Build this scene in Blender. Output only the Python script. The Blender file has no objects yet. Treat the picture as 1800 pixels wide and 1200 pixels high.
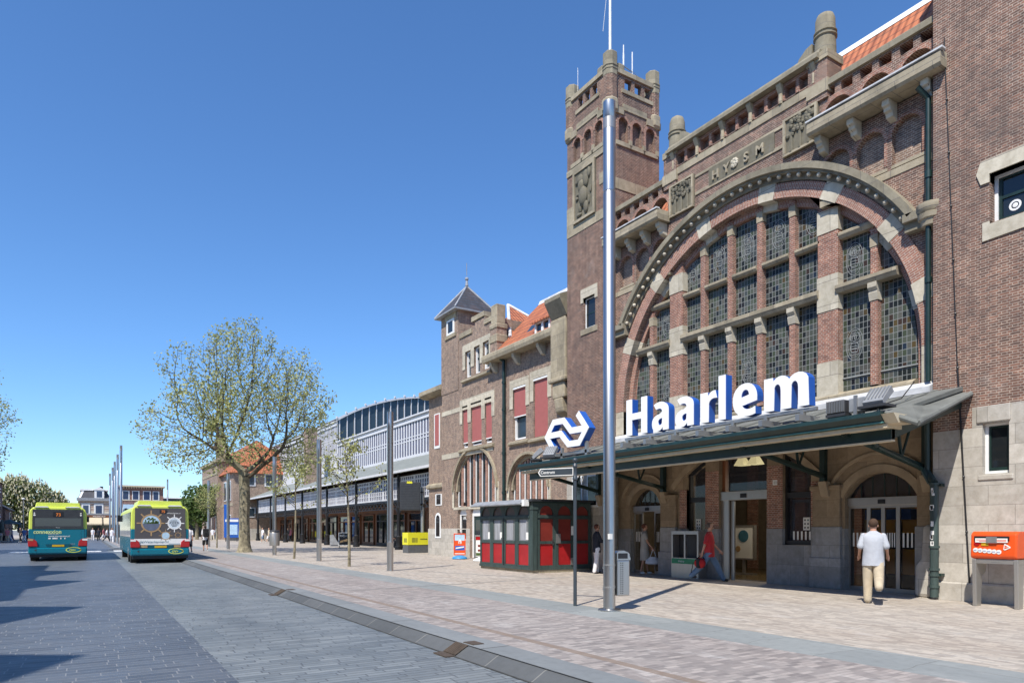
import bpy, bmesh, math, random
from mathutils import Vector, Matrix, geometry, kdtree
R=math.radians; PI=math.pi
random.seed(7)
sc=bpy.context.scene
COL=sc.collection
# ---------------------------------------------------------------- camera model (used to measure real positions)
F=1200.; U0=900.; VH=930.; H=1.5; YAW=math.atan(750/1200.)
def ray(u):
    a=math.atan((u-U0)/F); th=YAW+a
    return math.sin(th)/math.cos(a), math.cos(th)/math.cos(a)
def PX(u,v,X):
    sx,sy=ray(u); d=X/sx; return (sy*d, H+(VH-v)/F*d)
def PG(u,v,z=0.):
    d=F*(H-z)/(v-VH); sx,sy=ray(u); return (sx*d,sy*d)
def YX(u,X):
    sx,sy=ray(u); return sy*X/sx
# ---------------------------------------------------------------- mesh builder
class MB:
    def __init__(s): s.v=[]; s.f=[]; s.m=[]
    def add(s,vs,fs,m=0):
        b=len(s.v); s.v+= [tuple(p) for p in vs]; s.f+=[tuple(b+i for i in f) for f in fs]; s.m+=[m]*len(fs); return s
    def box(s,x0,x1,y0,y1,z0,z1,m=0):
        return s.add([(x0,y0,z0),(x1,y0,z0),(x1,y1,z0),(x0,y1,z0),(x0,y0,z1),(x1,y0,z1),(x1,y1,z1),(x0,y1,z1)],
              [(0,3,2,1),(4,5,6,7),(0,1,5,4),(1,2,6,5),(2,3,7,6),(3,0,4,7)],m)
    def plate(s,loops,a0,a1,axis='x',m=0):
        """flat outline (with holes) given a thickness between a0 and a1 along an axis"""
        def mp(p,a):
            if axis=='x': return (a,p[0],p[1])
            if axis=='y': return (p[0],a,p[1])
            return (p[0],p[1],a)
        vs=[];off=[]
        for L in loops: off.append(len(vs)); vs+=list(L)
        tri=geometry.tessellate_polygon([[Vector((p[0],p[1],0)) for p in L] for L in loops])
        n=len(vs)
        V=[mp(p,a0) for p in vs]+[mp(p,a1) for p in vs]
        Fc=[tuple(t) for t in tri]+[tuple(i+n for i in reversed(t)) for t in tri]
        for L,o in zip(loops,off):
            k=len(L)
            for i in range(k):
                j=(i+1)%k; Fc.append((o+i,o+j,n+o+j,n+o+i))
        return s.add(V,Fc,m)
    def cyl(s,p0,p1,r0,r1=None,n=10,m=0,cap=True):
        r1=r0 if r1 is None else r1
        p0=Vector(p0);p1=Vector(p1); d=(p1-p0)
        if d.length<1e-6: return s
        d.normalize()
        u=d.orthogonal().normalized(); w=d.cross(u)
        V=[]
        for p,r in ((p0,r0),(p1,r1)):
            for i in range(n):
                a=2*PI*i/n; V.append(p+u*(r*math.cos(a))+w*(r*math.sin(a)))
        Fc=[(i,(i+1)%n,n+(i+1)%n,n+i) for i in range(n)]
        if cap: Fc+= [tuple(reversed(range(n))),tuple(range(n,2*n))]
        return s.add(V,Fc,m)
    def lathe(s,c,prof,n=12,m=0,rot=0.):
        V=[];Fc=[]
        for r,z in prof:
            for i in range(n):
                a=2*PI*i/n+rot; V.append((c[0]+r*math.cos(a),c[1]+r*math.sin(a),c[2]+z))
        for k in range(len(prof)-1):
            for i in range(n):
                Fc.append((k*n+i,k*n+(i+1)%n,(k+1)*n+(i+1)%n,(k+1)*n+i))
        Fc+=[tuple(reversed(range(n))),tuple(range((len(prof)-1)*n,len(prof)*n))]
        return s.add(V,Fc,m)
    def arc(s,cy,cz,r0,r1,a0,a1,x0,x1,n=16,m=0):
        """piece of a ring standing in the facade plane"""
        L=[(cy+r1*math.cos(a0+(a1-a0)*i/n),cz+r1*math.sin(a0+(a1-a0)*i/n)) for i in range(n+1)]
        L+=[(cy+r0*math.cos(a1+(a0-a1)*i/n),cz+r0*math.sin(a1+(a0-a1)*i/n)) for i in range(n+1)]
        V=[(x0,)+p for p in L]+[(x1,)+p for p in L]; k=2*n+2; Fc=[]
        for i in range(n):
            j=k-1-i
            Fc.append((i,i+1,j-1,j)); Fc.append((k+i,k+j,k+j-1,k+i+1))
        for i in range(k): Fc.append((i,(i+1)%k,k+(i+1)%k,k+i))
        return s.add(V,Fc,m)
    def sphere(s,c,r,n=8,k=5,m=0,sz=(1,1,1)):
        V=[];Fc=[]
        for j in range(1,k):
            b=PI*j/k
            for i in range(n):
                a=2*PI*i/n; V.append((c[0]+sz[0]*r*math.sin(b)*math.cos(a),c[1]+sz[1]*r*math.sin(b)*math.sin(a),c[2]+sz[2]*r*math.cos(b)))
        t=len(V); V.append((c[0],c[1],c[2]+r*sz[2])); V.append((c[0],c[1],c[2]-r*sz[2]))
        for j in range(k-2):
            for i in range(n): Fc.append((j*n+i,(j+1)*n+i,(j+1)*n+(i+1)%n,j*n+(i+1)%n))
        for i in range(n):
            Fc.append((t,i,(i+1)%n)); Fc.append((t+1,(k-2)*n+(i+1)%n,(k-2)*n+i))
        return s.add(V,Fc,m)
    def stroke(s,pts,w,x0,x1,m=0,axis='x'):
        """mitred band along a polyline, given thickness"""
        P=[Vector(p) for p in pts]; L=[];Rr=[]
        for i,p in enumerate(P):
            d0=(P[i]-P[i-1]).normalized() if i>0 else (P[1]-P[0]).normalized()
            d1=(P[i+1]-P[i]).normalized() if i<len(P)-1 else d0
            t=(d0+d1).normalized(); nn=Vector((-t.y,t.x)); c=max(.35,nn.dot(Vector((-d0.y,d0.x))))
            L.append(p+nn*(w/2/c)); Rr.append(p-nn*(w/2/c))
        for i in range(len(P)-1):
            s.plate([[L[i],L[i+1],Rr[i+1],Rr[i]]],x0,x1,axis,m)
        return s
    def text(s,txt,org,right,up,h,depth=.004,m=0,bold=0.,align='LEFT',space=1.,wide=1.):
        c=bpy.data.curves.new('t','FONT'); c.body=txt; c.size=1; c.extrude=depth/h/2; c.offset=bold; c.align_x=align; c.space_character=space; c.resolution_u=4
        o=bpy.data.objects.new('t',c); COL.objects.link(o)
        dg=bpy.context.evaluated_depsgraph_get(); me=o.evaluated_get(dg).to_mesh()
        r=Vector(right).normalized(); u=Vector(up).normalized(); n=r.cross(u); O=Vector(org)
        V=[O+r*(v.co.x*h*wide)+u*(v.co.y*h)+n*(v.co.z*h+depth/2) for v in me.vertices]
        s.add(V,[tuple(p.vertices) for p in me.polygons],m)
        bpy.data.objects.remove(o); bpy.data.curves.remove(c); return s
    def build(s,name,mats,parent=None,smooth=False,fix=True,bevel=0.):
        me=bpy.data.meshes.new(name); me.from_pydata(s.v,[],s.f)
        if not isinstance(mats,(list,tuple)): mats=[mats]
        for m in mats: me.materials.append(m)
        if len(mats)>1: me.polygons.foreach_set('material_index',s.m)
        if fix:
            b=bmesh.new(); b.from_mesh(me); bmesh.ops.recalc_face_normals(b,faces=b.faces); b.to_mesh(me); b.free()
        if smooth:
            me.polygons.foreach_set('use_smooth',[True]*len(me.polygons)); 
            try: me.set_sharp_from_angle(angle=R(40))
            except Exception: pass
        o=bpy.data.objects.new(name,me); COL.objects.link(o)
        if bevel:
            bv=o.modifiers.new('edge','BEVEL'); bv.width=bevel; bv.segments=2; bv.limit_method='ANGLE'; bv.angle_limit=R(40)
        if parent is not None: attach(o,parent)
        return o
def origin(o):
    L=Vector((0,0,0))
    while o: L+=o.location; o=o.parent
    return L
def attach(o,p):
    """parent a part whose mesh is written in world metres"""
    o.parent=p; q=p
    while q:
        if q.get('local'): return
        q=q.parent
    o.location=-origin(p)
def tag(o,label=None,cat=None,group=None,kind=None):
    if label:o['label']=label
    if cat:o['category']=cat
    if group:o['group']=group
    if kind:o['kind']=kind
    return o
def empty(name,loc,label,cat,group=None,local=False,rz=0.):
    o=bpy.data.objects.new(name,None); COL.objects.link(o); o.location=loc; o.rotation_euler=(0,0,rz); o.empty_display_size=.2
    if local: o['local']=1
    return tag(o,label,cat,group)
def copy_tree(o,parent=None):
    c=o.copy(); COL.objects.link(c); c.parent=parent
    for ch in list(o.children): copy_tree(ch,c)
    return c
def B(x0,x1,y0,y1,z0,z1): return MB().box(x0,x1,y0,y1,z0,z1)
# ---------------------------------------------------------------- materials
class NT:
    def __init__(s,name):
        s.m=bpy.data.materials.new(name); s.m.use_nodes=True; s.t=s.m.node_tree; s.b=s.t.nodes['Principled BSDF']
    def n(s,typ,ins=None,**kw):
        nd=s.t.nodes.new('ShaderNode'+typ)
        for k,v in kw.items(): setattr(nd,k,v)
        for k,v in (ins or {}).items():
            if hasattr(v,'is_output'): s.t.links.new(v,nd.inputs[k])
            else: nd.inputs[k].default_value=v
        return nd
    def l(s,a,b): s.t.links.new(a,b)
    def math(s,op,a,b=0.): return s.n('Math',{0:a,1:b},operation=op).outputs[0]
    def mix(s,f,a,b,bt='MIX'):
        nd=s.n('Mix',data_type='RGBA',blend_type=bt)
        for k,v in ((0,f),(6,a),(7,b)):
            if hasattr(v,'is_output'): s.t.links.new(v,nd.inputs[k])
            else: nd.inputs[k].default_value=v
        return nd.outputs[2]
    def pos(s): return s.n('TexCoord').outputs['Object']
    def noise(s,scale,detail=4.,vec=None,rough=.55):
        return s.n('TexNoise',{'Vector':vec if vec is not None else s.pos(),'Scale':scale,'Detail':detail,'Roughness':rough}).outputs[0]
    def ramp(s,f,a,b,c0=(0,0,0,1),c1=(1,1,1,1)):
        r=s.n('ValToRGB',{0:f}); e=r.color_ramp.elements; e[0].position=a;e[1].position=b;e[0].color=c0;e[1].color=c1
        return r.outputs[0]
    def uv(s):
        """wall coordinates: along the wall, height"""
        p=s.n('SeparateXYZ',{0:s.pos()}); g=s.n('SeparateXYZ',{0:s.n('NewGeometry').outputs['True Normal']})
        ax=s.math('GREATER_THAN',s.math('ABSOLUTE',g.outputs[0]),.7)
        az=s.math('GREATER_THAN',s.math('ABSOLUTE',g.outputs[2]),.75)
        u=s.n('Mix',{0:ax,2:p.outputs[0],3:p.outputs[1]},data_type='FLOAT').outputs[0]
        v=s.n('Mix',{0:az,2:p.outputs[2],3:p.outputs[1]},data_type='FLOAT').outputs[0]
        return s.n('CombineXYZ',{0:u,1:v,2:0.}).outputs[0]
    def bump(s,h,st=.3,d=.02):
        b=s.n('Bump',{'Height':h,'Strength':st,'Distance':d}); s.l(b.outputs[0],s.b.inputs['Normal'])
def C(r,g,b): return (r,g,b,1)
def plain(name,c,rough=.6,metal=0.,var=.25,scale=6.,bump=0.,spec=None,streak=False):
    k=NT(name); p=k.pos()
    if streak: p=k.n('Mapping',{0:p,3:(1,1,.12)}).outputs[0]
    f=k.ramp(k.noise(scale,6,p),.25,.75)
    c0=C(*[x*(1-var) for x in c]); c1=C(*[min(1,x*(1+var*.6)) for x in c])
    k.l(k.mix(f,c0,c1),k.b.inputs['Base Color'])
    k.b.inputs['Roughness'].default_value=rough; k.b.inputs['Metallic'].default_value=metal
    if spec is not None: k.b.inputs['Specular IOR Level'].default_value=spec
    if bump: k.bump(k.noise(scale*6,5),bump,.01)
    return k.m
def brick(name,c1,c2,mortar,row=.052,wid=.19,joint=.0095,cross=True,stain=.35,stainc=(.07,.06,.055),bias=0.):
    k=NT(name)
    bt=k.n('TexBrick',{'Vector':k.uv(),'Color1':C(*c1),'Color2':C(*c2),'Mortar':C(*mortar),'Scale':1.,'Mortar Size':joint,'Mortar Smooth':.15,'Bias':bias,'Brick Width':wid,'Row Height':row})
    bt.offset=.5; bt.offset_frequency=2; bt.squash=.5 if cross else 1.; bt.squash_frequency=2
    col=bt.outputs['Color']
    col=k.mix(k.ramp(k.noise(3.5,6),.35,.7),k.mix(1.,col,C(.66,.66,.68),'MULTIPLY'),col)
    col=k.mix(k.ramp(k.noise(13,3,k.n('Mapping',{0:k.pos(),3:(.5,.5,1.6)}).outputs[0]),.38,.62),k.mix(1.,col,C(.72,.7,.7),'MULTIPLY'),k.mix(1.,col,C(1.1,1.06,1.02),'MULTIPLY'))
    sv=k.n('Mapping',{0:k.pos(),3:(1.6,1.6,.11)}).outputs[0]
    col=k.mix(k.math('MULTIPLY',k.ramp(k.noise(1.3,9,sv,.6),.54,.72),stain*.8),col,k.mix(1.,col,C(.42,.41,.41),'MULTIPLY'))
    col=k.mix(k.math('MULTIPLY',k.ramp(k.noise(.8,9,k.n('Mapping',{0:k.pos(),1:(31,17,9)}).outputs[0],.72),.58,.76),stain*.6),col,C(.46,.43,.39))
    st=k.ramp(k.noise(.55,8,rough=.65),.5,.7)
    col=k.mix(k.math('MULTIPLY',st,stain),col,C(*stainc))
    k.l(col,k.b.inputs['Base Color']); k.b.inputs['Roughness'].default_value=.85
    k.bump(k.math('SUBTRACT',1.,bt.outputs['Fac']),.5,.006)
    return k.m
def ashlar(name,c,row=.42,wid=.9,joint=.007,mort=(.2,.18,.16),stain=.5,stainc=(.06,.055,.045),var=.2):
    k=NT(name)
    c1=C(*[x*(1-var) for x in c]); c2=C(*[x*(1+var*.5) for x in c])
    bt=k.n('TexBrick',{'Vector':k.uv(),'Color1':c1,'Color2':c2,'Mortar':C(*mort),'Scale':1.,'Mortar Size':joint,'Mortar Smooth':.3,'Brick Width':wid,'Row Height':row}); bt.offset=.5; bt.squash=1.
    col=k.mix(k.ramp(k.noise(5,8,rough=.7),.3,.72),k.mix(1.,bt.outputs['Color'],C(.66,.64,.6),'MULTIPLY'),bt.outputs['Color'])
    p=k.n('Mapping',{0:k.pos(),3:(1,1,.35)}).outputs[0]
    st=k.ramp(k.noise(1.3,9,p,.7),.5,.75)
    col=k.mix(k.math('MULTIPLY',st,stain),col,C(*stainc))
    k.l(col,k.b.inputs['Base Color']); k.b.inputs['Roughness'].default_value=.9
    k.bump(k.noise(30,6),.25,.01)
    return k.m
def leaded(name,cw=.105,ch=.15):
    k=NT(name); uv=k.uv()
    bt=k.n('TexBrick',{'Vector':uv,'Color1':C(0,0,0),'Color2':C(1,1,1),'Mortar':C(.5,.5,.5),'Scale':1.,'Mortar Size':.006,'Mortar Smooth':0.,'Brick Width':cw,'Row Height':ch}); bt.offset=0.; bt.squash=1.
    s=k.n('SeparateXYZ',{0:uv})
    cell=k.n('CombineXYZ',{0:k.math('FLOOR',k.math('DIVIDE',s.outputs[0],cw)),1:k.math('FLOOR',k.math('DIVIDE',s.outputs[1],ch)),2:0.}).outputs[0]
    w=k.n('TexWhiteNoise',{'Vector':cell},noise_dimensions='3D').outputs[0]
    r=k.n('ValToRGB',{0:w}); cr=r.color_ramp; cr.interpolation='CONSTANT'
    cols=[(0,(.02,.024,.022)),(.16,(.09,.1,.076)),(.36,(.064,.08,.05)),(.54,(.11,.108,.09)),(.7,(.07,.082,.078)),(.82,(.02,.02,.022)),(.9,(.095,.068,.028)),(.945,(.055,.035,.025)),(.975,(.022,.034,.052))]
    for i,(p,c) in enumerate(cols):
        e=cr.elements[i] if i<2 else cr.elements.new(p); e.position=p; e.color=C(*c)
    col=k.mix(k.ramp(k.noise(1.2,3),.3,.7),k.mix(1.,r.outputs[0],C(.6,.6,.65),'MULTIPLY'),r.outputs[0])
    col=k.mix(bt.outputs['Fac'],col,C(.24,.25,.24))
    k.l(col,k.b.inputs['Base Color']); k.l(k.math('ADD',.32,k.math('MULTIPLY',bt.outputs['Fac'],.4)),k.b.inputs['Roughness'])
    k.b.inputs['Specular IOR Level'].default_value=.2
    k.bump(k.math('ADD',k.math('MULTIPLY',w,.4),bt.outputs['Fac']),.25,.01)
    return k.m
def glass(name,c=(.015,.018,.02),alpha=1.,rough=.04):
    k=NT(name); k.b.inputs['Base Color'].default_value=C(*c); k.b.inputs['Roughness'].default_value=rough; k.b.inputs['Alpha'].default_value=alpha
    k.b.inputs['Specular IOR Level'].default_value=.6
    k.bump(k.noise(1.5,2),.04,.02)
    return k.m
def tiles(name,c1,c2,row=.3,wid=.22,slope=1.,wave=1.):
    k=NT(name); p=k.n('SeparateXYZ',{0:k.pos()})
    g=k.n('SeparateXYZ',{0:k.n('NewGeometry').outputs['True Normal']})
    ax=k.math('GREATER_THAN',k.math('ABSOLUTE',g.outputs[0]),k.math('ABSOLUTE',g.outputs[1]))
    u=k.n('Mix',{0:ax,2:p.outputs[0],3:p.outputs[1]},data_type='FLOAT').outputs[0]
    v=k.math('MULTIPLY',p.outputs[2],slope)
    uv=k.n('CombineXYZ',{0:u,1:v,2:0.}).outputs[0]
    cell=k.n('CombineXYZ',{0:k.math('FLOOR',k.math('DIVIDE',u,wid)),1:k.math('FLOOR',k.math('DIVIDE',v,row)),2:0.}).outputs[0]
    w=k.n('TexWhiteNoise',{'Vector':cell},noise_dimensions='3D').outputs[0]
    col=k.mix(w,C(*c1),C(*c2)); fv=k.math('FRACT',k.math('DIVIDE',v,row)); fu=k.math('FRACT',k.math('DIVIDE',u,wid))
    col=k.mix(k.math('MULTIPLY',k.math('LESS_THAN',fv,.14),.6),col,C(.06,.03,.02))
    col=k.mix(k.math('MULTIPLY',k.ramp(k.noise(1.2,6),.5,.75),.4),col,C(.12,.06,.04))
    k.l(col,k.b.inputs['Base Color']); k.b.inputs['Roughness'].default_value=.7
    k.bump(k.math('ADD',k.math('MULTIPLY',k.math('SINE',k.math('MULTIPLY',u,2*PI/wid)),wave),k.math('MULTIPLY',fv,-1.5)),.9,.03)
    return k.m
def paving(name,c1,c2,mortar,wid,row,joint=.006,rough=.8,along_y=False,patch=(.6,.6,.6),patchamt=.5,white=0.,bands=None,rot=0.,pscale=.35,streak=.35):
    k=NT(name); p=k.pos()
    if rot or along_y: p=k.n('Mapping',{0:p,2:(0,0,rot or PI/2)}).outputs[0]
    q=k.n('SeparateXYZ',{0:p}); rw=k.math('FLOOR',k.math('DIVIDE',q.outputs[1],row))
    sh=k.n('TexWhiteNoise',{'W':rw},noise_dimensions='1D').outputs[0]
    wob=k.math('MULTIPLY',k.math('SUBTRACT',k.noise(1.1,3),.5),row*.35)
    p2=k.n('CombineXYZ',{0:k.math('ADD',q.outputs[0],k.math('MULTIPLY',sh,wid*.9)),1:k.math('ADD',q.outputs[1],wob),2:0.}).outputs[0]
    bt=k.n('TexBrick',{'Vector':p2,'Color1':C(*c1),'Color2':C(*c2),'Mortar':C(*mortar),'Scale':1.,'Mortar Size':joint,'Mortar Smooth':.2,'Brick Width':wid,'Row Height':row}); bt.offset=.5; bt.squash=1.
    col=bt.outputs['Color']
    lg=k.n('Mapping',{0:k.pos(),3:(.9,.12,1)}).outputs[0]
    col=k.mix(k.math('MULTIPLY',k.ramp(k.noise(1.,7,lg,.6),.5,.72),streak),col,k.mix(1.,col,C(.62,.62,.63),'MULTIPLY'))
    s=k.n('Mapping',{0:k.pos(),2:(0,0,.3),3:(1.6,.7,1)}).outputs[0]
    col=k.mix(k.math('MULTIPLY',k.ramp(k.noise(pscale,9,s,.65),.42,.68),patchamt),col,k.mix(1.,col,C(*patch),'MULTIPLY'))
    col=k.mix(k.math('MULTIPLY',k.ramp(k.noise(9,6),.45,.8),.35),col,k.mix(1.,col,C(.55,.55,.55),'MULTIPLY'))
    if white: col=k.mix(k.math('MULTIPLY',k.ramp(k.noise(1.1,12,s,.75),.55,.72),white),col,C(.62,.6,.57))
    if bands:
        x=k.n('SeparateXYZ',{0:k.pos()}).outputs[0]
        for a,b,c in bands:
            f=k.math('MULTIPLY',k.math('GREATER_THAN',x,a),k.math('LESS_THAN',x,b))
            col=k.mix(k.math('MULTIPLY',f,k.math('SUBTRACT',.8,k.math('MULTIPLY',bt.outputs['Fac'],.3))),col,C(*c))
    # spots of dirt and gum
    vo=k.n('TexVoronoi',{'Vector':k.pos(),'Scale':1.7}).outputs[0]
    col=k.mix(k.math('MULTIPLY',k.math('LESS_THAN',vo,.05),.5),col,C(.05,.05,.05))
    k.l(col,k.b.inputs['Base Color']); k.l(k.math('ADD',rough-.12,k.math('MULTIPLY',k.noise(4,5),.25)),k.b.inputs['Roughness'])
    k.bump(k.math('ADD',k.math('SUBTRACT',1.,bt.outputs['Fac']),k.math('MULTIPLY',k.noise(40,4),.4)),.5,.006)
    return k.m
M={}
M['brick']=brick('brick_dark',(.3,.15,.1),(.155,.09,.066),(.5,.41,.33),joint=.0075,stain=.5)
M['brickr']=brick('brick_red',(.42,.175,.11),(.3,.125,.082),(.52,.42,.34),joint=.008,stain=.22)
M['brickt']=brick('brick_tower',(.23,.105,.068),(.135,.068,.05),(.46,.37,.29),joint=.008,stain=.5)
M['brickw']=brick('brick_wing',(.345,.215,.145),(.225,.15,.108),(.56,.48,.39),joint=.008,stain=.25)
M['stone']=ashlar('sandstone',(.43,.37,.265),row=.5,wid=.8,stain=.75,stainc=(.1,.09,.065))
M['stonel']=ashlar('pale_stone',(.62,.565,.45),row=.6,wid=1.3,stain=.28,stainc=(.2,.17,.12))
M['stoned']=ashlar('weathered_stone',(.31,.275,.2),row=.6,wid=1.1,stain=.75,stainc=(.075,.07,.052))
M['ash']=ashlar('grey_ashlar',(.55,.515,.455),row=.4,wid=.95,joint=.006,mort=(.3,.28,.25),stain=.35,stainc=(.2,.18,.16))
M['ashd']=ashlar('bluestone',(.34,.335,.325),row=.55,wid=.8,joint=.005,mort=(.2,.19,.18),stain=.5,stainc=(.07,.07,.07))
M['render']=ashlar('brown_sandstone',(.34,.255,.165),row=.45,wid=1.,joint=.004,mort=(.2,.14,.09),stain=.35,stainc=(.12,.08,.05))
M['lead']=leaded('leaded_glass')
M['leadline']=plain('lead_line',(.3,.31,.3),.4)
M['glass']=glass('dark_glass')
M['glassb']=glass('blue_glass',(.03,.045,.06),rough=.08)
M['clear']=glass('clear_glass',(.02,.025,.03),alpha=.28,rough=.02)
M['tile']=tiles('orange_tiles',(.47,.15,.06),(.33,.095,.04))
M['slate']=tiles('slate_tiles',(.05,.055,.07),(.032,.036,.044),row=.2,wid=.18,wave=0.)
M['white']=plain('white_paint',(.78,.78,.76),.45,var=.08)
M['whitesign']=plain('white_acrylic',(.86,.87,.88),.3,var=.02)
M['blue']=plain('blue_acrylic',(.015,.1,.42),.3,var=.05)
M['cream']=plain('cream_paint',(.55,.47,.33),.6,var=.15)
M['green']=plain('dark_green_paint',(.012,.032,.028),.4,var=.4,scale=4)
M['greenw']=plain('worn_green_paint',(.042,.066,.06),.6,var=.45,scale=9,streak=True)
M['red']=plain('red_panel',(.36,.012,.014),.45,var=.2,scale=2)
M['blind']=plain('red_blind',(.36,.11,.1),.8,var=.1)
M['black']=plain('black_paint',(.012,.012,.014),.5,var=.2)
M['darkint']=plain('dark_interior',(.018,.015,.013),.8)
M['charcoal']=plain('charcoal_panel',(.035,.037,.042),.55)
M['steel']=plain('brushed_steel',(.46,.46,.455),.36,1.,var=.08,scale=3,streak=True)
M['steeld']=plain('dull_steel',(.42,.42,.41),.45,.8,var=.12,streak=True)
M['zinc']=plain('zinc_sheet',(.33,.34,.35),.55,.3,var=.3,scale=3)
M['canroof']=plain('canopy_roofing',(.15,.155,.14),.85,var=.35,scale=2.2,bump=.2)
M['copper']=plain('verdigris',(.08,.22,.2),.6,var=.3)
M['postgrey']=plain('grey_post_paint',(.045,.058,.07),.4,var=.1)
M['orange']=plain('orange_plastic',(.72,.085,.012),.35,var=.06)
M['yellow']=plain('yellow_panel',(.72,.68,.03),.5,var=.06)
M['amber']=plain('amber_panel',(.8,.42,.02),.4,var=.1)
M['wood']=plain('varnished_wood',(.2,.075,.03),.5,var=.35,scale=3,streak=True)
M['alu']=plain('anodised_aluminium',(.4,.385,.36),.4,.7,var=.08,streak=True)
M['teal']=plain('teal_paint',(.0,.14,.2),.25,var=.05)
M['lime']=plain('lime_paint',(.64,.72,.11),.3,var=.04)
M['tyre']=plain('tyre_rubber',(.012,.012,.012),.9)
M['tail']=plain('tail_lamp_red',(.4,.01,.012),.2,var=.1)
M['plate']=plain('yellow_plate',(.6,.36,.01),.5)
M['gold']=plain('bronze_print',(.42,.27,.13),.5)
M['paper']=plain('paper',(.75,.74,.7),.8,var=.04)
M['slater']=paving('slate_roadway',(.078,.088,.104),(.118,.13,.147),(.21,.213,.215),.5,.17,joint=.008,rough=.5,patch=(.66,.7,.76),patchamt=.6,rot=0.,pscale=.22)
M['slater2']=paving('bus_lane_setts',(.225,.245,.25),(.145,.163,.172),(.095,.102,.106),.45,.115,joint=.009,rough=.55,patch=(.62,.66,.7),patchamt=.75,pscale=.3)
M['pavA']=paving('clinker_paving',(.4,.355,.325),(.205,.183,.175),(.27,.25,.23),.2,.08,joint=.008,patch=(.78,.72,.7),patchamt=.6,white=.45,bands=[(5.03,5.17,(.2,.145,.105))])
M['pavB']=paving('beige_clinker_paving',(.5,.44,.365),(.31,.27,.228),(.34,.31,.27),.2,.08,joint=.006,patch=(.84,.77,.72),patchamt=.6,white=.5,rot=PI/2)
M['strip']=paving('bluestone_strip',(.27,.285,.275),(.23,.245,.24),(.16,.16,.15),1.1,1.0,joint=.006,patch=(.75,.78,.78),patchamt=.5,white=.15)
M['kerb']=paving('bluestone_kerb',(.22,.235,.24),(.185,.2,.205),(.07,.07,.065),3.,1.0,joint=.014,patch=(.7,.72,.74),patchamt=.6,rot=PI/2)
M['bark']=plain('plane_bark',(.25,.215,.14),.9,var=.75,scale=4.5,bump=.5)
M['twig']=plain('twig_bark',(.08,.062,.04),.9,var=.3)
def leafm(name,a,b):
    k=NT(name); w=k.n('TexWhiteNoise',{'Vector':k.n('Mapping',{0:k.pos(),3:(9,9,9)}).outputs[0]},noise_dimensions='3D').outputs[0]
    k.l(k.mix(k.noise(2.2,3),C(*a),C(*b)),k.b.inputs['Base Color']); k.b.inputs['Roughness'].default_value=.6
    k.b.inputs['Subsurface Weight'].default_value=0.
    t=k.n('BsdfTranslucent',{'Color':C(*[x*1.2 for x in b])}); ms=k.n('MixShader',{0:.3}); k.l(k.b.outputs[0],ms.inputs[1]); k.l(t.outputs[0],ms.inputs[2])
    k.l(ms.outputs[0],k.t.nodes['Material Output'].inputs[0]); return k.m
M['leaf']=leafm('spring_leaf',(.28,.285,.09),(.39,.4,.16))
M['leafd']=leafm('green_leaf',(.045,.09,.015),(.1,.16,.03))
M['leafc']=leafm('chestnut_leaf',(.09,.12,.03),(.17,.19,.06))
M['bloom']=plain('blossom',(.6,.54,.36),.8)
for n_,c_ in dict(skin=(.5,.27,.18),skin2=(.42,.22,.14),hairb=(.06,.03,.015),hairg=(.12,.09,.07),hairr=(.11,.035,.018),tgrey=(.43,.45,.49),tkhaki=(.5,.42,.3),tred=(.5,.03,.035),tjean=(.13,.2,.3),tdress=(.36,.34,.3),tnavy=(.015,.018,.03),twhite=(.75,.73,.74),tblack=(.015,.015,.017),tpink=(.5,.16,.18),tblue=(.08,.14,.32),shoew=(.62,.62,.6),shoed=(.03,.025,.025),bagr=(.4,.012,.015),bagw=(.55,.57,.6)).items():
    M[n_]=plain(n_,c_,.85 if n_[0]!='s' else .6,var=.18,scale=7,bump=(.9 if n_[0]=='t' else 0.))
def radial(name,cy,cz,c1,c2,mortar):
    k=NT(name); p=k.n('SeparateXYZ',{0:k.pos()})
    dy=k.math('SUBTRACT',p.outputs[1],cy); dz=k.math('SUBTRACT',p.outputs[2],cz)
    ang=k.math('MULTIPLY',k.math('ARCTAN2',dz,dy),5.1)
    rad=k.math('SQRT',k.math('ADD',k.math('MULTIPLY',dy,dy),k.math('MULTIPLY',dz,dz)))
    uv=k.n('CombineXYZ',{0:k.math('ADD',rad,p.outputs[0]),1:ang,2:0.}).outputs[0]
    bt=k.n('TexBrick',{'Vector':uv,'Color1':C(*c1),'Color2':C(*c2),'Mortar':C(*mortar),'Scale':1.,'Mortar Size':.0085,'Mortar Smooth':.15,'Brick Width':.19,'Row Height':.055}); bt.squash=1.
    col=k.mix(k.ramp(k.noise(3.5,6),.35,.7),k.mix(1.,bt.outputs['Color'],C(.72,.72,.74),'MULTIPLY'),bt.outputs['Color'])
    k.l(col,k.b.inputs['Base Color']); k.b.inputs['Roughness'].default_value=.85; k.bump(k.math('SUBTRACT',1.,bt.outputs['Fac']),.5,.006)
    return k.m
M['radial']=radial('brick_radial',13.1,5.6,(.42,.18,.115),(.3,.13,.088),(.52,.43,.35))
M['render2']=plain('arch_stone',(.34,.26,.17),.9,var=.3,scale=3)
M['intw']=plain('interior_plaster',(.15,.12,.085),.9)
M['kerbs']=paving('kerb_slope',(.105,.112,.117),(.08,.087,.092),(.2,.2,.19),1.0,9.,joint=.012,patch=(.6,.6,.6),patchamt=.6,rot=PI/2)
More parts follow.
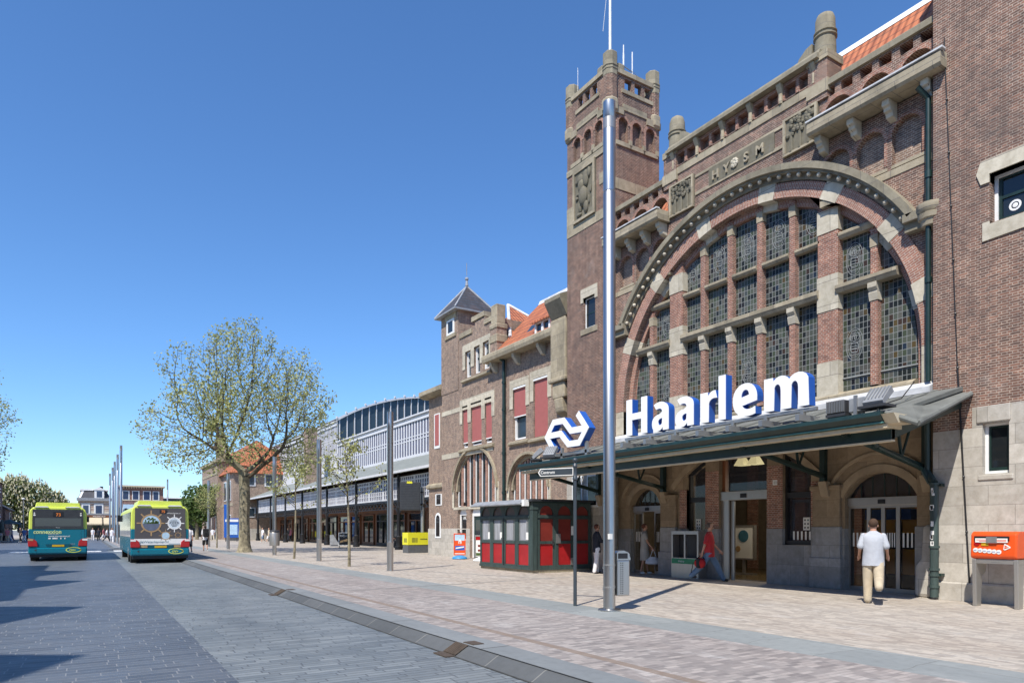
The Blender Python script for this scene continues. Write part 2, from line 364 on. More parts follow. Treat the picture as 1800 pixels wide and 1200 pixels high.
M['joint']=plain('dirty_joint',(.06,.06,.055),.9,var=.6,scale=5); M['intfloor']=plain('hall_floor',(.16,.12,.06),.25,var=.4,scale=1.5); M['pdisc']=plain('poster_blue_disc',(.05,.16,.22),.5); M['stonedd']=ashlar('dark_carved_stone',(.2,.18,.13),row=.6,wid=1.1,stain=.8,stainc=(.05,.047,.035)); M['whited']=plain('shed_white',(.6,.6,.61),.6,var=.1,scale=2); M['whitez']=plain('white_zinc',(.58,.585,.585),.6,var=.35,scale=2.5)
k=NT('lamp_shade_glow'); k.b.inputs['Base Color'].default_value=C(.6,.58,.4); k.b.inputs['Emission Color'].default_value=C(1,.85,.45); k.b.inputs['Emission Strength'].default_value=1.2; M['lampsh']=k.m
M['charcoal3']=plain('louvre_grey',(.05,.054,.06),.5); M['glabel']=plain('green_label',(.01,.22,.1),.5); M['roofblack']=plain('black_roofing',(.022,.021,.02),.85,var=.3); M['arcroof']=plain('arcade_felt',(.2,.215,.2),.9,var=.2,scale=1.2); M['under']=plain('canopy_underside',(.3,.24,.16),.7); M['wood2']=plain('shop_panelling',(.2,.085,.04),.6,var=.4,scale=1.5,streak=True)
M['shedglass']=plain('shed_glazing',(.085,.085,.13),.5,var=.15)
# ================================================================ THE SETTING
def sheet(name,pts,z,m,under=None):
    mb=MB()
    if under is None: mb.add([(x,y,z) for x,y in pts],[tuple(range(len(pts)))])
    else: mb.plate([pts],under,z,'z')
    return tag(mb.build(name,m),kind='structure')
M['earth']=plain('far_ground',(.2,.2,.19),.9,var=.2,scale=.2)
sheet('ground',[(-1500,-1500),(1500,-1500),(1500,1500),(-1500,1500)],-.2,M['earth'])
sheet('roadway',[(-9,-30),(1.38,-30),(1.38,62),(2.2,66),(2.2,135),(-9,135)],-.12,M['slater'],-.19)
sheet('bus_lane',[(1.38,-30),(4.0,-30),(4.0,57),(3.4,61.5),(1.38,62)],-.12,M['slater2'],-.19)
kerb=MB(); prof=[(4.0,-.19),(4.0,-.12),(4.03,-.105),(4.17,-.02),(4.21,-.004),(4.65,0.),(4.65,-.19)]
V=[];Fc=[]
rows=[(-30,0,0),(57,0,0),(59.5,-.4,0),(61.8,-1.2,.4),(63.5,-2.0,1.),(66,-2.2,1.6),(110,-2.2,1.6)]
for y,dx,dy in rows:
    for x,z in prof: V.append((x+dx,y+dy*(0),z))
n=len(prof)
for i in range(len(rows)-1):
    for j in range(n): Fc.append((i*n+j,i*n+(j+1)%n,(i+1)*n+(j+1)%n,(i+1)*n+j))
kerb.add(V,Fc); kerb.m=[(1 if (i%n) in (1,2,3) else 0) for i in range(len(Fc))]; tag(kerb.build('kerb',[M['kerb'],M['kerbs']]),kind='structure')
sheet('clinker_pavement',[(4.65,-30),(7.35,-30),(7.35,110),(2.45,110),(2.45,66),(2.65,63.5),(3.45,61.8),(4.25,59.5),(4.65,57)],0,M['pavA'],-.19)
sheet('stone_strip',[(7.35,-30),(8.35,-30),(8.35,110),(7.35,110)],-.001,M['strip'],-.19)
sheet('station_forecourt',[(8.35,-30),(60,-30),(60,110),(8.35,110)],0,M['pavB'],-.19)
sheet('far_square',[(-30,135),(-9,135),(2.2,135),(2.2,110),(80,110),(80,220),(-40,220)],-.02,M['pavB'],-.19)
sheet('far_pavement',[(-30,-30),(-9,-30),(-9,135),(-30,135)],-.02,M['pavB'],-.19)
for y in (38.2,44.): pass
mk=MB()
for y0 in (58.,):
    for i in range(5): mk.add([(-6.6+i*2.1,y0,-.112),(-5.3+i*2.1,y0,-.112),(-5.3+i*2.1,y0+2.6,-.112),(-6.6+i*2.1,y0+2.6,-.112)],[(0,1,2,3)])
tag(mk.build('crossing_markings',M['paper'],fix=False),kind='structure')
for i,(a,b) in enumerate(((PG(612,1038),PG(1060,1010)),(PG(735,1003),PG(967,1017)))):  # two thin dark grey strips laid just above the paving
    d=Vector((b[0]-a[0],b[1]-a[1],0)); nn=Vector((-d.y,d.x,0)).normalized()*.035
    ch=MB().add([(a[0]-nn.x,a[1]-nn.y,.004),(b[0]-nn.x,b[1]-nn.y,.004),(b[0]+nn.x,b[1]+nn.y,.004),(a[0]+nn.x,a[1]+nn.y,.004)],[(0,1,2,3)]).build('dark_paving_line',M['ashd'],fix=False)
    tag(ch,'long thin dark line crossing the forecourt '+('in front of the red kiosk' if i==0 else 'running up to the kiosk corner'),'drain')
def grate(Y,w,label):
    r=empty('kerb_drain',(4.1,Y,-.05),label,'drain')
    bars=MB()
    sl=lambda t,o:(4.0+.19*t,0,-.12+.11*t+o)
    for k in range(7):
        y=Y-w/2+w*k/6
        p=sl(0,.018);q=sl(1,.018); bars.cyl((p[0],y,p[2]),(q[0],y,q[2]),.013,n=5)
    bars.build('bars',M['ironr'],r)
    MB().add([(3.995,Y-w/2,-.114),(4.2,Y-w/2,.002),(4.2,Y+w/2,.002),(3.995,Y+w/2,-.114)],[(0,1,2,3)]).build('opening',M['black'],r,fix=False)
    B(3.86,4.0,Y-w/2-.03,Y+w/2+.03,-.118,-.104).build('frame',M['ironr'],r)
    B(4.27,4.44,Y-w/2,Y+w/2-.03,-.02,.006).build('cover_plate',M['ironr'],r)
M['ironr']=plain('rusty_iron',(.1,.075,.055),.75,.3,var=.4,scale=9)
grate(PG(803,1140,-.06)[1],.3,'rusty barred kerb drain nearest the camera'); grate(PG(502,1040,-.06)[1],.32,'small rusty kerb drain further back along the kerb')
for xa,xb,z in ((3.972,4.004,-.1135),(4.196,4.214,.0035)):
    tag(MB().add([(xa,-30,z),(xb,-30,z),(xb,57,z),(xa,57,z)],[(0,1,2,3)]).build('kerb_joint',M['joint'],fix=False),kind='structure')
# ================================================================ STATION ENTRANCE BUILDING
W0=15.9                      # front of the arch wall
CY,CZ,RI=13.1,5.6,5.0        # centre and radius of the great arch
def arch_pts(cy,cz,r,a0=0.,a1=PI,n=28): return [(cy+r*math.cos(a0+(a1-a0)*i/n),cz+r*math.sin(a0+(a1-a0)*i/n)) for i in range(n+1)]
def hole(y0,y1,z0,zs,rise=None,n=10):
    """opening with a (segmental or round) arched head"""
    c=(y0+y1)/2; hw=(y1-y0)/2
    if rise is None: rise=hw
    if rise<=0: return [(y0,z0),(y0,zs),(y1,zs),(y1,z0)]
    r=(hw*hw+rise*rise)/(2*rise); zc=zs+rise-r; a=math.asin(min(1,hw/r))
    return [(y0,z0)]+[(c+r*math.sin(-a+2*a*i/n),zc+r*math.cos(-a+2*a*i/n)) for i in range(n+1)]+[(y1,z0)]
hall=empty('station_hall',(16.2,13.1,0),'dark brick station entrance hall with huge arched leaded window above the canopy','building')
YR,YL=7.72,18.6              # where the corner block and the stair tower take over
C0,C1=10.62,15.85            # raised centre of the wall
ZG=11.3
wall=MB(); 
ol=[(YR-.6,4.3),(CY-RI,4.3)]+[(p[0],p[1]) for p in arch_pts(CY,CZ,RI,PI,0)]+[(CY+RI,4.3),(YL,4.3),(YL,9.72),(C1,9.72),(C1,13.0),(C0,13.0),(C0,9.72),(YR-.6,9.72)]
wall.plate([ol],W0,16.6)
wall.build('wall',M['brick'],hall)
# side fields with blind arcades
def blind(y0,y1,sgn):
    w=(y1-y0)/3; hs=[]
    for k in range(3):
        a=y0+k*w+.11; b=y0+(k+1)*w-.06; hs.append(hole(a,b,9.9,10.95-(b-a)/2))
    return hs
for (y0,y1,nm) in ((7.74,C0-.02,'R'),(C1+.02,YL,'L')):
    hs=blind(max(y0,7.9),min(y1,18.4),1)
    hs=blind(y0+.25,y1-.05,1) if nm=='R' else blind(y0+.02,y1-.25,1)
    MB().plate([[(y0,9.72),(y0,ZG),(y1,ZG),(y1,9.72)]]+hs,W0,16.05).build('arcaded_wall',M['brick'],hall)
    MB().box(16.05,16.5,y0,y1,9.72,ZG).build('recess',M['brickw'],hall)
    ar=MB(); sl=MB()
    for h in hs:
        c=(h[0][0]+h[-1][0])/2; hw=abs(h[-1][0]-h[0][0])/2; zs=10.95-hw
        ar.arc(c,zs,hw,hw+.09,0,PI,W0-.012,W0+.03,12)
        ar.box(W0-.012,W0+.03,h[0][0]-.07,h[0][0],9.98,zs); sl.box(W0-.02,W0+.15,h[0][0]-.08,h[-1][0]+.0,9.86,9.93)
    ar.build('arcade_trim',M['brickr'],hall); sl.box(W0-.018,W0+.12,y0,y1,9.68,9.84); sl.build('string_course',M['stone'],hall)
    # stone gutter on brackets, open balustrade behind
    g=MB().plate([[(15.38,11.34),(15.33,11.40),(15.33,11.62),(15.42,11.62),(15.42,11.66),(16.1,11.66),(16.1,11.34)]],y0-(.3 if nm=='R' else 0),y1,'y')
    # profile runs along Y: plate in XZ
    go=g.build('stone_gutter',M['stone'],hall)
    MB().box(15.30,15.44,y0-(.35 if nm=='R' else 0),y1+.02,11.663,11.70).build('gutter_flashing',M['whitez'] if 'whitez' in M else M['zinc'],go)
    for k in range(4):
        y=(y0+.05+k*(y1-y0-.3)/3.) if nm=='R' else (y0+.12+k*(y1-y0-.5)/3.)
        MB().plate([[(15.52,11.34),(15.52,11.2),(15.6,11.16),(15.6,11.1),(15.68,11.06),(15.7,10.98),(15.9,10.92),(15.9,11.34)]],y,y+.17,'y').build('bracket',M['stonel'],hall,bevel=.02)
    bal=MB(); n=3; w=(y1-y0)/n
    hl=[]
    for k in range(n):
        a=y0+k*w; hl.append(hole(a+.1,a+w-.1,11.75,11.95,.33)); 
        hl+= [[(a+.09,12.36),(a+.09,12.62),(a+w/2-.08,12.62),(a+w/2-.08,12.40)],[(a+w/2+.08,12.40),(a+w/2+.08,12.62),(a+w-.09,12.62),(a+w-.09,12.36)]]
    bal.plate([[(y0,11.66),(y0,12.66),(y1,12.66),(y1,11.66)]]+hl,W0,16.25); bal.build('balustrade',M['brick'],hall)
    ba=MB()
    for k in range(n):
        c=y0+k*w+w/2; hw=w/2-.1; rise=.33; r=(hw*hw+rise*rise)/(2*rise); a=math.asin(hw/r); ba.arc(c,11.95+rise-r,r,r+.11,PI/2-a,PI/2+a,W0-.012,W0+.02,10)
    ba.build('balustrade_arch',M['brickr'],hall)
    MB().plate([[(15.82,12.66),(15.82,12.8),(15.95,12.9),(16.3,12.9),(16.3,12.66)]],y0-.05,y1,'y').build('coping',M['stoned'],hall)
# raised centre: frieze, panels, coping, pinnacles
ce=MB(); ce.box(W0-.03,16.6,C0-.03,C1+.03,12.72,12.93); ce.build('band',M['stone'],hall)
pn=[]; n=5; w=(C1-C0-.3)/n
for k in range(n):
    a=C0+.15+k*w
    pn+= [[(a+.1,12.97),(a+.1,13.36),(a+w/2-.05,13.36),(a+w/2-.05,12.97)],[(a+w/2+.05,12.97),(a+w/2+.05,13.36),(a+w-.1,13.36),(a+w-.1,12.97)]]
MB().plate([[(C0,12.93),(C0,13.45),(C1,13.45),(C1,12.93)]]+pn,W0,16.1).build('parapet',M['brickr'],hall)
MB().box(16.1,16.5,C0,C1,12.93,13.45).build('parapet_back',M['brick'],hall)
cb=MB()
for k in range(n+1):
    y=C0+.15+k*w; cb.plate([[(W0-.02,13.2),(W0-.14,13.4),(W0-.14,13.45),(W0,13.45),(W0,13.2)]],y-.07,y+.07,'y'); cb.cyl((W0-.02,y,12.94),(W0-.02,y,13.2),.055,n=8)
cb.build('corbel_row',M['stone'],hall)
cp=MB().plate([[(W0-.2,13.46),(W0-.2,13.56),(W0-.12,13.6),(W0-.05,13.72),(16.2,13.72),(16.2,13.46)]],C0-.05,C1+.05,'y').build('coping',M['stoned'],hall)
def pinnacle(y):
    q=empty('x',(0,0,0),None,None); bpy.data.objects.remove(q)
    a=MB().box(W0-.06,16.45,y-.27,y+.27,12.4,13.55).build('pinnacle_base',M['brick'],hall)
    B(W0-.09,16.48,y-.3,y+.3,12.55,12.86).build('block',M['stone'],a); B(W0-.09,16.48,y-.3,y+.3,13.4,13.6).build('block',M['stone'],a)
    MB().lathe((16.17,y,13.6),[(.27,0),(.255,.5),(.29,.52),(.29,.55),(.255,.57),(.255,.61),(.285,.63),(.285,.66),(.25,.68),(.24,.98),(.2,1.1),(.1,1.17),(0.01,1.18)],16).build('shaft',M['stoned'],a,smooth=True)
    s=1 if y<13 else -1
    MB().plate([[(y+s*.27,13.6),(y+s*.27,14.1),(y+s*.45,14.05),(y+s*.65,13.9),(y+s*.75,13.72),(y+s*.75,13.6)]],W0+.1,16.2).build('scroll',M['stoned'],a)
pinnacle(C0+.02); pinnacle(C1-.02)
def relief(y0,y1,z0,z1,kind,seed):
    rn=random.Random(seed)
    o=B(W0-.05,W0+.1,y0,y1,z0,z1).build('relief_panel',M['stonedd'],hall)
    r=MB(); c=(y0+y1)/2
    if kind=='tree':
        for k in range(3):
            y=y0+(y1-y0)*(.24+.26*k); r.cyl((W0-.06,y,z0+.06),(W0-.06,y,z0+.5*(z1-z0)),.06,.045,7)
        for k in range(46):
            r.sphere((W0-.07,rn.uniform(y0+.1,y1-.1),rn.uniform(z0+.5*(z1-z0),z1-.09)),rn.uniform(.04,.075),6,4,sz=(.7,1,1))
        fr=MB()
        fr.plate([[(y0,z0),(y0,z1),(y1,z1),(y1,z0)],[(y0+.07,z0+.06),(y0+.07,z1-.06),(y1-.07,z1-.06),(y1-.07,z0+.06)]],W0-.1,W0-.05); fr.build('frame',M['stone'],o)
    r.build('carving',M['stonedd'],o)
    return o
relief(C0+.02,C0+1.02,11.42,12.42,'tree',1); relief(C1-1.02,C1-.02,11.42,12.42,'tree',2)
st=B(W0-.03,W0+.05,C0+1.05,C1-1.05,12.28,12.36); st.box(W0-.03,W0+.05,C0+1.05,C1-1.05,11.74,11.83); so=st.build('frieze_moulding',M['stone'],hall)
fr=B(W0-.035,W0+.05,11.95,14.25,11.8,12.3).build('inscription_panel',M['stonedd'],hall)
tx=MB()
for ch,y in (('H',13.98),('Y',13.55),('S',12.82),('M',12.42)):
    tx.text(ch,(W0-.035,y+.12,11.9),(0,-1,0),(0,0,1),.36,.045,bold=.02)
tx.build('carved_lettering',M['stone'],fr)
ro=MB(); rn=random.Random(4)
for k in range(9): ro.sphere((W0-.05,13.28+.09*math.cos(k*.7)*(k>0),12.05+.09*math.sin(k*.7)*(k>0)),.06,6,4,sz=(.7,1,1))
ro.build('carved_emblem',M['stonel'],fr)
# great arch: rings, hood with bosses
stones=[25,50,75,100,123,146,166]
ring=MB(); 
edges=[0]+[x for s in stones for x in (s-2.9,s+2.9)]+[180]
for i in range(0,len(edges),2): ring.arc(CY,CZ,RI,RI+.37,R(edges[i]),R(edges[i+1]),W0-.03,W0+.3,10)
arch=ring.build('arch_ring',M['radial'] if 'radial' in M else M['brickr'],hall)
for s in stones:
    MB().arc(CY,CZ,RI-.02,RI+.41,R(s-2.85),R(s+2.85),W0-.04,W0+.3,3).build('voussoir',M['stonel'],arch)
for y0,y1 in ((CY-RI-.37,CY-RI),(CY+RI,CY+RI+.37)):
    MB().box(W0-.03,W0+.3,y0,y1,4.3,CZ-.01).build('impost',M['stonel'],arch)
inn=MB(); inn.arc(CY,CZ,RI-.19,RI,0,PI,W0+.22,16.6,40); inn.arc(CY,CZ,RI-.26,RI-.19,0,PI,W0+.36,16.6,40)
for s_ in (-1,1): 
    a,b=sorted((CY+s_*RI,CY+s_*(RI-.19))); inn.box(W0+.22,16.6,a,b,4.3,CZ)
    a,b=sorted((CY+s_*(RI-.19),CY+s_*(RI-.26))); inn.box(W0+.36,16.6,a,b,4.3,CZ)
inn=inn.build('inner_arch_ring',M['radial'] if 'radial' in M else M['brickr'],hall)
for s in stones: MB().arc(CY,CZ,RI-.21,RI-.005,R(s-2.85),R(s+2.85),W0+.2,16.58,3).build('voussoir',M['stonel'],inn)
hd=MB(); H0,H1=R(31),R(149)
hd.arc(CY,CZ,RI+.62,RI+.78,H0,H1,W0-.3,W0+.05,40); hd.arc(CY,CZ,RI+.56,RI+.62,H0,H1,W0-.22,W0+.05,40); hd.arc(CY,CZ,RI+.41,RI+.56,H0,H1,W0-.07,W0+.05,40)
for s_,a in ((1,H0),(-1,H1)):
    y=CY+(RI+.62)*math.cos(a); z=CZ+(RI+.6)*math.sin(a)
    ya,yb=sorted((y-s_*.1,YL-.02 if s_>0 else YR+.02))
    hd.box(W0-.3,W0+.05,ya,yb,z-.1,z+.08); hd.box(W0-.2,W0+.05,ya,yb,z-.3,z-.1)
hood=hd.build('hood_mould',M['stoned'],hall)
bo=MB()
for k in range(36):
    a=R(32.5)+R(115)*k/35; c=(W0-.17,CY+(RI+.5)*math.cos(a),CZ+(RI+.5)*math.sin(a)); bo.sphere(c,.062,8,5)
bo.build('boss_row',M['stonel'],hood,smooth=True)
cz_=CZ+(RI+.6)*math.sin(H1)
MB().lathe((W0-.12,YR+.12,cz_-.38),[(.02,0),(.2,.05),(.22,.18),(.26,.2),(.28,.3),(.24,.32),(.3,.4),(.3,.52),(.1,.54)],14).build('corner_corbel',M['stone'],hall,smooth=True)
# tracery: piers, mullions, transoms, leaded lights
GX=16.23; SILL=4.98
win=hall
def zarch(y,r): return CZ+math.sqrt(max(0,r*r-(y-CY)**2))
piers=[(15.45,16.0),(10.2,10.75)]; small=[14.66,13.62,12.58,11.54]; sides=[16.9,9.3]
RG=RI-.24
HP=W0+.12
for a,b in piers:
    top=min(zarch(a,RI-.02),zarch(b,RI-.02))
    p=MB(); p.plate([[(a,SILL-.3),(a,zarch(a,RI-.02)),((a+b)/2,zarch((a+b)/2,RI-.02)),(b,zarch(b,RI-.02)),(b,SILL-.3)]],HP,16.55)
    po=p.build('pier',M['brickr'],win)
    for z0,z1 in ((SILL-.3,5.75),(7.05,7.95),(top-.6,top)):
        MB().box(HP-.015,16.5,a-.015,b+.015,z0,min(z1,top-.02)).build('block',M['stonel'],po)
for y in small+sides:
    hw=.088; sd=y in sides; x0=HP+.05
    top=min(zarch(y-hw,RI-.02),zarch(y+hw,RI-.02))
    p=MB(); p.box(x0,16.5,y-hw,y+hw,SILL,top); po=p.build('mullion',M['brickr'],win)
    tz=7.42; MB().plate([[(x0-.1,tz),(x0-.1,tz-.12),(x0-.03,tz-.2),(x0-.06,tz-.24),(x0-.02,tz-.42),(16.45,tz-.42),(16.45,tz)]],y-hw-.02,y+hw+.02,'y').build('capital',M['stonel'],po)
    MB().box(x0-.015,16.45,y-hw-.012,y+hw+.012,top-.42,top-.14).build('cap_stone',M['stone'],po)
tb=MB()
ya,yb=CY-RG,CY+RG
for a,b,z0,z1 in ((10.72,15.48,7.42,7.68),(ya+.05,10.22,7.42,7.66),(15.98,yb-.05,7.42,7.66)):
    pr=[(HP-.1,z0+.1),(HP-.04,z0),(16.5,z0),(16.5,z1),(HP+.05,z1),(HP-.1,z1-.06)]
    tb=MB().plate([pr],max(a,CY-math.sqrt(max(0,(RG+.1)**2-(z1-CZ)**2))),min(b,CY+math.sqrt(max(0,(RG+.1)**2-(z1-CZ)**2))),'y'); tb.build('transom',M['stone'],win)
for i in range(5):
    ys=[15.48]+[s for s in small]+[10.72]; b=ys[i]-(.1 if i else 0); a=ys[i+1]+(.1 if i<4 else 0)
    MB().plate([[(HP+.0,8.86),(HP+.05,8.80),(16.5,8.80),(16.5,8.96),(HP+.08,8.96),(HP+.0,8.92)]],a,b,'y').build('transom',M['stone'],win)
for a,b in ((9.4,10.22),(15.98,16.8)):
    MB().plate([[(HP-.0,8.86),(HP+.05,8.78),(16.5,8.78),(16.5,8.97),(HP+.08,8.97),(HP,8.92)]],a-.1 if a<13 else a,b if a<13 else b+.1,'y').build('transom',M['stone'],win)
MB().plate([[(W0+.05,SILL-.22),(16.5,SILL-.22),(16.5,SILL+.02),(HP+.1,SILL-.03),(W0+.05,SILL-.12)]],ya,yb,'y').build('sill',M['cream'] if 0 else M['stone'],win)
xs=[CY-RG]+[9.3,10.47]+sorted(small)+[15.73,16.9]+[CY+RG]
def pane(y0,y1,z0,z1,crest=False):
    pts=[(y0,z0)]; n=8
    arcd=False
    tops=[(y0+(y1-y0)*i/n,min(z1,zarch(y0+(y1-y0)*i/n,RG))) for i in range(n+1)]
    tops=[(y,max(z,z0+.01)) for y,z in tops]
    if tops[0][1]-z0<.15 and tops[-1][1]-z0<.15: return
    if all(abs(t[1]-z1)<1e-6 for t in tops): tops=[tops[0],tops[-1]]
    o=MB().plate([[(y0,z0)]+tops+[(y1,z0)]],GX,GX+.03).build('leaded_pane',M['lead'],win)
    if crest:
        c=(y0+y1)/2; cz=crest; r=MB()
        def loop(ry,rz,zc,w=.0075,n=18):
            pts=[(c+ry*math.sin(2*PI*i/n),zc+rz*math.cos(2*PI*i/n)) for i in range(n+1)]
            for i in range(n): r.cyl((GX-.006,)+pts[i],(GX-.006,)+pts[i+1],w,n=4,cap=False)
        loop(.22,.4,cz,.006); loop(.17,.34,cz,.004); loop(.11,.15,cz-.08,.006,10); loop(.14,.1,cz+.18,.006,10)
        for k in range(5): loop(.03,.035,cz+.22+.03*math.sin(k*2),.008,6) if k<1 else r.cyl((GX-.006,c-.1+.05*k,cz+.12),(GX-.006,c-.1+.05*k,cz+.24),.006,n=4)
        for k in range(4): r.cyl((GX-.006,c-.08,cz-.2+.07*k),(GX-.006,c+.08,cz-.18+.07*k),.008,n=4)
        r.build('leaded_crest',M['leadline'],o)
        pass
M['crestglass']=glass('crest_glass',(.03,.034,.034),rough=.35)
for i in range(len(xs)-1):
    a,b=xs[i],xs[i+1]; side=i<2 or i>6
    cr=i in (1,4,7)
    pane(a,b,SILL,7.42,6.1 if cr else False)
    if side:
        pane(a,b,7.66,8.8,8.22 if i in(1,7) else False); pane(a,b,8.97,11.,False)
    else:
        pane(a,b,7.68,8.8); pane(a,b,8.96,11.,9.62)
bl=MB(); yb_=(CY-RG,CY+RG)
B(GX-.035,GX+.005,CY-RG,CY+RG,SILL+.3,SILL+.33).build('saddle_bar',M['leadline'],win)
B(17.2,17.3,CY-RG,CY+RG,SILL,11).build('dark_backing',M['darkint'],win)
# orange roof behind the balustrades
zrr=PX(1470,97,18.75)[1]
for y0,y1 in ((6.6,YX(1469,18.7)),(C1-.3,YL)):
    rf=MB().plate([[(16.5,11.75),(18.7,zrr-.12),(18.9,zrr-.2),(16.7,11.7)]],y0,y1,'y').build('tiled_roof',M['tile'],hall)
    MB().plate([[(18.6,zrr-.25),(18.75,zrr),(18.95,zrr-.2)]],y0,y1,'y').build('ridge_flashing',M['zinc'] if 0 else M['white'],rf)
MB().box(16.6,22,YR,YL,4.3,11.7).build('hall_body',M['brick'],hall)
# ---- ground floor under the canopy
GW=16.1
def GP(u,v): return PX(u,v,GW)
rd=(8.32,10.06); ld=(16.52,17.98); 
mw=(11.0,11.85); md=(12.36,14.06); mw2=(14.58,15.35)
def seg(c,hw,rise,zs):
    r=(hw*hw+rise*rise)/(2*rise); return c,zs+rise-r,r
MC=13.3; mc,mzc,mr=seg(MC,2.55,1.15,2.75)
def zmid(y): return mzc+math.sqrt(max(.01,mr*mr-(y-MC)**2))
def archhole(y0,y1,z0,n=8): return [(y0,z0)]+[(y0+(y1-y0)*i/n,zmid(y0+(y1-y0)*i/n)) for i in range(n+1)]+[(y1,z0)]
lw=MB()
h_r=hole(rd[0],rd[1],0.001,2.3,.56); h_l=hole(ld[0],ld[1],0.001,2.35,.52)
ZT=1.52
outline=[(YR-.1,ZT),(rd[0],ZT)]+h_r[1:-1]+[(rd[1],ZT),(md[0],ZT)]
hm=[archhole(mw[0],mw[1],ZT),archhole(md[0],md[1],ZT),archhole(mw2[0],mw2[1],ZT)]
full=[(YR-.1,ZT),(rd[0],ZT)]+h_r[1:-1]+[(rd[1],ZT)]
for h in hm: full+=[(h[0][0],ZT)]+h[1:-1]+[(h[-1][0],ZT)]
full+=[(ld[0],ZT)]+h_l[1:-1]+[(ld[1],ZT),(18.6,ZT),(18.6,4.5),(YR-.1,4.5)]
lw.plate([full],GW,16.5); lw.build('porch_wall',M['render'],hall)
for a,b in ((YR-.1,rd[0]),(rd[1],mw[0]-.006),(mw[1]+.006,md[0]),(md[1],mw2[0]-.006),(mw2[1]+.006,ld[0]),(ld[1],18.6)): B(GW-.02,16.5,a,b,0,ZT).build('plinth',M['ashd'],hall)
for a,b in (mw,mw2): B(GW-.022,16.5,a-.005,b+.005,0,1.08).build('plinth',M['ashd'],hall)
for a,b in ((mw[1],md[0]),(md[1],mw2[0])): B(GW-.012,16.4,a+.002,b-.002,ZT+.01,3.25).build('brick_pier',M['brickr'],hall)
for a,b in ((mw[0]-.3,mw[0]),(mw2[1],mw2[1]+.3)): B(GW-.012,16.4,a,b-.002,ZT+.01,2.75).build('brick_pier',M['brickr'],hall)
for a,b in ((10.12,10.92),(15.72,16.42)):
    MB().box(GW-.12,GW,a,b,0,ZT+.05).box(GW-.17,GW,a-.04,b+.04,0,.78).build('pilaster_base',M['ashd'],hall,bevel=.02); MB().box(GW-.1,GW,a+.02,b-.02,ZT+.05,2.6).box(GW-.16,GW,a-.02,b+.02,2.5,2.62).build('pilaster',M['render'],hall,bevel=.02)
B(GW-.14,GW,7.76,8.3,0,ZT+.05).build('pilaster_base',M['ashd'],hall,bevel=.02); B(GW-.12,GW,7.78,8.26,ZT+.05,2.9).build('pilaster',M['render'],hall,bevel=.02)
mo=MB()
for (c,hw,rise,zs) in (((rd[0]+rd[1])/2,(rd[1]-rd[0])/2,.56,2.3),((ld[0]+ld[1])/2,(ld[1]-ld[0])/2,.52,2.35)):
    c_,z_,r_=seg(c,hw,rise,zs); a=math.asin(hw/r_)
    mo.arc(c_,z_,r_+.02,r_+.2,PI/2-a*1.02,PI/2+a*1.02,GW-.04,GW+.05,18); mo.arc(c_,z_,r_+.42,r_+.5,PI/2-a*.98,PI/2+a*.98,GW-.05,GW+.02,18)
a=math.asin(2.55/mr); mo.arc(mc,mzc,mr+.02,mr+.2,PI/2-a,PI/2+a,GW-.06,GW+.05,24)
mo.build('arch_moulding',M['render2'] if 'render2' in M else M['stone'],hall)
# doors and shop windows
B(16.55,16.6,7.9,18.5,-.0,.012).build('threshold',M['ashd'],hall)
def sliding(y0,y1,zh,rise,name,open_=False,dark=False):
    d=empty(name,(16.3,(y0+y1)/2,0),None,None); d.parent=hall; d.location=Vector((16.3,(y0+y1)/2,0))-hall.location
    B(16.2,16.42,y0+.005,y1-.005,zh-.2,zh).build('header',M['alu'],d,bevel=.01)
    B(16.17,16.2,(y0+y1)/2-.08,(y0+y1)/2+.08,zh-.16,zh-.06).build('sensor',M['black'],d)
    w=(y1-y0)/4
    xs=[y0+w*k for k in range(5)]; xs[1]+=.08; xs[3]-=.08
    for k in range(4):
        if open_ and k in (1,2): continue
        f=MB(); a,b=xs[k],xs[k+1]; t=.045
        f.plate([[(a,.0),(a,zh-.2),(b,zh-.2),(b,0)],[(a+t,.1),(a+t,zh-.26),(b-t,zh-.26),(b-t,.1)]],16.26,16.32)
        lf=f.build('door_leaf',M['alu'],d)
        MB().box(16.285,16.295,a+t,b-t,.1,zh-.26).build('glass',M['clear'],d)
        s=MB()
        n=4
        for j in range(n): s.box(16.278,16.284,a+t+.02+(b-a-2*t-.04)*(j+.2)/n,a+t+.02+(b-a-2*t-.04)*(j+.62)/n,1.08,1.42)
        s.build('safety_stripes',M['paper'],d)
    c_,z_,r_=seg((y0+y1)/2,(y1-y0)/2,rise,zh)
    hh=hole(y0,y1,zh+.0,zh+.05,rise)
    MB().plate([hh],16.34,16.36).build('fanlight',M['fan'],d)
    m_=MB()
    for k in range(1,6):
        y=y0+(y1-y0)*k/6; m_.box(16.325,16.339,y-.012,y+.012,zh,zh+.05+rise*(1-((k-3)/3)**2)*.95)
    m_.build('glazing_bars',M['green'],d)
    return d
M['fan']=glass('fanlight_glass',(.03,.035,.05),alpha=.5,rough=.03)
sliding(rd[0],rd[1],2.28,.55,'sliding_door'); 
d2=sliding(ld[0],ld[1],2.3,.5,'sliding_door',open_=True)
dd=empty('main_door',(16.3,13.2,0),None,None); dd.parent=hall; dd.location=Vector((16.3,13.2,0))-hall.location
B(16.15,16.45,md[0]+.005,md[1]-.005,2.36,2.62).build('header',M['alu'],dd,bevel=.01)
B(16.12,16.15,13.1,13.3,2.42,2.54).build('sensor',M['black'],dd)
B(16.2,16.26,md[1]-.28,md[1]-.005,0,2.36).build('side_panel',M['alu'],dd)
f=MB().plate([[(md[1]-.42,0),(md[1]-.42,2.34),(md[1]-.3,2.34),(md[1]-.3,0)]],16.28,16.33).build('door_leaf',M['alu'],dd)
MB().plate([archhole(md[0]+.05,md[1]-.05,2.64)],16.34,16.36).build('fanlight',M['fan'],dd)
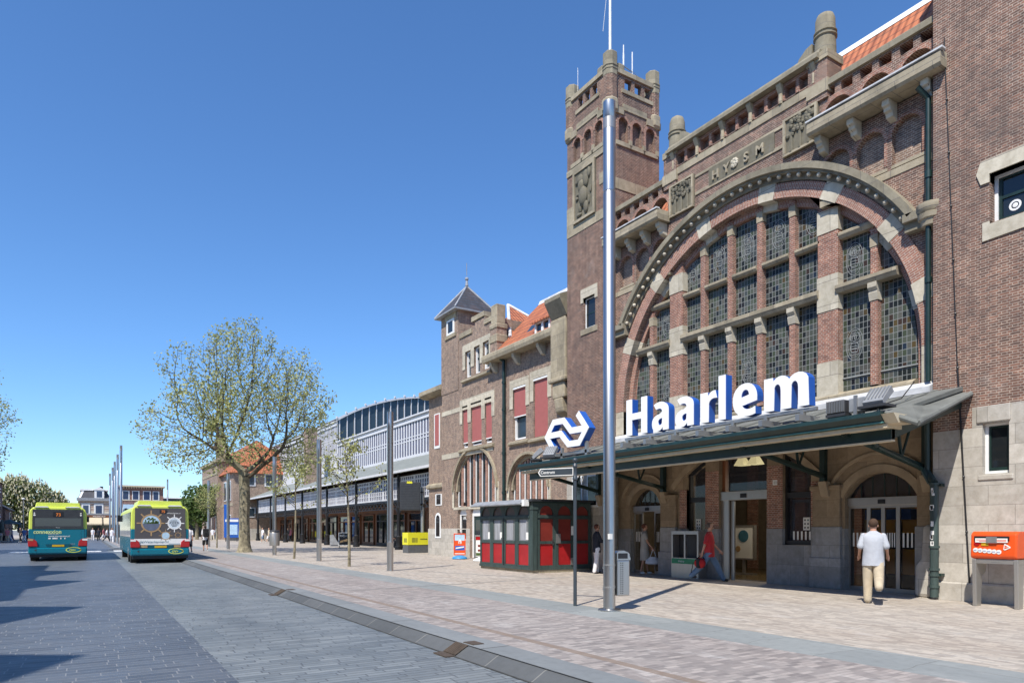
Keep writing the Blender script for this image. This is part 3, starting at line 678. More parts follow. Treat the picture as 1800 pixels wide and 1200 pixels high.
fr_=MB(); fr_.box(16.25,16.4,md[0]+.003,md[0]+.05,2.62,3.55); fr_.box(16.25,16.4,md[1]-.11,md[1]-.003,2.62,3.55); fr_.build('frame',M['wood'],dd)
for (a,b) in (mw,mw2):
    w_=MB().plate([archhole(a+.002,b-.002,1.09),[(a+.07,1.2),(a+.07,2.35),(b-.07,2.35),(b-.07,1.2)],[(a+.07,2.5)]+[(a+.07+(b-a-.14)*i/6,zmid(a+.07+(b-a-.14)*i/6)-.07) for i in range(7)]+[(b-.07,2.5)]],16.2,16.32).build('shop_window',M['black'],hall)
    MB().box(16.27,16.28,a+.06,b-.06,1.19,2.36).build('pane',M['fan'],w_); MB().box(16.27,16.28,a+.06,b-.06,2.48,3.4).build('pane',M['fan'],w_)
    st_=MB(); 
    for j in range(5): st_.box(16.262,16.268,a+.12+j*.12,a+.17+j*.12,1.22,1.45)
    if a<13:
        st_.build('safety_stripes',M['paper'],w_)
        MB().plate([[(a+.12,1.2),(a+.12,2.3),(b-.14,2.3),(b-.14,1.2)],[(a+.19,1.2),(a+.19,2.22),(b-.2,2.22),(b-.2,1.2)]],16.3,16.34).build('inner_frame',M['alu'],w_)
    tk=MB(); y=a+.13 if a<13 else b-.45; tk.box(16.245,16.256,y,y+.2,1.48,1.82); tk=tk.build('notice_sticker',M['paper'],w_)
    sq=MB()
    for i in range(3):
        for j in range(2): sq.sphere((16.243,y+.055+.09*j,1.55+.1*i),.028,6,4,sz=(.1,1,1),m=(1 if (i,j)==(2,0) else 0))
    sq.build('symbols',[M['black'],M['copper']],w_)
pl_=MB().box(GW-.02,GW-.01,12.02,12.16,2.72,2.86).build('house_number',M['paper'],hall)
MB().text('11',(GW-.021,12.14,2.745),(0,-1,0),(0,0,1),.12,.003,bold=.01).build('digits',M['black'],pl_)
# interior: floor, back wall, ceiling so that the doorways have depth
inte=empty('ticket_hall_interior',(0,0,0),None,None); inte.parent=hall; inte.location=-hall.location
B(16.5,22,7.8,18.5,-.1,.004).build('interior_floor',M['intfloor'],inte)
B(21.9,22.1,7.8,18.5,0,4.3).build('interior_wall',M['intw'] if 'intw' in M else M['render'],inte); B(16.5,22,7.7,7.8,0,4.3).build('interior_wall',M['intw'],inte); B(16.5,22,18.4,18.5,0,4.3).build('interior_wall',M['intw'],inte)
cr_=MB()
for k in range(5): cr_.box(21.75,21.9,8.8+k*2.1,9.2+k*2.1,0,4.2)
cr_.build('interior_pilaster',M['brickr'],inte)
# ================================================================ right corner block
blk=empty('station_corner_block',(17,6,0),'tall plain brick corner block with pale stone base behind the orange mailbox','building')
BX=15.6
def bp(u,v): return PX(u,v,BX)
w1=[(5.35,7.72),(5.35,8.72),(6.62,8.72),(6.62,7.72)]
y0,zt=bp(1727,745); y1,zb=bp(1774,830)
w2=[(y1,zb),(y1,zt),(y0,zt),(y0,zb)]
w3=[(5.0,zb),(5.0,zt),(y1-.28,zt),(y1-.28,zb)]
ZB=4.02
MB().plate([[(3.5,ZB),(3.5,19),(YR,19),(YR,3.6),(6.95,3.6),(6.95,ZB)],w1],BX,16.2).build('brick_wall',M['brick'],blk)
sb=MB(); sb.plate([[(3.5,.0),(3.5,ZB),(6.95,ZB),(6.95,3.6),(YR,3.6),(YR,0)],w2,w3],BX-.004,16.2); sb.build('stone_base',M['ash'],blk)
MB().box(BX+.6,22,3.5,YR,0,19).build('block_body',M['brick'],blk)
MB().plate([[(BX-.06,0),(BX-.06,.36),(BX-.03,.4),(BX,.4),(BX,0)]],3.5,YR,'y').build('footing',M['ash'],blk)
MB().plate([[(y+.55 if 0 else y,z) for y,z in ((7.72,0),(8.18,0),(8.16,.7),(8.05,.85),(8.0,1.6),(7.72,1.6))]],BX+.1,16.05).build('rounded_buttress',M['ash'],blk,bevel=.08)
ln=MB().plate([[(5.2,8.72),(5.2,9.02),(6.78,9.02),(6.86,8.78),(6.78,8.55),(6.62,8.55),(6.62,8.72)]],BX-.035,BX+.2).build('lintel',M['stonel'],blk)
MB().plate([[(5.2,7.45),(5.2,7.7),(6.62,7.7),(6.62,7.76),(6.75,7.76),(6.75,7.38)]],BX-.03,BX+.25).build('sill',M['stonel'],blk)
wf=MB().plate([w1,[(5.4,7.78),(5.4,8.66),(6.56,8.66),(6.56,7.78)]],BX+.2,BX+.3).build('window_frame',M['white'],blk)
MB().plate([[(5.4,7.78),(5.4,8.66),(6.56,8.66),(6.56,7.78)],[(5.45,7.85),(5.45,8.22),(6.5,8.22),(6.5,7.85)],[(5.45,8.28),(5.45,8.62),(5.95,8.62),(5.95,8.28)],[(6.0,8.28),(6.0,8.62),(6.5,8.62),(6.5,8.28)]],BX+.24,BX+.29).build('sash',M['green'],wf)
MB().box(BX+.27,BX+.28,5.4,6.56,7.78,8.66).build('pane',M['glass'],wf)
MB().arc(6.28,8.02,.07,.11,0,2*PI,BX+.26,BX+.268,16).sphere((BX+.264,6.28,8.02),.05,8,5,sz=(.1,1,1)).build('round_sticker',M['white'],wf)
for w in (w2,w3):
    f_=MB().plate([w,[(w[0][0]+.05,w[0][1]+.06),(w[0][0]+.05,w[1][1]-.05),(w[2][0]-.06,w[1][1]-.05),(w[2][0]-.06,w[0][1]+.06)]],BX+.12,BX+.2).build('window_frame',M['white'],blk)
    a0,a1=w[0][0]+.05,w[2][0]-.06; b0,b1=w[0][1]+.06,w[1][1]-.05
    MB().plate([[(a0,b0),(a0,b1),(a1,b1),(a1,b0)],[(a0+.04,b0+.07),(a0+.04,b1-.04),(a1-.04,b1-.04),(a1-.04,b0+.07)]],BX+.14,BX+.19).build('sash',M['green'],f_)
    MB().box(BX+.165,BX+.175,a0,a1,b0,b1).build('pane',M['glass'],f_)
tr=MB()
for w in (w2,):
    tr.box(BX-.04,BX+.1,w[0][0]-.03,w[2][0]+.1,w[1][1]+.02,w[1][1]+.36); tr.box(BX-.03,BX+.1,w[0][0]-.08,w[2][0]+.08,w[0][1]-.13,w[0][1]-.02)
tr.build('window_surround',M['ash'],blk,bevel=.02)
# drainpipes and lightning conductor
dp=empty('drainpipe',(15.7,7.86,0),'dark green drainpipe beside the great arch with stickers near its foot','drainpipe')
px_,py_=15.68,7.86
MB().cyl((px_,py_,4.75),(px_,py_,10.95),.055,n=10).cyl((px_,py_,9.2),(px_,py_,9.35),.075,n=10).cyl((px_,py_,6.9),(px_,py_,7.02),.075,n=10).cyl((px_,py_,10.95),(15.5,8.0,11.2),.06,n=8).build('upper_pipe',M['green'],dp,smooth=True)
px2,py2=15.45,7.62
lp=MB().cyl((px2,py2,.05),(px2,py2,2.5),.085,n=12).cyl((px2,py2,2.5),(px_-.04,py_,2.75),.075,n=10).cyl((px_-.04,py_,2.75),(px_-.04,py_,4.4),.06,n=10)
for z in (.25,.5,.62,1.1,2.45): lp.cyl((px2,py2,z),(px2,py2,z+.05),.105,n=12)
lp.build('lower_pipe',M['greenw'],dp,smooth=True)
sk=MB(); rn=random.Random(3)
for k in range(12):
    z=rn.uniform(1.1,2.3); a=rn.uniform(-2.8,-1.6); sk.box(px2-.092,px2-.085,py2-.05+rn.random()*.04,py2+rn.random()*.05,z,z+rn.uniform(.03,.12))
sk.build('sticker_patches',M['paper'],dp)
MB().box(px2,BX,py2-.14,py2-.06,.5,.56).box(px2,BX,py2-.14,py2-.06,2.42,2.48).build('bracket',M['green'],dp)
cd=MB(); yb2=PX(1712,900,BX)[0]; yt=PX(1668,100,BX)[0]
cd.cyl((BX-.03,PX(1707,1055,BX)[0],.05),(BX-.03,PX(1684,640,BX)[0],5.0),.016,n=6).cyl((BX-.03,PX(1684,640,BX)[0],5.0),(BX-.03,PX(1661,60,BX)[0],12.),.01,n=6)
for k in range(10): 
    z=.3+k*1.15; t=(z-.05)/4.95; y=PX(1707,1055,BX)[0]+(PX(1684,640,BX)[0]-PX(1707,1055,BX)[0])*t if z<5 else PX(1684,640,BX)[0]+(PX(1661,60,BX)[0]-PX(1684,640,BX)[0])*(z-5)/7
    cd.sphere((BX-.03,y,z),.028,6,4)
tag(cd.build('lightning_conductor',M['black']),'thin dark lightning conductor cable clipped up the corner block wall','cable')
# ================================================================ STAIR TOWER
TX=15.6; TY0=18.5; TY1=20.98; TE=17.95
def tz(v,u=997): return PX(u,v,TX)[1]
tw=empty('stair_tower',(16.8,19.7,0),'slender dark brick stair tower with stone turrets, carved beast relief and a flagpole','tower')
zb=tz(300); zc=tz(243); zcop=tz(172,1006)   # blind sill, corbel band, coping
B(TX+.14,TE,TY0+.14,TY1,3.6,zc+.2).build('shaft',M['brickt'],tw)
def niches(a0,a1,n=3):
    w=(a1-a0)/n; return [hole(a0+k*w+.1,a0+(k+1)*w-.1,zb+.05,zb+.72) for k in range(n)]
nf=niches(TY0+.28,TY1-.3)
MB().plate([[(TY0,3.6),(TY0,zc),(TY1,zc),(TY1,3.6)],[(19.3,8.86),(19.3,10.0),(19.98,10.0),(19.98,8.86)]]+nf,TX,TX+.16).build('front_wall',M['brickt'],tw)
ne=niches(TX+.3,TE-.1)
MB().plate([[(TX+.162,3.6),(TX+.162,zc),(TE+.02,zc),(TE+.02,3.6)]]+[[(x,z) for x,z in h] for h in ne],TY0,TY0+.16,'y').build('east_wall',M['brickt'],tw)
sl=MB()
for k in range(3):
    for hs,ax in ((nf,0),(ne,1)):
        h=hs[k]; c=(h[0][0]+h[-1][0])/2; hw=(h[-1][0]-h[0][0])/2
        if ax==0: sl.box(TX-.05,TX+.14,c-hw-.13,c+hw+.13,zb-.09,zb+.06).box(TX-.06,TX+.02,c-hw-.2,c-hw-.06,zb+.02,zb+.2)
        else: sl.box(c-hw-.12,c+hw+.12,TY0-.05,TY0+.14,zb-.09,zb+.06).box(c+hw+.03,c+hw+.16,TY0-.06,TY0+.02,zb+.02,zb+.2)
sl.box(TX-.035,TX+.02,TY0,TY1,zb-.32,zb-.1)
sl.build('arcade_sill',M['stone'],tw)
ar=MB()
for h in nf:
    c=(h[0][0]+h[-1][0])/2; hw=(h[-1][0]-h[0][0])/2; ar.arc(c,zb+.72,hw,hw+.09,0,PI,TX-.02,TX+.03,12); ar.box(TX-.02,TX+.03,h[0][0]-.09,h[0][0],zb+.1,zb+.72)
for h in ne:
    c=(h[0][0]+h[-1][0])/2; hw=(h[-1][0]-h[0][0])/2; n_=12
    L=[(c+(hw+.09)*math.cos(PI*i/n_),zb+.72+(hw+.09)*math.sin(PI*i/n_)) for i in range(n_+1)]+[(c+hw*math.cos(PI-PI*i/n_),zb+.72+hw*math.sin(PI-PI*i/n_)) for i in range(n_+1)]
    ar.plate([L],TY0-.02,TY0+.03,'y'); ar.box(h[0][0]-.09,h[0][0],TY0-.02,TY0+.03,zb+.1,zb+.72)
ar.build('arcade_trim',M['brickr'],tw)
zr0=tz(405); zr1=zb-.3
bd=MB().box(TX-.02,TX+.05,TY0,TY1,zr0-.35,zr0+.0).box(TX-.02,TX+.05,TY1-.55,TY1,zr0,zr0+.75).box(TX-.02,TX+.05,TY0,TY0+.55,zr0+.9,zr0+1.3)
bd.box(TX+.02,TE+.05,TY0-.02,TY0+.05,tz(313,1070)-.3,tz(313,1070)+.08); bd.build('stone_band',M['stone'],tw)
ry0,ry1=PX(1048,350,TX)[0],PX(1010,350,TX)[0]
rp=B(TX-.06,TX+.08,ry0,ry1,zr0,zr1).build('beast_relief',M['stonedd'],tw)
be=MB()
def blob(y,z,r,sy=1,sz=1): be.sphere((TX-.08,ry0+(ry1-ry0)*(1-y),zr0+(zr1-zr0)*z),r,10,7,sz=(.5,sy,sz))
for y,z,r,sy,sz in ((.5,.42,.3,.8,1.3),(.42,.62,.26,.7,1.),(.35,.76,.19,1,1),(.22,.74,.1,1.4,.7),(.62,.72,.22,.7,1.5),(.75,.8,.14,.6,1.4),(.3,.5,.11,1.6,.6),(.2,.44,.09,1.,.8),(.35,.25,.14,.7,1.6),(.62,.2,.16,.8,1.4),(.3,.12,.1,1.6,.7),(.75,.3,.08,.7,2.),(.82,.48,.07,.8,2.)): blob(y,z,r,sy,sz)
be.build('carved_beast',M['stonedd'],rp,smooth=True)
MB().plate([[(ry0,zr0),(ry0,zr1),(ry1,zr1),(ry1,zr0)],[(ry0+.1,zr0+.1),(ry0+.1,zr1-.15),(ry1-.1,zr1-.15),(ry1-.1,zr0+.1)]],TX-.1,TX-.05).build('frame',M['stone'],rp)
# window in the shaft
wo=[(19.3,8.86),(19.3,10.0),(19.98,10.0),(19.98,8.86)]
f=MB().plate([wo,[(19.35,8.93),(19.35,9.95),(19.93,9.95),(19.93,8.93)]],TX+.1,TX+.135).build('window_frame',M['white'],tw)
MB().box(TX+.12,TX+.125,19.35,19.93,8.93,9.95).build('pane',M['glass'],f); B(TX+.11,TX+.13,19.35,19.93,9.4,9.44).build('glazing_bar',M['green'],f)
MB().plate([[(19.16,9.85),(19.16,10.35),(20.12,10.35),(20.12,9.85),(19.98,9.85),(19.98,10.0),(19.3,10.0),(19.3,9.85)]],TX-.03,TX+.12).build('lintel',M['stonel'],tw); B(TX-.03,TX+.12,19.16,20.12,8.66,8.86).build('sill',M['stone'],tw)
# crown
cr=MB()
cr.box(TX-.06,TX+.3,TY0-.06,TY0+.62,zc-.22,zc+.02).box(TX-.06,TX+.3,TY1-.62,TY1+.02,zc-.22,zc+.02).box(TE-.62,TE+.05,TY0-.06,TY0+.3,zc-.22,zc+.02).box(TX-.03,TX+.3,TY0+.6,TY1-.6,zc-.02,zc+.2).box(TX+.6,TE-.6,TY0-.03,TY0+.3,zc-.02,zc+.2).box(TX+.3,TX+.62,TY0-.06,TY0+.3,zc-.22,zc+.02)
cr.build('crown_band',M['stone'],tw)
zo=zc+.72; zt=zcop-.16
def openings(a,b):
    w=(b-a)/3; return [[(a+k*w+.07,zo),(a+k*w+.07,zt-.08),(a+(k+1)*w-.07,zt-.08),(a+(k+1)*w-.07,zo)] for k in range(3)]
for ax in range(4):
    if ax in (0,2):
        x0,x1=(TX,TX+.2) if ax==0 else (TE-.2,TE)
        MB().plate([[(TY0+.3,zc),(TY0+.3,zt),(TY1-.3,zt),(TY1-.3,zc)]]+openings(TY0+.62,TY1-.6),x0,x1).build('parapet',M['brickt'],tw)
        B(x0-.06,x1+.06,TY0+.3,TY1-.3,zt,zt+.16).build('coping',M['stone'],tw); B(x0-.04,x1+.02,TY0+.55,TY1-.55,zo-.14,zo-.002).build('ledge',M['stone'],tw)
    else:
        y0,y1=(TY0,TY0+.2) if ax==1 else (TY1-.2,TY1)
        MB().plate([[(TX+.3,zc),(TX+.3,zt),(TE-.3,zt),(TE-.3,zc)]]+openings(TX+.62,TE-.3),y0,y1,'y').build('parapet',M['brickt'],tw)
        B(TX+.3,TE-.3,y0-.06,y1+.06,zt,zt+.16).build('coping',M['stone'],tw); B(TX+.55,TE-.3,y0-.04,y1+.02,zo-.14,zo-.002).build('ledge',M['stone'],tw)
MB().box(TX+.2,TE-.2,TY0+.2,TY1-.2,zc,zc+.3).build('tower_roof',M['zinc'],tw)
zt2=tz(143,1010)
def turret(x,y):
    t=MB().lathe((x,y,zc-.2),[(.22,0),(.26,.2),(.26,zcop-zc-.1)],8,rot=PI/8).build('turret',M['brickt'],tw)
    z0=zcop-.3
    MB().lathe((x,y,z0),[(.27,0),(.27,.18),(.29,.2),(.29,.24),(.265,.26),(.265,.3),(.29,.32),(.29,.36),(.265,.38),(.265,zt2-z0-.05),(.22,zt2-z0)],8,rot=PI/8).build('turret_cap',M['stoned'],t)
    MB().lathe((x,y,zc-.24),[(.2,0),(.3,.1),(.3,.45),(.26,.5)],8,rot=PI/8).build('turret_base',M['stone'],t)
for x,y in ((TX+.16,TY0+.16),(TX+.16,TY1-.12),(TE-.16,TY0+.16),(TE-.16,TY1-.16)): turret(x,y)
for a,b,c,d in ((TX+.0,TX+.24,TY0+.4,TY0+.72),(TX+.4,TX+.72,TY0,TY0+.24)):
    B(a,b,c,d,zcop,zcop+.26).build('coping_block',M['stoned'],tw,bevel=.06)
fp=MB().cyl((TX+.16,TY0+.16,zt2),(TX+.16,TY0+.16,zt2+6),.05,.035,8).build('flagpole',M['white'],tw,smooth=True)
MB().cyl((TX+.1,TY0+.2,zt2+2.6),(TX+.05,TY0+.42,zt2+.9),.008,n=4).build('halyard',M['paper'],fp)
an=empty('antenna',(16.9,18.8,zc),'pair of thin white aerial rods joined by a bar above the stair tower','antenna')
ax_,ay_=TX+.95,TY0+.35
hz=tz(70,1070)+.15
MB().cyl((ax_,ay_,zc+.3),(ax_,ay_,zcop+.95),.03,n=6).cyl((ax_,ay_,zcop+.95),(ax_,ay_,hz+.2),.022,n=6).build('mast',M['white'],an)
MB().cyl((ax_+.42,ay_,zcop+.1),(ax_+.42,ay_,zcop+.55),.018,n=6).cyl((ax_+.42,ay_,zcop+.5),(ax_+.42,ay_,zcop+1.15),.022,n=6).build('rod',M['white'],an)
MB().cyl((ax_,ay_,zcop+.5),(ax_+.42,ay_,zcop+.42),.02,n=6).cyl((ax_+.42,ay_,zcop+.45),(TE-.2,TY0+.2,zcop),.008,n=4).build('crossbar',M['steeld'],an)
tag(MB().cyl((TX+.2,TY1-.4,zcop),(TX+.2,TY1-.4,zcop+1.15),.007,n=5).build('lightning_rod',M['steeld']),'thin lightning rod on the rear corner of the stair tower','lightning rod')
MB().box(TX-.02,TX+.2,TY0-.02,TY1,0,3.7).box(TX+.2,TE,TY0+.2,TY1,0,3.7).build('tower_base',M['ash'],tw)
for y in (19.1,20.0):
    f=MB().box(TX-.05,TX-.02,y,y+.62,2.3,3.5).build('window_frame',M['white'],tw); MB().box(TX-.06,TX-.045,y+.08,y+.55,2.38,3.42).build('pane',M['glass'],f)
# stepped stone buttress on the left edge of the tower
MB().box(16.0,17.2,TY1-.02,TY1+.32,9,11.35).box(16.1,17.2,TY1-.02,TY1+.22,11.35,12.2).box(16.2,17.2,TY1-.02,TY1+.14,12.2,12.9).build('stepped_buttress',M['stoned'],tw,bevel=.05)
# ================================================================ LEFT WING
WX=17.2
wg=empty('station_wing',(18.5,29,0),'brick station wing with red window blinds, orange tiled roof and small slate-roofed corner turret','building')
def wp(u,v): return PX(u,v,WX)
yE=wp(777,900)[0]; yP=wp(867,900)[0]; yS=21.2        # far end, step between pavilion and low part, start
zcor=wp(864,640)[1]+.05; 
def ww(u0,u1,vt,vb):
    a=YX(u1,WX); b=YX(u0,WX); um=(u0+u1)/2
    return [(b,wp(um,vb)[1]),(b,wp(um,vt)[1]),(a,wp(um,vt)[1]),(a,wp(um,vb)[1])]
holes=[]
wins=[]
for (u0,u1,vt,vb,blind_) in ((813,822.5,713,787,.87),(828,846.5,705.5,782,.9),(852.5,864.5,698,778,.88),(902,924.5,678,772,.55),(938,963,662,766,1.)):
    h=ww(u0,u1,vt,vb); wins.append((h,blind_)); 
for u0,u1,vt,vb in ((818,828,617,663),(833.5,844,608,656),(849,860,599.5,648)): wins.append((ww(u0,u1,vt,vb),0))
zpar=wp(830,575)[1]
big=[]
for uc0,uc1,vs in ((796,877,860),(892,968,858)):
    a=YX(uc1,WX); b=YX(uc0,WX); zs=wp((uc0+uc1)/2,vs)[1]
    big.append((a,b,zs))
zsill_up=wp(774,806)[1]
out=[(yS,.0),(yS,zcor),(yP,zcor),(yP,zpar),(yE,zpar),(yE,0)]
loops=[out]+[w[0] for w in wins]
ats=[]
for a,b,zs in big:
    hw=(b-a)/2; rise=hw*.92; h=hole(a+.18,b-.18,zs-.85,zs,rise*.94,14); ats.append((h,a,b,zs,rise)); loops.append(h)
door=ww(827,847,905,974); dh=hole(door[2][0],door[0][0],.02,wp(837,903)[1],None)
win_s=ww(804.5,820,905,945); wh=hole(win_s[2][0],win_s[0][0],.9,wp(812,905)[1],None)
loops+=[dh,wh]
MB().plate(loops,WX,WX+.5).build('wall',M['brickw'],wg)
MB().box(WX+.45,24,yS,yE,0,zcor).box(WX+.45,22,yP,yE,zcor,zpar).build('wing_body',M['brickw'],wg)
MB().plate([[(yS,.0),(yS,1.5),(door[2][0]-.05,1.5),(door[2][0]-.05,0)]],WX-.03,WX+.02).plate([[(door[0][0]+.05,0),(door[0][0]+.05,1.55),(yE+.02,1.55),(yE+.02,0)],[(p[0],min(p[1],1.54)) for p in (wh[0],(wh[0][0],1.5),(wh[-1][0],1.5),wh[-1])]],WX-.03,WX+.02).build('stone_base',M['ash'],wg)
b_=MB()
for z0,z1 in ((wp(774,730)[1]-.12,wp(774,730)[1]+.12),(zsill_up-.1,zsill_up+.18)):
    b_.box(WX-.02,WX+.05,yP+.0,yE,z0,z1)
b_.box(WX-.02,WX+.05,yS,yP,wp(880,700)[1]-.1,wp(880,700)[1]+.15) if 0 else None
b_.box(WX-.02,WX+.02,yS,yE,wp(770,862)[1]-.06,wp(770,862)[1]+.06) if 0 else None
b_.build('stone_band',M['stonel'],wg)
for h,bl_ in wins:
    a,b=h[2][0],h[0][0]; z0,z1=h[0][1],h[1][1]
    f=MB().plate([h,[(b-.1,z0+.1),(b-.1,z1-.08),(a+.1,z1-.08),(a+.1,z0+.1)]],WX+.12,WX+.22).build('window',M['white'],wg)
    MB().box(WX+.2,WX+.215,a+.05,b-.05,z0+.05,z1-.05).build('pane',M['glassb'],f)
    if bl_==0: MB().box(WX+.15,WX+.19,a+.1,b-.1,(z0+z1)/2+.1,(z0+z1)/2+.16).box(WX+.15,WX+.19,(a+b)/2-.02,(a+b)/2+.02,(z0+z1)/2+.1,z1-.05).build('glazing_bar',M['green'],f)
    else:
        zz=z1-(z1-z0)*bl_
        MB().box(WX+.06,WX+.075,a+.02,b-.02,zz,z1-.04).build('blind',M['blind'],f); MB().box(WX+.045,WX+.09,a+.02,b-.02,zz-.05,zz).box(WX-.02,WX+.09,a+.0,b-.0,z1-.1,z1-.02).build('blind_rail',M['white'],f)
def surround(ws,z1x=.3):
    a=min(w[0][2][0] for w in ws)-.28; b=max(w[0][0][0] for w in ws)+.28; z1=max(w[0][1][1] for w in ws); z0=min(w[0][0][1] for w in ws)
    hs=[w[0] for w in ws]
    lp=[(a,z1-1.0),(a,z1+z1x),(b,z1+z1x),(b,z1-1.0)]
    pts=[lp[0],lp[1],lp[2],lp[3]]
    for h in sorted(hs,key=lambda h:-h[0][0]): pts+= [(h[0][0],z1-1.0),(h[1][0],h[1][1]),(h[2][0],h[2][1]),(h[3][0],z1-1.0)]
    MB().plate([pts],WX-.03,WX+.03).build('window_surround',M['stonel'],wg)
    MB().plate([[(WX-.14,z0-.1),(WX-.14,z0-.2),(WX,z0-.26),(WX+.1,z0-.2),(WX+.1,z0)]],a,b,'y').build('sill',M['stone'],wg)
surround(wins[0:3]); surround(wins[3:4],.35); surround(wins[4:5],.35); surround(wins[5:8],.3)
for w in wins[:5]:
    h=w[0]; c=(h[0][0]+h[2][0])/2; hw=(h[0][0]-h[2][0])/2; z=h[1][1]+.34; rise=.45; r=(hw*hw+rise*rise)/(2*rise); a=math.asin(min(1,hw/r)) if rise<hw else PI/2
    MB().arc(c,z+rise-r,r-.02,r+.1,PI/2-a*.95,PI/2+a*.95,WX-.012,WX+.02,10).build('relieving_arch',M['brickw'],wg)
# big ground-floor arches with slender lights
for h,a,b,zs,rise in ats:
    m_=MB(); hw=(b-a)/2-.18; r=(hw*hw+(rise*.94)**2)/(2*rise*.94); zc_=zs+rise*.94-r; an_=math.asin(min(1,hw/r)); c=(a+b)/2
    m_.arc(c,zc_,r+.02,r+.14,PI/2-an_,PI/2+an_,WX-.12,WX+.1,18); m_.arc(c,zc_,r-.14,r,PI/2-an_,PI/2+an_,WX+.1,WX+.4,18)
    hm_=m_.build('arch_hood',M['stone'],wg)
    pi=MB(); gl=MB(); fw=MB(); n=7
    for k in range(n+1):
        y=a+.18+(b-a-.36)*k/n; top=zc_+math.sqrt(max(.0,r*r-(y-c)**2)) if abs(y-c)<r else zs
        if 0<k<n: pi.box(WX+.14,WX+.3,y-.09,y+.09,zs-.85,top)
        if k<n:
            y1=a+.18+(b-a-.36)*(k+1)/n; t2=zc_+math.sqrt(max(.0,r*r-(y1-c)**2)); zz=min(top,t2)
            fw.box(WX+.2,WX+.25,y+.095,y+.15,zs-.8,zz+.1); fw.box(WX+.2,WX+.25,y1-.15,y1-.095,zs-.8,max(zz,t2)); fw.box(WX+.2,WX+.25,y+.095,y1-.095,zs-.85,zs-.78)
    fw.build('window_frame',M['white'],hm_); pi.build('brick_pier',M['brickr'],hm_); B(WX+.24,WX+.28,a+.1,b-.1,zs-.85,zs+rise).build('pane',M['glass'],hm_)
    si2=MB().box(WX-.02,WX+.4,a+.1,b-.1,zs-1.0,zs-.86).box(WX-.03,WX+.03,a-.02,a+.18,zs-.9,zs+.3).box(WX-.03,WX+.03,b-.18,b+.02,zs-.9,zs+.3).build('stone_trim',M['stonel'],hm_)
f=MB().plate([dh,[(dh[0][0]+.12,.02),(dh[0][0]+.12,dh[1][1]-.1),(dh[-1][0]-.12,dh[1][1]-.1),(dh[-1][0]-.12,.02)]],WX+.12,WX+.25).build('door_frame',M['white'],wg)
MB().box(WX+.16,WX+.22,dh[0][0]+.12,dh[-1][0]-.12,.02,dh[1][1]-.1).build('door',M['green'],f); MB().box(WX+.155,WX+.165,dh[0][0]+.3,dh[-1][0]-.3,.9,dh[1][1]-.3).build('pane',M['glass'],f)
f=MB().plate([wh,[(wh[0][0]+.12,1.0),(wh[0][0]+.12,wh[1][1]),(wh[-1][0]-.12,wh[1][1]),(wh[-1][0]-.12,1.0)]],WX+.15,WX+.25).build('shop_window',M['white'],wg); MB().box(WX+.2,WX+.22,wh[0][0]+.05,wh[-1][0]-.05,.95,wh[1][1]+.7).build('pane',M['glass'],f)
sg=MB().box(WX+.17,WX+.19,wh[0][0]+.2,wh[-1][0]-.2,1.9,2.45); sg=sg.build('shop_sign',M['black'],f); MB().text('AKO',(WX+.165,wh[-1][0]-.35,2.03),(0,-1,0),(0,0,1),.27,.004,bold=.01).build('lettering',M['paper'],sg)
# arched window left of that, on the recessed end bay
eb=MB(); XB=WX+.35; yF=YX(754,XB)
ebw=ww(758,773,895,940)
B(XB,22,yE,yF,0,wp(765,690)[1]).build('end_bay',M['brickw'],wg); B(XB-.03,22,yE,yF+.05,0,1.55).build('end_bay_base',M['ash'],wg)
zc2=wp(765,690)[1]
MB().plate([[(XB-.5,zc2+.05),(XB-.5,zc2+.3),(XB-.35,zc2+.36),(22,zc2+.36),(22,zc2),(XB-.2,zc2-.1)]],yE-.02,yF+.4,'y').build('cornice',M['stone'],wg)
f=B(XB-.03,XB+.02,YX(773.5,XB),YX(764,XB),PX(768,788,XB)[1],PX(768,727,XB)[1]).build('window',M['white'],wg); B(XB-.045,XB-.03,YX(773,XB)+.05,YX(764,XB)-.12,PX(768,783,XB)[1],PX(768,729,XB)[1]).build('blind',M['blind'],f)
f=B(XB-.03,XB+.02,YX(777,XB),YX(766,XB),PX(770,888,XB)[1],PX(770,868,XB)[1]).build('window',M['white'],wg); B(XB-.04,XB-.03,YX(776,XB)+.05,YX(768,XB),PX(770,886,XB)[1],PX(770,869,XB)[1]).build('pane',M['glass'],f)
MB().plate([[(XB-.15,3.95),(XB-.15,4.1),(XB,4.22),(XB,3.9)]],yE,yF+.1,'y').build('ledge',M['stone'],wg)
hh=hole(YX(776,XB),YX(766,XB),1.0,PX(771,912,XB)[1]); f=MB().plate([hh],XB-.05,XB-.03).build('shop_window',M['white'],wg); MB().plate([hole(hh[0][0]+.14,hh[-1][0]-.14,1.1,hh[1][1])],XB-.06,XB-.05).build('pane',M['glass'],f)
# stone gutter cornice + brackets + roof over the low part
co=MB().plate([[(WX-.55,zcor-.1),(WX-.6,zcor+.05),(WX-.6,zcor+.2),(WX-.5,zcor+.28),(WX+.3,zcor+.28),(WX+.3,zcor-.1)]],yS,yP+.15,'y').build('cornice',M['stone'],wg)
for k in range(4):
    y=yP-.25-k*(yP-yS-1.5)/3.2; MB().plate([[(WX-.4,zcor-.1),(WX-.38,zcor-.25),(WX-.15,zcor-.55),(WX,zcor-.6),(WX,zcor-.1)]],y-.2,y,'y').build('bracket',M['stonel'],wg)
zri=PX(926,545,WX+2.6)[1]
rf=MB().plate([[(WX-.3,zcor+.28),(WX+2.6,zri),(WX+5.6,zcor+.28)]],yS-.8,yP-.3,'y').build('tiled_roof',M['tile'],wg)
MB().plate([[(WX+2.5,zri-.1),(WX+2.6,zri+.12),(WX+2.7,zri-.1)]],yS-.8,yP-.3,'y').build('ridge',M['whitez'],rf)
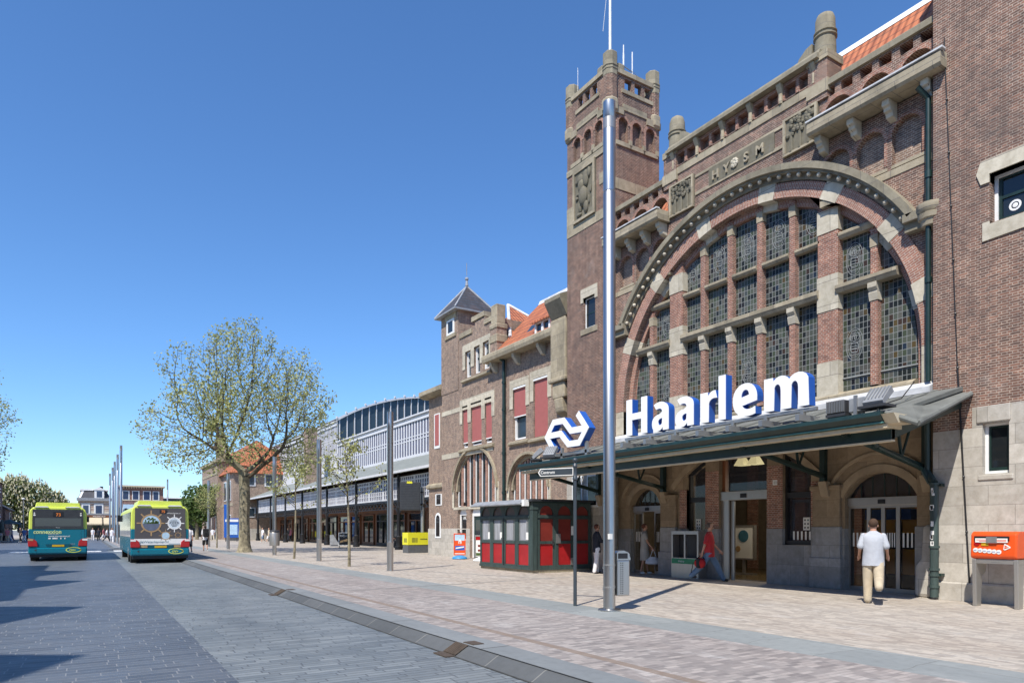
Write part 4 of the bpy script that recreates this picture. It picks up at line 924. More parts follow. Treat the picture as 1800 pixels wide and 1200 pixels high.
dm=empty('dormer',(0,0,0),None,None); dm.parent=wg; dm.location=-wg.location
dy0,dy1=YX(970,WX),YX(943,WX); dz0=zcor+.22; dz1=PX(957,561,WX)[1]
f=MB().plate([[(dy0,dz0),(dy0,dz1),(dy1,dz1),(dy1,dz0)],[(dy0+.12,dz0+.15),(dy0+.12,dz1-.12),((dy0+dy1)/2-.08,dz1-.12),((dy0+dy1)/2-.08,dz0+.15)],[((dy0+dy1)/2+.08,dz0+.15),((dy0+dy1)/2+.08,dz1-.12),(dy1-.12,dz1-.12),(dy1-.12,dz0+.15)]],WX-.1,WX+.0).build('frame',M['white'],dm)
MB().box(WX-.04,WX-.02,dy0+.05,dy1-.05,dz0+.05,dz1-.05).build('pane',M['glass'],dm); MB().box(WX+.01,WX+1.6,dy0,dy1,dz0,dz1).build('cheek',M['tile'],dm); MB().plate([[(WX-.25,dz1-.02),(WX+1.9,dz1+.75),(WX+1.9,dz1+.65),(WX-.25,dz1-.09)]],dy0-.15,dy1+.15,'y').build('dormer_roof',M['tile'],dm)
MB().plate([[(WX+.3,zcor+.9),(WX+.62,zcor+1.3),(WX+.7,zcor+1.2),(WX+.4,zcor+.8)]],YX(925,WX),YX(915,WX),'y').build('skylight',M['glassb'],rf)
# pavilion: hipped orange roof, stepped parapet, pillar, slate turret
yT=YX(822,WX)
z0=zpar
MB().plate([[(YX(866,WX),zpar-.3),(YX(866,WX),wp(855,566)[1]),(YX(852,WX),wp(855,566)[1]),(YX(852,WX),wp(845,560)[1]),(YX(835,WX),wp(845,560)[1]),(YX(835,WX),zpar+.0),(YX(825,WX),zpar),(YX(825,WX),zpar-.3)]],WX+.001,WX+.4).build('stepped_parapet',M['brickw'],wg)
cc=MB()
for u0,u1,v in ((866,852,566),(852,830,560),(830,808,590)): cc.box(WX-.06,WX+.46,YX(u0,WX),YX(u1,WX),wp((u0+u1)/2,v)[1]-.02,wp((u0+u1)/2,v)[1]+.22)
cc.build('coping',M['stone'],wg)
pc=YX(871,WX); zt_=wp(871,536)[1]
MB().box(WX-.12,WX+.45,pc-.32,pc+.32,zcor+.4,zt_-1.2).build('corner_pillar',M['brickw'],wg); MB().box(WX-.16,WX+.5,pc-.36,pc+.36,zt_-1.2,zt_-.95).box(WX-.1,WX+.42,pc-.28,pc+.28,zt_-.95,zt_).box(WX-.16,WX+.5,pc-.36,pc+.36,zcor+.9,zcor+1.3).build('pillar_cap',M['stone'],wg,bevel=.04)
ypk=YX(893,WX+2.6); zpk=PX(893,536,WX+2.6)[1]
MB().add([(WX+.5,yP-.8,zpar-1.2),(WX+.5,yE,zpar-1.2),(WX+5.5,yE,zpar-1.2),(WX+5.5,yP-.8,zpar-1.2),(WX+2.6,ypk,zpk),(WX+3.5,yE-2,zpk)],[(0,4,5,1),(0,3,4),(3,2,5,4),(1,5,2),(0,1,2,3)]).build('tiled_roof',M['tile'],wg)
rg=MB().cyl((WX+.5,yP-.8,zpar-1.15),(WX+2.6,ypk,zpk),.09,n=6).cyl((WX+2.6,ypk,zpk),(WX+3.5,yE-2,zpk),.09,n=6).cyl((WX+5.5,yP-.8,zpar-1.15),(WX+2.6,ypk,zpk),.09,n=6); rg.build('ridge',M['whitez'],wg)
# turret
tb0=yE; tb1=YX(806,WX); ze=wp(778,556)[1]-.1; tcx=WX+1.5; 
tu=MB().box(WX-.03,WX+2.1,tb1,tb0+.03,zpar-3,ze).build('turret_wall',M['brickw'],wg)
twin=ww(787,800,562,588); f=MB().plate([twin,[(twin[0][0]-.15,twin[0][1]+.1),(twin[0][0]-.15,twin[1][1]-.1),(twin[2][0]+.15,twin[1][1]-.1),(twin[2][0]+.15,twin[0][1]+.1)]],WX-.08,WX-.03).build('turret_window',M['white'],wg); MB().box(WX-.06,WX-.04,twin[2][0]+.1,twin[0][0]-.1,twin[0][1]+.05,twin[1][1]-.05).build('pane',M['glass'],f)
MB().box(WX-.07,WX-.03,twin[2][0]-.2,twin[0][0]+.2,twin[1][1]+.02,twin[1][1]+.3).box(WX-.1,WX-.03,twin[2][0]-.2,twin[0][0]+.2,twin[0][1]-.2,twin[0][1]-.02).build('stone_trim',M['stone'],wg)
yc=(tb0+tb1)/2; hw=(tb0-tb1)/2+.25
ap=(WX+1.05,yc,PX(822,502,WX+1.05)[1])
MB().add([(WX-.35,yc-hw,ze),(WX-.35,yc+hw,ze),(WX+2.4,yc+hw,ze),(WX+2.4,yc-hw,ze),ap],[(0,4,1),(0,3,4),(3,2,4),(1,4,2),(0,1,2,3)]).build('slate_spire',M['slate'],wg)
hp=MB(); 
for c_ in ((WX-.35,yc-hw,ze),(WX-.35,yc+hw,ze),(WX+2.4,yc-hw,ze)): hp.cyl(c_,ap,.05,n=5)
hp.cyl(ap,(ap[0],ap[1],ap[2]+.35),.1,.05,8).sphere((ap[0],ap[1],ap[2]+.4),.11).cyl((ap[0],ap[1],ap[2]+.6),(ap[0],ap[1],ap[2]+1.3),.02,n=4)
hp.build('hip_flashing',M['zinc'],wg); MB().box(WX-.37,WX+2.42,yc-hw-.02,yc+hw+.02,ze-.08,ze+.0).build('eaves',M['zinc'],wg)
# stone oriel in the corner by the tower
oy0,oy1=YX(999,16.6),YX(972,16.6); ox=16.45
def oz(v): return PX(980,v,16.5)[1]
orl=MB().box(ox,17.4,oy0,oy1,oz(668),oz(560)).build('corner_oriel',M['stone'],wg,bevel=.06)
MB().plate([[(ox-.35,oz(534)),(ox-.35,oz(527)),(ox+.5,oz(512)),(ox+1,oz(512)),(ox+1,oz(560)),(ox,oz(560))]],oy0-.1,YX(957,ox-.35),'y').build('oriel_cornice',M['stoned'],orl)
MB().box(ox-.08,17.4,oy0-.05,oy1+.06,oz(672),oz(664)).box(ox+.03,17.4,oy0+.1,oy1-.1,oz(700),oz(672)).plate([[(ox+.0,oz(700)),(ox+.1,oz(724)),(17.2,oz(738)),(17.2,oz(700))]],oy0+.25,oy1-.25,'y').build('oriel_foot',M['stone'],orl,bevel=.05)
dp2=empty('drainpipe',(17.1,YX(885,17.1),0),'straight dark green drainpipe down the middle of the red-blind wing','drainpipe')
yy=YX(885.5,17.08)
pp=MB().cyl((17.08,yy,.05),(17.08,yy,zcor-.15),.075,n=10)
for z in (1.,3.2,5.1,7.2,8.5): pp.cyl((17.08,yy,z),(17.08,yy,z+.12),.1,n=10)
pp.cyl((17.08,yy,zcor-.2),(16.9,yy+.2,zcor),.075,n=8)
pp.build('pipe',M['green'],dp2,smooth=True); MB().box(17.08,17.2,yy-.03,yy+.03,3.3,3.36).box(17.08,17.2,yy-.03,yy+.03,7.3,7.36).build('bracket',M['green'],dp2)
# ================================================================ ARCADE AND TRAIN SHED
AX=19.8
arc=empty('station_arcade',(21,70,0),'long station arcade with black iron columns, white glazed screens and grey lean-to roof','arcade')
A0=yF+.1; A1=103
zg=5.67
MB().plate([[(19.2,zg-.12),(19.2,zg+.06),(24.1,7.75),(24.1,7.6)]],A0,A1,'y').build('lean_to_roof',M['arcroof'],arc)
MB().box(19.1,19.25,A0,A1,zg-.08,zg+.1).build('gutter',M['whited'],arc)
cys=[47.6-8.9+.2,47.6,57,65.4,74.2,81.5,89,96.5]
for i,y in enumerate(cys):
    c=MB().lathe((AX,y,0),[(.3,0),(.3,.25),(.22,.3),(.22,.9),(.26,.95),(.15,1.05),(.13,2.9),(.2,3.0),(.2,3.15),(.13,3.2),(.13,zg-.1)],10).build('iron_column',M['black'],arc,smooth=True)
    if i<len(cys)-1:
        y1=cys[i+1]; n=3; w=(y1-y)/n
        scn=MB(); loops=[[(y+.16,3.72),(y+.16,5.4),(y1-.16,5.4),(y1-.16,3.72)]]
        for k in range(n):
            a=y+.2+k*w; nb=7; ww_=(w-.2)/nb
            for j in range(nb):
                loops.append([(a+j*ww_+.08,3.84),(a+j*ww_+.08,5.02),(a+(j+1)*ww_-.05,5.02),(a+(j+1)*ww_-.05,3.84)]); loops.append([(a+j*ww_+.08,5.12),(a+j*ww_+.08,5.32),(a+(j+1)*ww_-.05,5.32),(a+(j+1)*ww_-.05,5.12)])
        scn.plate(loops,AX+.03,AX+.06); 
        for k in range(1,4): scn.box(AX+.025,AX+.062,y+.2,y1-.2,3.84+.3*k-.02,3.84+.3*k+.02)
        scn=scn.build('glazed_screen',M['whited'],arc); B(AX+.063,AX+.09,y+.16,y1-.16,3.75,5.4).build('glass',M['shedglass'],scn)
        val=MB(); val.box(AX-.05,AX+.08,y+.13,y1-.13,3.55,3.7); val.box(AX-.03,AX+.05,y+.13,y1-.13,3.02,3.08)
        n2=12
        for j in range(n2):
            a=y+.2+(y1-y-.4)*j/n2; b=y+.2+(y1-y-.4)*(j+1)/n2
            val.cyl((AX,a,3.05),(AX,b,3.58),.045,n=4).cyl((AX,b,3.05),(AX,a,3.58),.045,n=4)
        for s_ in (y+.13,y1-.13):
            d_=1 if s_<y+1 else -1; val.plate([[(s_,2.2),(s_+d_*.1,2.75),(s_+d_*.5,3.03),(s_,3.03)]],AX-.03,AX+.03)
        val.build('iron_valance',M['black'],arc)
rn=random.Random(5)
bk=B(23.0,23.3,A0,A1,0,7.1).build('back_wall',M['wood2'] if 'wood2' in M else M['wood'],arc)
for k in range(16):
    y=A0+1.2+k*3.7
    t=k%4
    f=MB().plate([[(y,.05),(y,2.9),(y+2.9,2.9),(y+2.9,.05)],[(y+.1,.3),(y+.1,2.2),(y+1.4,2.2),(y+1.4,.3)],[(y+1.5,.3),(y+1.5,2.2),(y+2.8,2.2),(y+2.8,.3)],[(y+.1,2.3),(y+.1,2.8),(y+2.8,2.8),(y+2.8,2.3)]],22.85,22.99).build('shopfront',M['wood'] if t!=1 else M['black'],arc)
    B(22.95,22.96,y+.05,y+2.85,.1,2.85).build('pane',M['glass'],f)
B(20.,23,A0,A1,3.6,3.65).build('ceiling',M['darkint'],arc)
B(19.9,23,A0-.1,A0+.1,0,5.5).build('end_wall',M['wood'],arc)
SX=24.1
sh=empty('train_shed',(28,70,0),'white ribbed clerestory and arched glass gable of the train shed above the arcade','train shed')
def ribbed(x,y0,y1,z0,z1,name,step=.58):
    B(x+.03,x+.4,y0,y1,z0,z1).build('glass_wall',M['shedglass'],sh)
    m_=MB().box(x-.05,x+.12,y0,y1,z0,z0+.25).box(x-.1,x+.15,y0,y1,z1-.55,z1-.35).box(x-.22,x+.2,y0,y1,z1-.12,z1).box(x-.012,x+.03,y0,y1,(z0+z1)/2-.32,(z0+z1)/2-.24).box(x-.012,x+.03,y0,y1,(z0+z1)/2-.02,(z0+z1)/2+.06)
    m_.box(x+.0,x+.118,y0,y1,z1-.35,z1-.12)
    n=int((y1-y0)/step)
    for k in range(n+1):
        y=y0+(y1-y0)*k/n; m_.box(x-.005,x+.029,y-.11,y+.11,z0+.25,z1-.55)
    return m_.build(name,M['whited'],sh)
GY=75.5
ribbed(SX,A0-2,GY,7.7,11.35,'clerestory')
B(SX,SX+.3,GY+.3,140,7.5,9.9).build('lower_wall',M['whited'],sh); ribbed(SX,GY+.3,140,9.8,13.75,'clerestory',.5)
MB().plate([[(SX+.3,11.3),(SX+11,14.6),(SX+24,14.6),(SX+24,11)]],A0-3,GY,'y').build('black_roof',M['roofblack'] if 'roofblack' in M else M['black'],sh)
# arched gable facing the camera, in a cross plane
gc,gz,gr=SX+12.4,0,0; sp_=12.4; ris=3.6; gr=(sp_*sp_+ris*ris)/(2*ris); gz=13.75+ris-gr; ga=math.asin(sp_/gr)
n=24
L=[(gc+gr*math.sin(-ga+2*ga*i/n),gz+gr*math.cos(-ga+2*ga*i/n)) for i in range(n+1)]
MB().plate([[(SX,10.5)]+L+[(gc+sp_,10.5)]],GY+.1,GY+.2,'y').build('gable_glass',M['glassb'],sh)
L2=[(gc+(gr+.22)*math.sin(-ga+2*ga*i/n),gz+(gr+.22)*math.cos(-ga+2*ga*i/n)) for i in range(n+1)]
MB().plate([L2+list(reversed(L))],GY-.2,GY+.4,'y').build('gable_rim',M['whited'],sh)
gb=MB()
for k in range(29):
    x=SX+.2+24.4*k/28; z=gz+math.sqrt(max(0,gr*gr-(x-gc)**2)); gb.box(x-.05,x+.05,GY-.02,GY+.1,10.6,z)
gb.build('gable_mullion',M['whited'],sh)
kn=MB()
for k in range(22):
    a=-ga+2*ga*k/21; kn.box(gc+(gr+.3)*math.sin(a)-.08,gc+(gr+.3)*math.sin(a)+.08,GY-.25,GY,gz+(gr+.3)*math.cos(a)-.05,gz+(gr+.3)*math.cos(a)+.16)
kn.build('rim_block',M['whited'],sh)
V=[];Fc=[]
for y in (GY+.3,140):
    V+=[(x,y,z) for x,z in L2]
for i in range(n): Fc.append((i,i+1,n+2+i,n+1+i))
MB().add(V,Fc).build('vault_roof',M['zinc'],sh,fix=False)
vx,vy=gc+2,58; MB().lathe((vx,vy,14.4),[(.5,0),(.5,.7),(.8,.8),(.8,1.1),(.2,1.3)],10).build('roof_vent',M['whited'],sh)
chy=YX(542,21.5); ch=MB().box(21.2,22.3,chy-.8,chy+.8,5.7,PX(542,753,21.5)[1]).build('chimney',M['brickw'],arc); 
# ================================================================ FAR STATION PAVILION
fp_=empty('far_station_pavilion',(19,112,0),'far brick station pavilion with orange tiled roof behind the big plane tree','building')
FX=17.4; f0,f1=101,126
MB().box(FX,27,f0,f1,0,9.4).box(FX-.6,21,f0+9,f1,0,11.6).build('wall',M['brickw'],fp_)
MB().add([(FX-.5,f0-.6,9.4),(FX-.5,f1,9.4),(28,f1,9.4),(28,f0-.6,9.4),(FX+4,f0+4,14.6),(FX+4,f1,14.6)],[(0,4,5,1),(0,3,4),(3,2,5,4),(1,5,2),(0,1,2,3)]).build('tiled_roof',M['tile'],fp_)
MB().plate([[(FX-.9,11.6),(FX-.9,12.),(21.3,12.),(21.3,11.6)]],f0+8.7,f1+.2,'y').box(FX-.06,FX,f0-.02,f0+9,4.8,5.2).box(FX-.66,FX-.6,f0+9,f1,4.8,5.2).box(FX-.66,FX-.6,f0+9,f1,9.8,10.2).build('stone_band',M['stone'],fp_)
MB().box(FX-.1,27.05,f0-.06,f0,0,1.6).box(FX-.65,FX-.6,f0+9,f1,0,1.6).build('stone_base',M['ash'],fp_)
for z0,z1 in ((1.2,3.6),(5.6,8.4)):
    for k in range(2): 
        w_=B(FX-.08,FX-.02,f0+1.3+k*3.6,f0+3.3+k*3.6,z0,z1).build('window',M['whited'],fp_); B(FX-.1,FX-.08,f0+1.5+k*3.6,f0+3.1+k*3.6,z0+.15,z1-.15).build('pane',M['glassb'],w_)
    for k in range(3):
        w_=B(FX-.68,FX-.6,f0+10.3+k*4.4,f0+12.4+k*4.4,z0,z1).build('window',M['whited'],fp_); B(FX-.7,FX-.68,f0+10.5+k*4.4,f0+12.2+k*4.4,z0+.15,z1-.15).build('pane',M['glassb'],w_)
    for k in range(2):
        w_=B(18.6+k*3,20.4+k*3,f0-.08,f0-.02,z0+2,z1+1.).build('window',M['whited'],fp_); B(18.8+k*3,20.2+k*3,f0-.1,f0-.08,z0+2.15,z1+.85).build('pane',M['glassb'],w_)
MB().box(FX-.2,FX+1.,f0+12,f0+13.4,11,16.2).build('chimney',M['brickw'],fp_)
# ================================================================ CANOPY
XE=12.72; K0,K1=7.12,19.6; KB=6.78
can=empty('entrance_canopy',(14.2,13.2,3.4),'long dark green lean-to canopy on iron brackets over the station doors','canopy')
rz=lambda x:3.66+(x-XE)*.29
r_=MB().plate([[(XE,rz(XE)-.07),(XE,rz(XE)),(15.59,rz(15.59)),(15.59,rz(15.59)-.09)]],K0,K1,'y').plate([[(15.591,rz(15.59)-.09),(15.591,rz(15.59)),(15.89,rz(15.89)),(15.89,rz(15.89)-.09)]],7.73,18.49,'y')
r_=r_.build('roof',M['canroof'],can)
sm=MB()
for k in range(13):
    y=K0+.5+k*1.0
    sm.plate([[(XE+.05,rz(XE+.05)),(XE+.05,rz(XE+.05)+.025),(15.58,rz(15.58)+.025),(15.58,rz(15.58))]],y,y+.03,'y')
sm.build('roof_seam',M['canroof'],r_)
MB().plate([[(15.5,rz(15.5)+.01),(15.5,rz(15.5)+.14),(15.89,rz(15.89)+.2),(15.89,rz(15.89)+.01)]],7.74,18.48,'y').build('lead_flashing',M['whitez'],r_)
# rolled verge at the open end, soffit boards
hp_=[(XE-.05,K0+.01,3.7),(XE+.1,6.6,3.45),(15.6,6.98,4.33),(15.6,7.72,4.53),(XE+.9,K0+.01,rz(XE+.9)+.002)]
MB().add([(a,b,c) for a,b,c in hp_]+[(a,b,c-.07) for a,b,c in hp_],[(0,1,2,3,4),(9,8,7,6,5)]+[(i,5+i,5+(i+1)%5,(i+1)%5) for i in range(5)]).build('hipped_end',M['canroof'],can)
MB().cyl((XE+.08,6.6,3.43),(15.6,6.98,4.31),.055,n=8).cyl((XE-.05,K0,3.68),(XE+.1,6.6,3.43),.05,n=8).build('verge',M['canroof'],can)
B(15.52,15.597,6.98,7.7,4.33,4.6).build('wall_flashing',M['whitez'],can) if 0 else None
G0=7.12
gt=MB().plate([[(XE-.02,3.68),(XE-.2,3.7),(XE-.22,3.62),(XE-.12,3.52),(XE-.02,3.5)]],G0,K1+.04,'y').build('gutter',M['green'],can)
MB().box(XE-.13,XE-.06,G0,K1+.03,3.485,3.51).build('gutter_strip',M['copper'],gt)
MB().box(XE-.06,XE+.45,KB+.3,K1,3.40,3.47).plate([[(XE-.2,3.64),(XE-.04,3.47),(XE+.4,3.47),(XE+.4,3.64)]],KB+.1,G0-.003,'y').build('soffit',M['cream2'] if 'cream2' in M else M['cream'],can)
MB().box(XE+.18,XE+.3,KB+.35,K1-.1,3.2,3.4).plate([[(XE+.2,3.2),(XE+.2,3.4),(15.55,4.24),(15.55,4.04)]],KB+.35,KB+.47,'y').plate([[(XE+.2,3.2),(XE+.2,3.4),(15.55,4.3),(15.55,4.1)]],K1-.2,K1-.08,'y').build('edge_beam',M['green'],can)
MB().box(XE+.17,XE+.31,KB+.35,K1-.1,3.165,3.197).build('beam_trim',M['cream'],can)
MB().plate([[(XE+.4,3.55),(XE+.4,3.58),(15.85,4.45),(15.85,4.42)]],7.75,18.45,'y').build('underside',M['wood'] if 0 else M['under'] if 'under' in M else M['cream'],can)
for y,xw in ((8.02,16.0),(10.52,16.0),(16.25,16.05),(19.0,15.6)):
    t=.05
    b=MB().box(xw-.16,xw-.02,y-t*1.4,y+t*1.4,2.72,4.35)
    def bar(p,q,w=.055): b.cyl((p[0],y,p[1]),(q[0],y,q[1]),w,n=6)
    bar((xw-.1,2.85),(XE+.1,3.4),.06); b.plate([[(xw-.1,2.8),(XE+.1,3.37),(XE+.1,3.43),(xw-.1,2.9)]],y-.07,y+.07,'y')
    bar((xw-.1,4.3),(XE+.25,3.45),.05); bar((xw-1.1,3.04),(xw-1.3,3.95),.035); bar((xw-1.1,3.04),(xw-.55,4.12),.03)
    b.build('bracket',M['green'],can)
    MB().plate([[(xw-.18,2.72),(xw-.05,2.35),(xw+.05,2.3),(xw+.05,2.72)]],y-.11,y+.11,'y').build('bracket_corbel',M['render2'],can,bevel=.02)
dpn=MB().cyl((XE+.9,7.95,3.42),(XE+1.1,7.93,3.2),.05,n=8).cyl((XE+1.1,7.93,3.2),(15.5,7.9,2.82),.05,n=8).cyl((15.5,7.9,2.82),(15.52,7.75,2.5),.05,n=8).build('rainwater_pipe',M['green'],can,smooth=True)
# ---------------------------------------------------------------- illuminated name and emblem standing on the canopy
SXX=13.3
sgn=empty('station_name_sign',(SXX,12,4.1),'large white 3D letters Haarlem with blue sides standing on the canopy','sign')
ZL=4.2; CAPH=1.03
def stems(*polys): return polys
# letters drawn as flat outlines; s runs rightwards in the picture, t upwards (cap height 1)
def bez(*p,n=7):
    out=[]
    for i in range(n):
        t=i/n
        if len(p)==3: out.append(tuple((1-t)**2*p[0][k]+2*t*(1-t)*p[1][k]+t*t*p[2][k] for k in (0,1)))
        else: out.append(tuple((1-t)**3*p[0][k]+3*t*(1-t)**2*p[1][k]+3*t*t*(1-t)*p[2][k]+t**3*p[3][k] for k in (0,1)))
    return out
XH=.745
def L_H(): return [[(0,0),(0,1),(.21,1),(.21,.6),(.55,.6),(.55,1),(.76,1),(.76,0),(.55,0),(.55,.42),(.21,.42),(.21,0)]],.76
def L_a():
    o=bez((.06,.70),(.16,.77),(.35,.78),(.42,.71))+bez((.42,.71),(.52,.66),(.535,.58),(.535,.47))+[(.535,0),(.355,0),(.35,.085)]
    o+=bez((.35,.085),(.3,0),(.22,-.015),(.17,-.015))+bez((.17,-.015),(.05,-.015),(0,.08),(0,.2))+bez((0,.2),(0,.38),(.14,.44),(.335,.445))
    o+=[(.335,.49)]+bez((.335,.49),(.33,.6),(.22,.61),(.08,.54))
    i=bez((.335,.32),(.25,.325),(.2,.28),(.2,.215))+bez((.2,.215),(.2,.1),(.33,.13),(.335,.22))
    return [o,i],.535
def L_r(): return [[(0,0),(0,.73),(.18,.73),(.185,.62)]+bez((.185,.62),(.24,.73),(.3,.76),(.4,.745))+[(.4,.555)]+bez((.4,.555),(.28,.585),(.2,.53),(.2,.36))+[(.2,0)]],.4
def L_l(): return [[(0,0),(0,1.06),(.2,1.06),(.2,0)]],.2
def L_e():
    o=bez((.55,.31),(.575,.58),(.46,.75),(.3,.75))+bez((.3,.75),(.12,.75),(0,.6),(0,.37))+bez((0,.37),(0,.12),(.14,-.015),(.33,-.015))+bez((.33,-.015),(.42,-.015),(.5,.01),(.53,.03))+[(.51,.19)]+bez((.51,.19),(.4,.12),(.22,.11),(.195,.31))
    i=[(.195,.43)]+bez((.195,.43),(.21,.56),(.25,.6),(.295,.6))+bez((.295,.6),(.35,.6),(.38,.54),(.38,.43))
    return [o,i],.56
def L_m():
    o=[(0,0),(0,.73),(.18,.73),(.185,.64)]+bez((.185,.64),(.25,.75),(.42,.8),(.505,.63))+bez((.505,.63),(.6,.8),(.88,.8),(.88,.48))+[(.88,0),(.68,0),(.68,.42)]+bez((.68,.42),(.68,.62),(.55,.62),(.54,.42))+[(.54,0),(.34,0),(.34,.42)]+bez((.34,.42),(.34,.62),(.21,.62),(.2,.42))+[(.2,0)]
    return [o],.88
def letter(fn,y,name,ws=1.):
    loops,w=fn(); loops=[[(s*ws,t) for s,t in L] for L in loops]; loops=[[(y-s*CAPH,ZL+t*CAPH) for s,t in L] for L in loops]
    mb=MB(); mb.plate(loops,SXX+.02,SXX+.24,m=1); mb.plate(loops,SXX,SXX+.019,m=0)
    o=mb.build(name,[M['whitesign'],M['blue']],sgn); return w*CAPH
y=15.02
us=[1101,1146,1187,1231,1263,1288,1343]; wss=[1.09,1.14,1.16,1.3,1.04,1.23,1.27]
for (fn,nm),u,ws in zip(((L_H,'letter'),(L_a,'letter'),(L_a,'letter'),(L_r,'letter'),(L_l,'letter'),(L_e,'letter'),(L_m,'letter')),us,wss):
    letter(fn,YX(u,SXX),nm,ws)
su=MB().box(SXX+.05,SXX+.13,9.0,15.15,ZL-.12,ZL-.05)
for k in range(7):
    yy=9.3+k*.95; su.box(SXX+.04,SXX+.14,yy,yy+.08,rz(SXX)-.02,ZL-.05); su.box(SXX-.25,SXX+.5,yy-.1,yy+.0,rz(SXX)+.02,rz(SXX)+.16)
su.build('support_frame',M['steeld'],sgn)
lg=empty('railway_emblem',(SXX,18,4.2),'white double-arrow railway emblem with blue sides at the left end of the canopy','sign')
def LP(pts): return [PX(930+x/7.5,700+y_/7.5,SXX) for x,y_ in pts]
b1=LP([(318,681),(232,512),(322,318),(452,292),(547,424),(750,388)]); b2=LP([(634,196),(752,388),(656,581),(515,601),(412,465),(240,500)])
for bb,nm in ((b1,'arrow_band'),(b2,'arrow_band')):
    mb=MB(); dx=.0 if bb is b1 else .0025
    mb.stroke(bb,.2,SXX+.02+dx,SXX+.28-dx,m=1); mb.stroke(bb,.2,SXX-dx,SXX+.019,m=0); mb.build(nm,[M['whitesign'],M['blue']],lg)
MB().box(SXX+.1,SXX+.2,16.9,19.0,rz(SXX)+.1,rz(SXX)+.2).box(SXX+.1,SXX+.18,17.0,17.1,rz(SXX)-.02,ZL+.1).box(SXX+.1,SXX+.18,18.3,18.4,rz(SXX)-.02,ZL).build('support_frame',M['steeld'],lg)
def flood(u,X,kind,label,rzr=0.):
    y=YX(u,X); z=rz(X)
    e=empty('floodlight',(X,y,z),label,'floodlight','floodlights on the canopy',local=True,rz=rzr)
    if kind=='box':
        MB().box(-.1,.1,-.2,.2,.1,.36).build('housing',M['charcoal'],e,bevel=.015); f=MB()
        for k in range(11): f.box(-.14,-.1,-.19+k*.036,-.175+k*.036,.12,.36)
        f.build('cooling_fins',M['whitez'] if 0 else M['steeld'],e)
        MB().box(-.12,.12,-.21,.21,.04,.1).build('base',M['charcoal'],e)
    elif kind=='grey':
        MB().box(-.1,.1,-.18,.17,.08,.36).build('housing',M['zinc'],e,bevel=.02); MB().box(-.13,-.1,-.02,.05,.02,.4).box(-.02,.02,-.1,.1,0,.1).build('mount',M['steeld'],e)
    else:
        MB().plate([[(-.2,.12),(-.25,.2),(.05,.5),(.15,.4)]],-.2,.2,'y').build('housing',M['zinc'],e); f=MB()
        for k in range(6): f.plate([[(-.2,.25),(-.2,.28),(.03,.51),(.03,.48)]],-.18+k*.07,-.16+k*.07,'y')
        f.build('cooling_fins',M['steeld'],e); MB().box(-.3,.1,-.27,.27,.08,.13).build('base',M['charcoal'],e); MB().cyl((-.05,.0,0),(-.05,.0,.1),.02,n=5).build('mount',M['steeld'],e)
    return e
flood(1474,13.0,'box','black finned floodlight beside the letter m on the canopy roof'); flood(1511,13.0,'grey','plain pale grey floodlight box between two finned lamps on the canopy'); flood(1546,13.05,'tilt','tilted ribbed floodlight nearest the right end of the canopy')
flood(969,12.95,'tilt','pale tilted floodlight right under the railway emblem',.5); flood(948,12.95,'tilt','dark tilted floodlight at the far left end of the canopy',-.6)
cab=MB()
pts=[(13.2,YX(1530,13.2),rz(13.2)+.05),(13.5,YX(1560,13.5),rz(13.5)+.12),(14.2,YX(1585,14.2),rz(14.2)+.1),(15.3,YX(1607,15.3),rz(15.3)+.3)]
for a,b in zip(pts,pts[1:]): cab.cyl(a,b,.012,n=5)
tag(cab.build('lamp_cable',M['black']),'thin loose black cable trailing over the canopy roof to the window sill','cable')
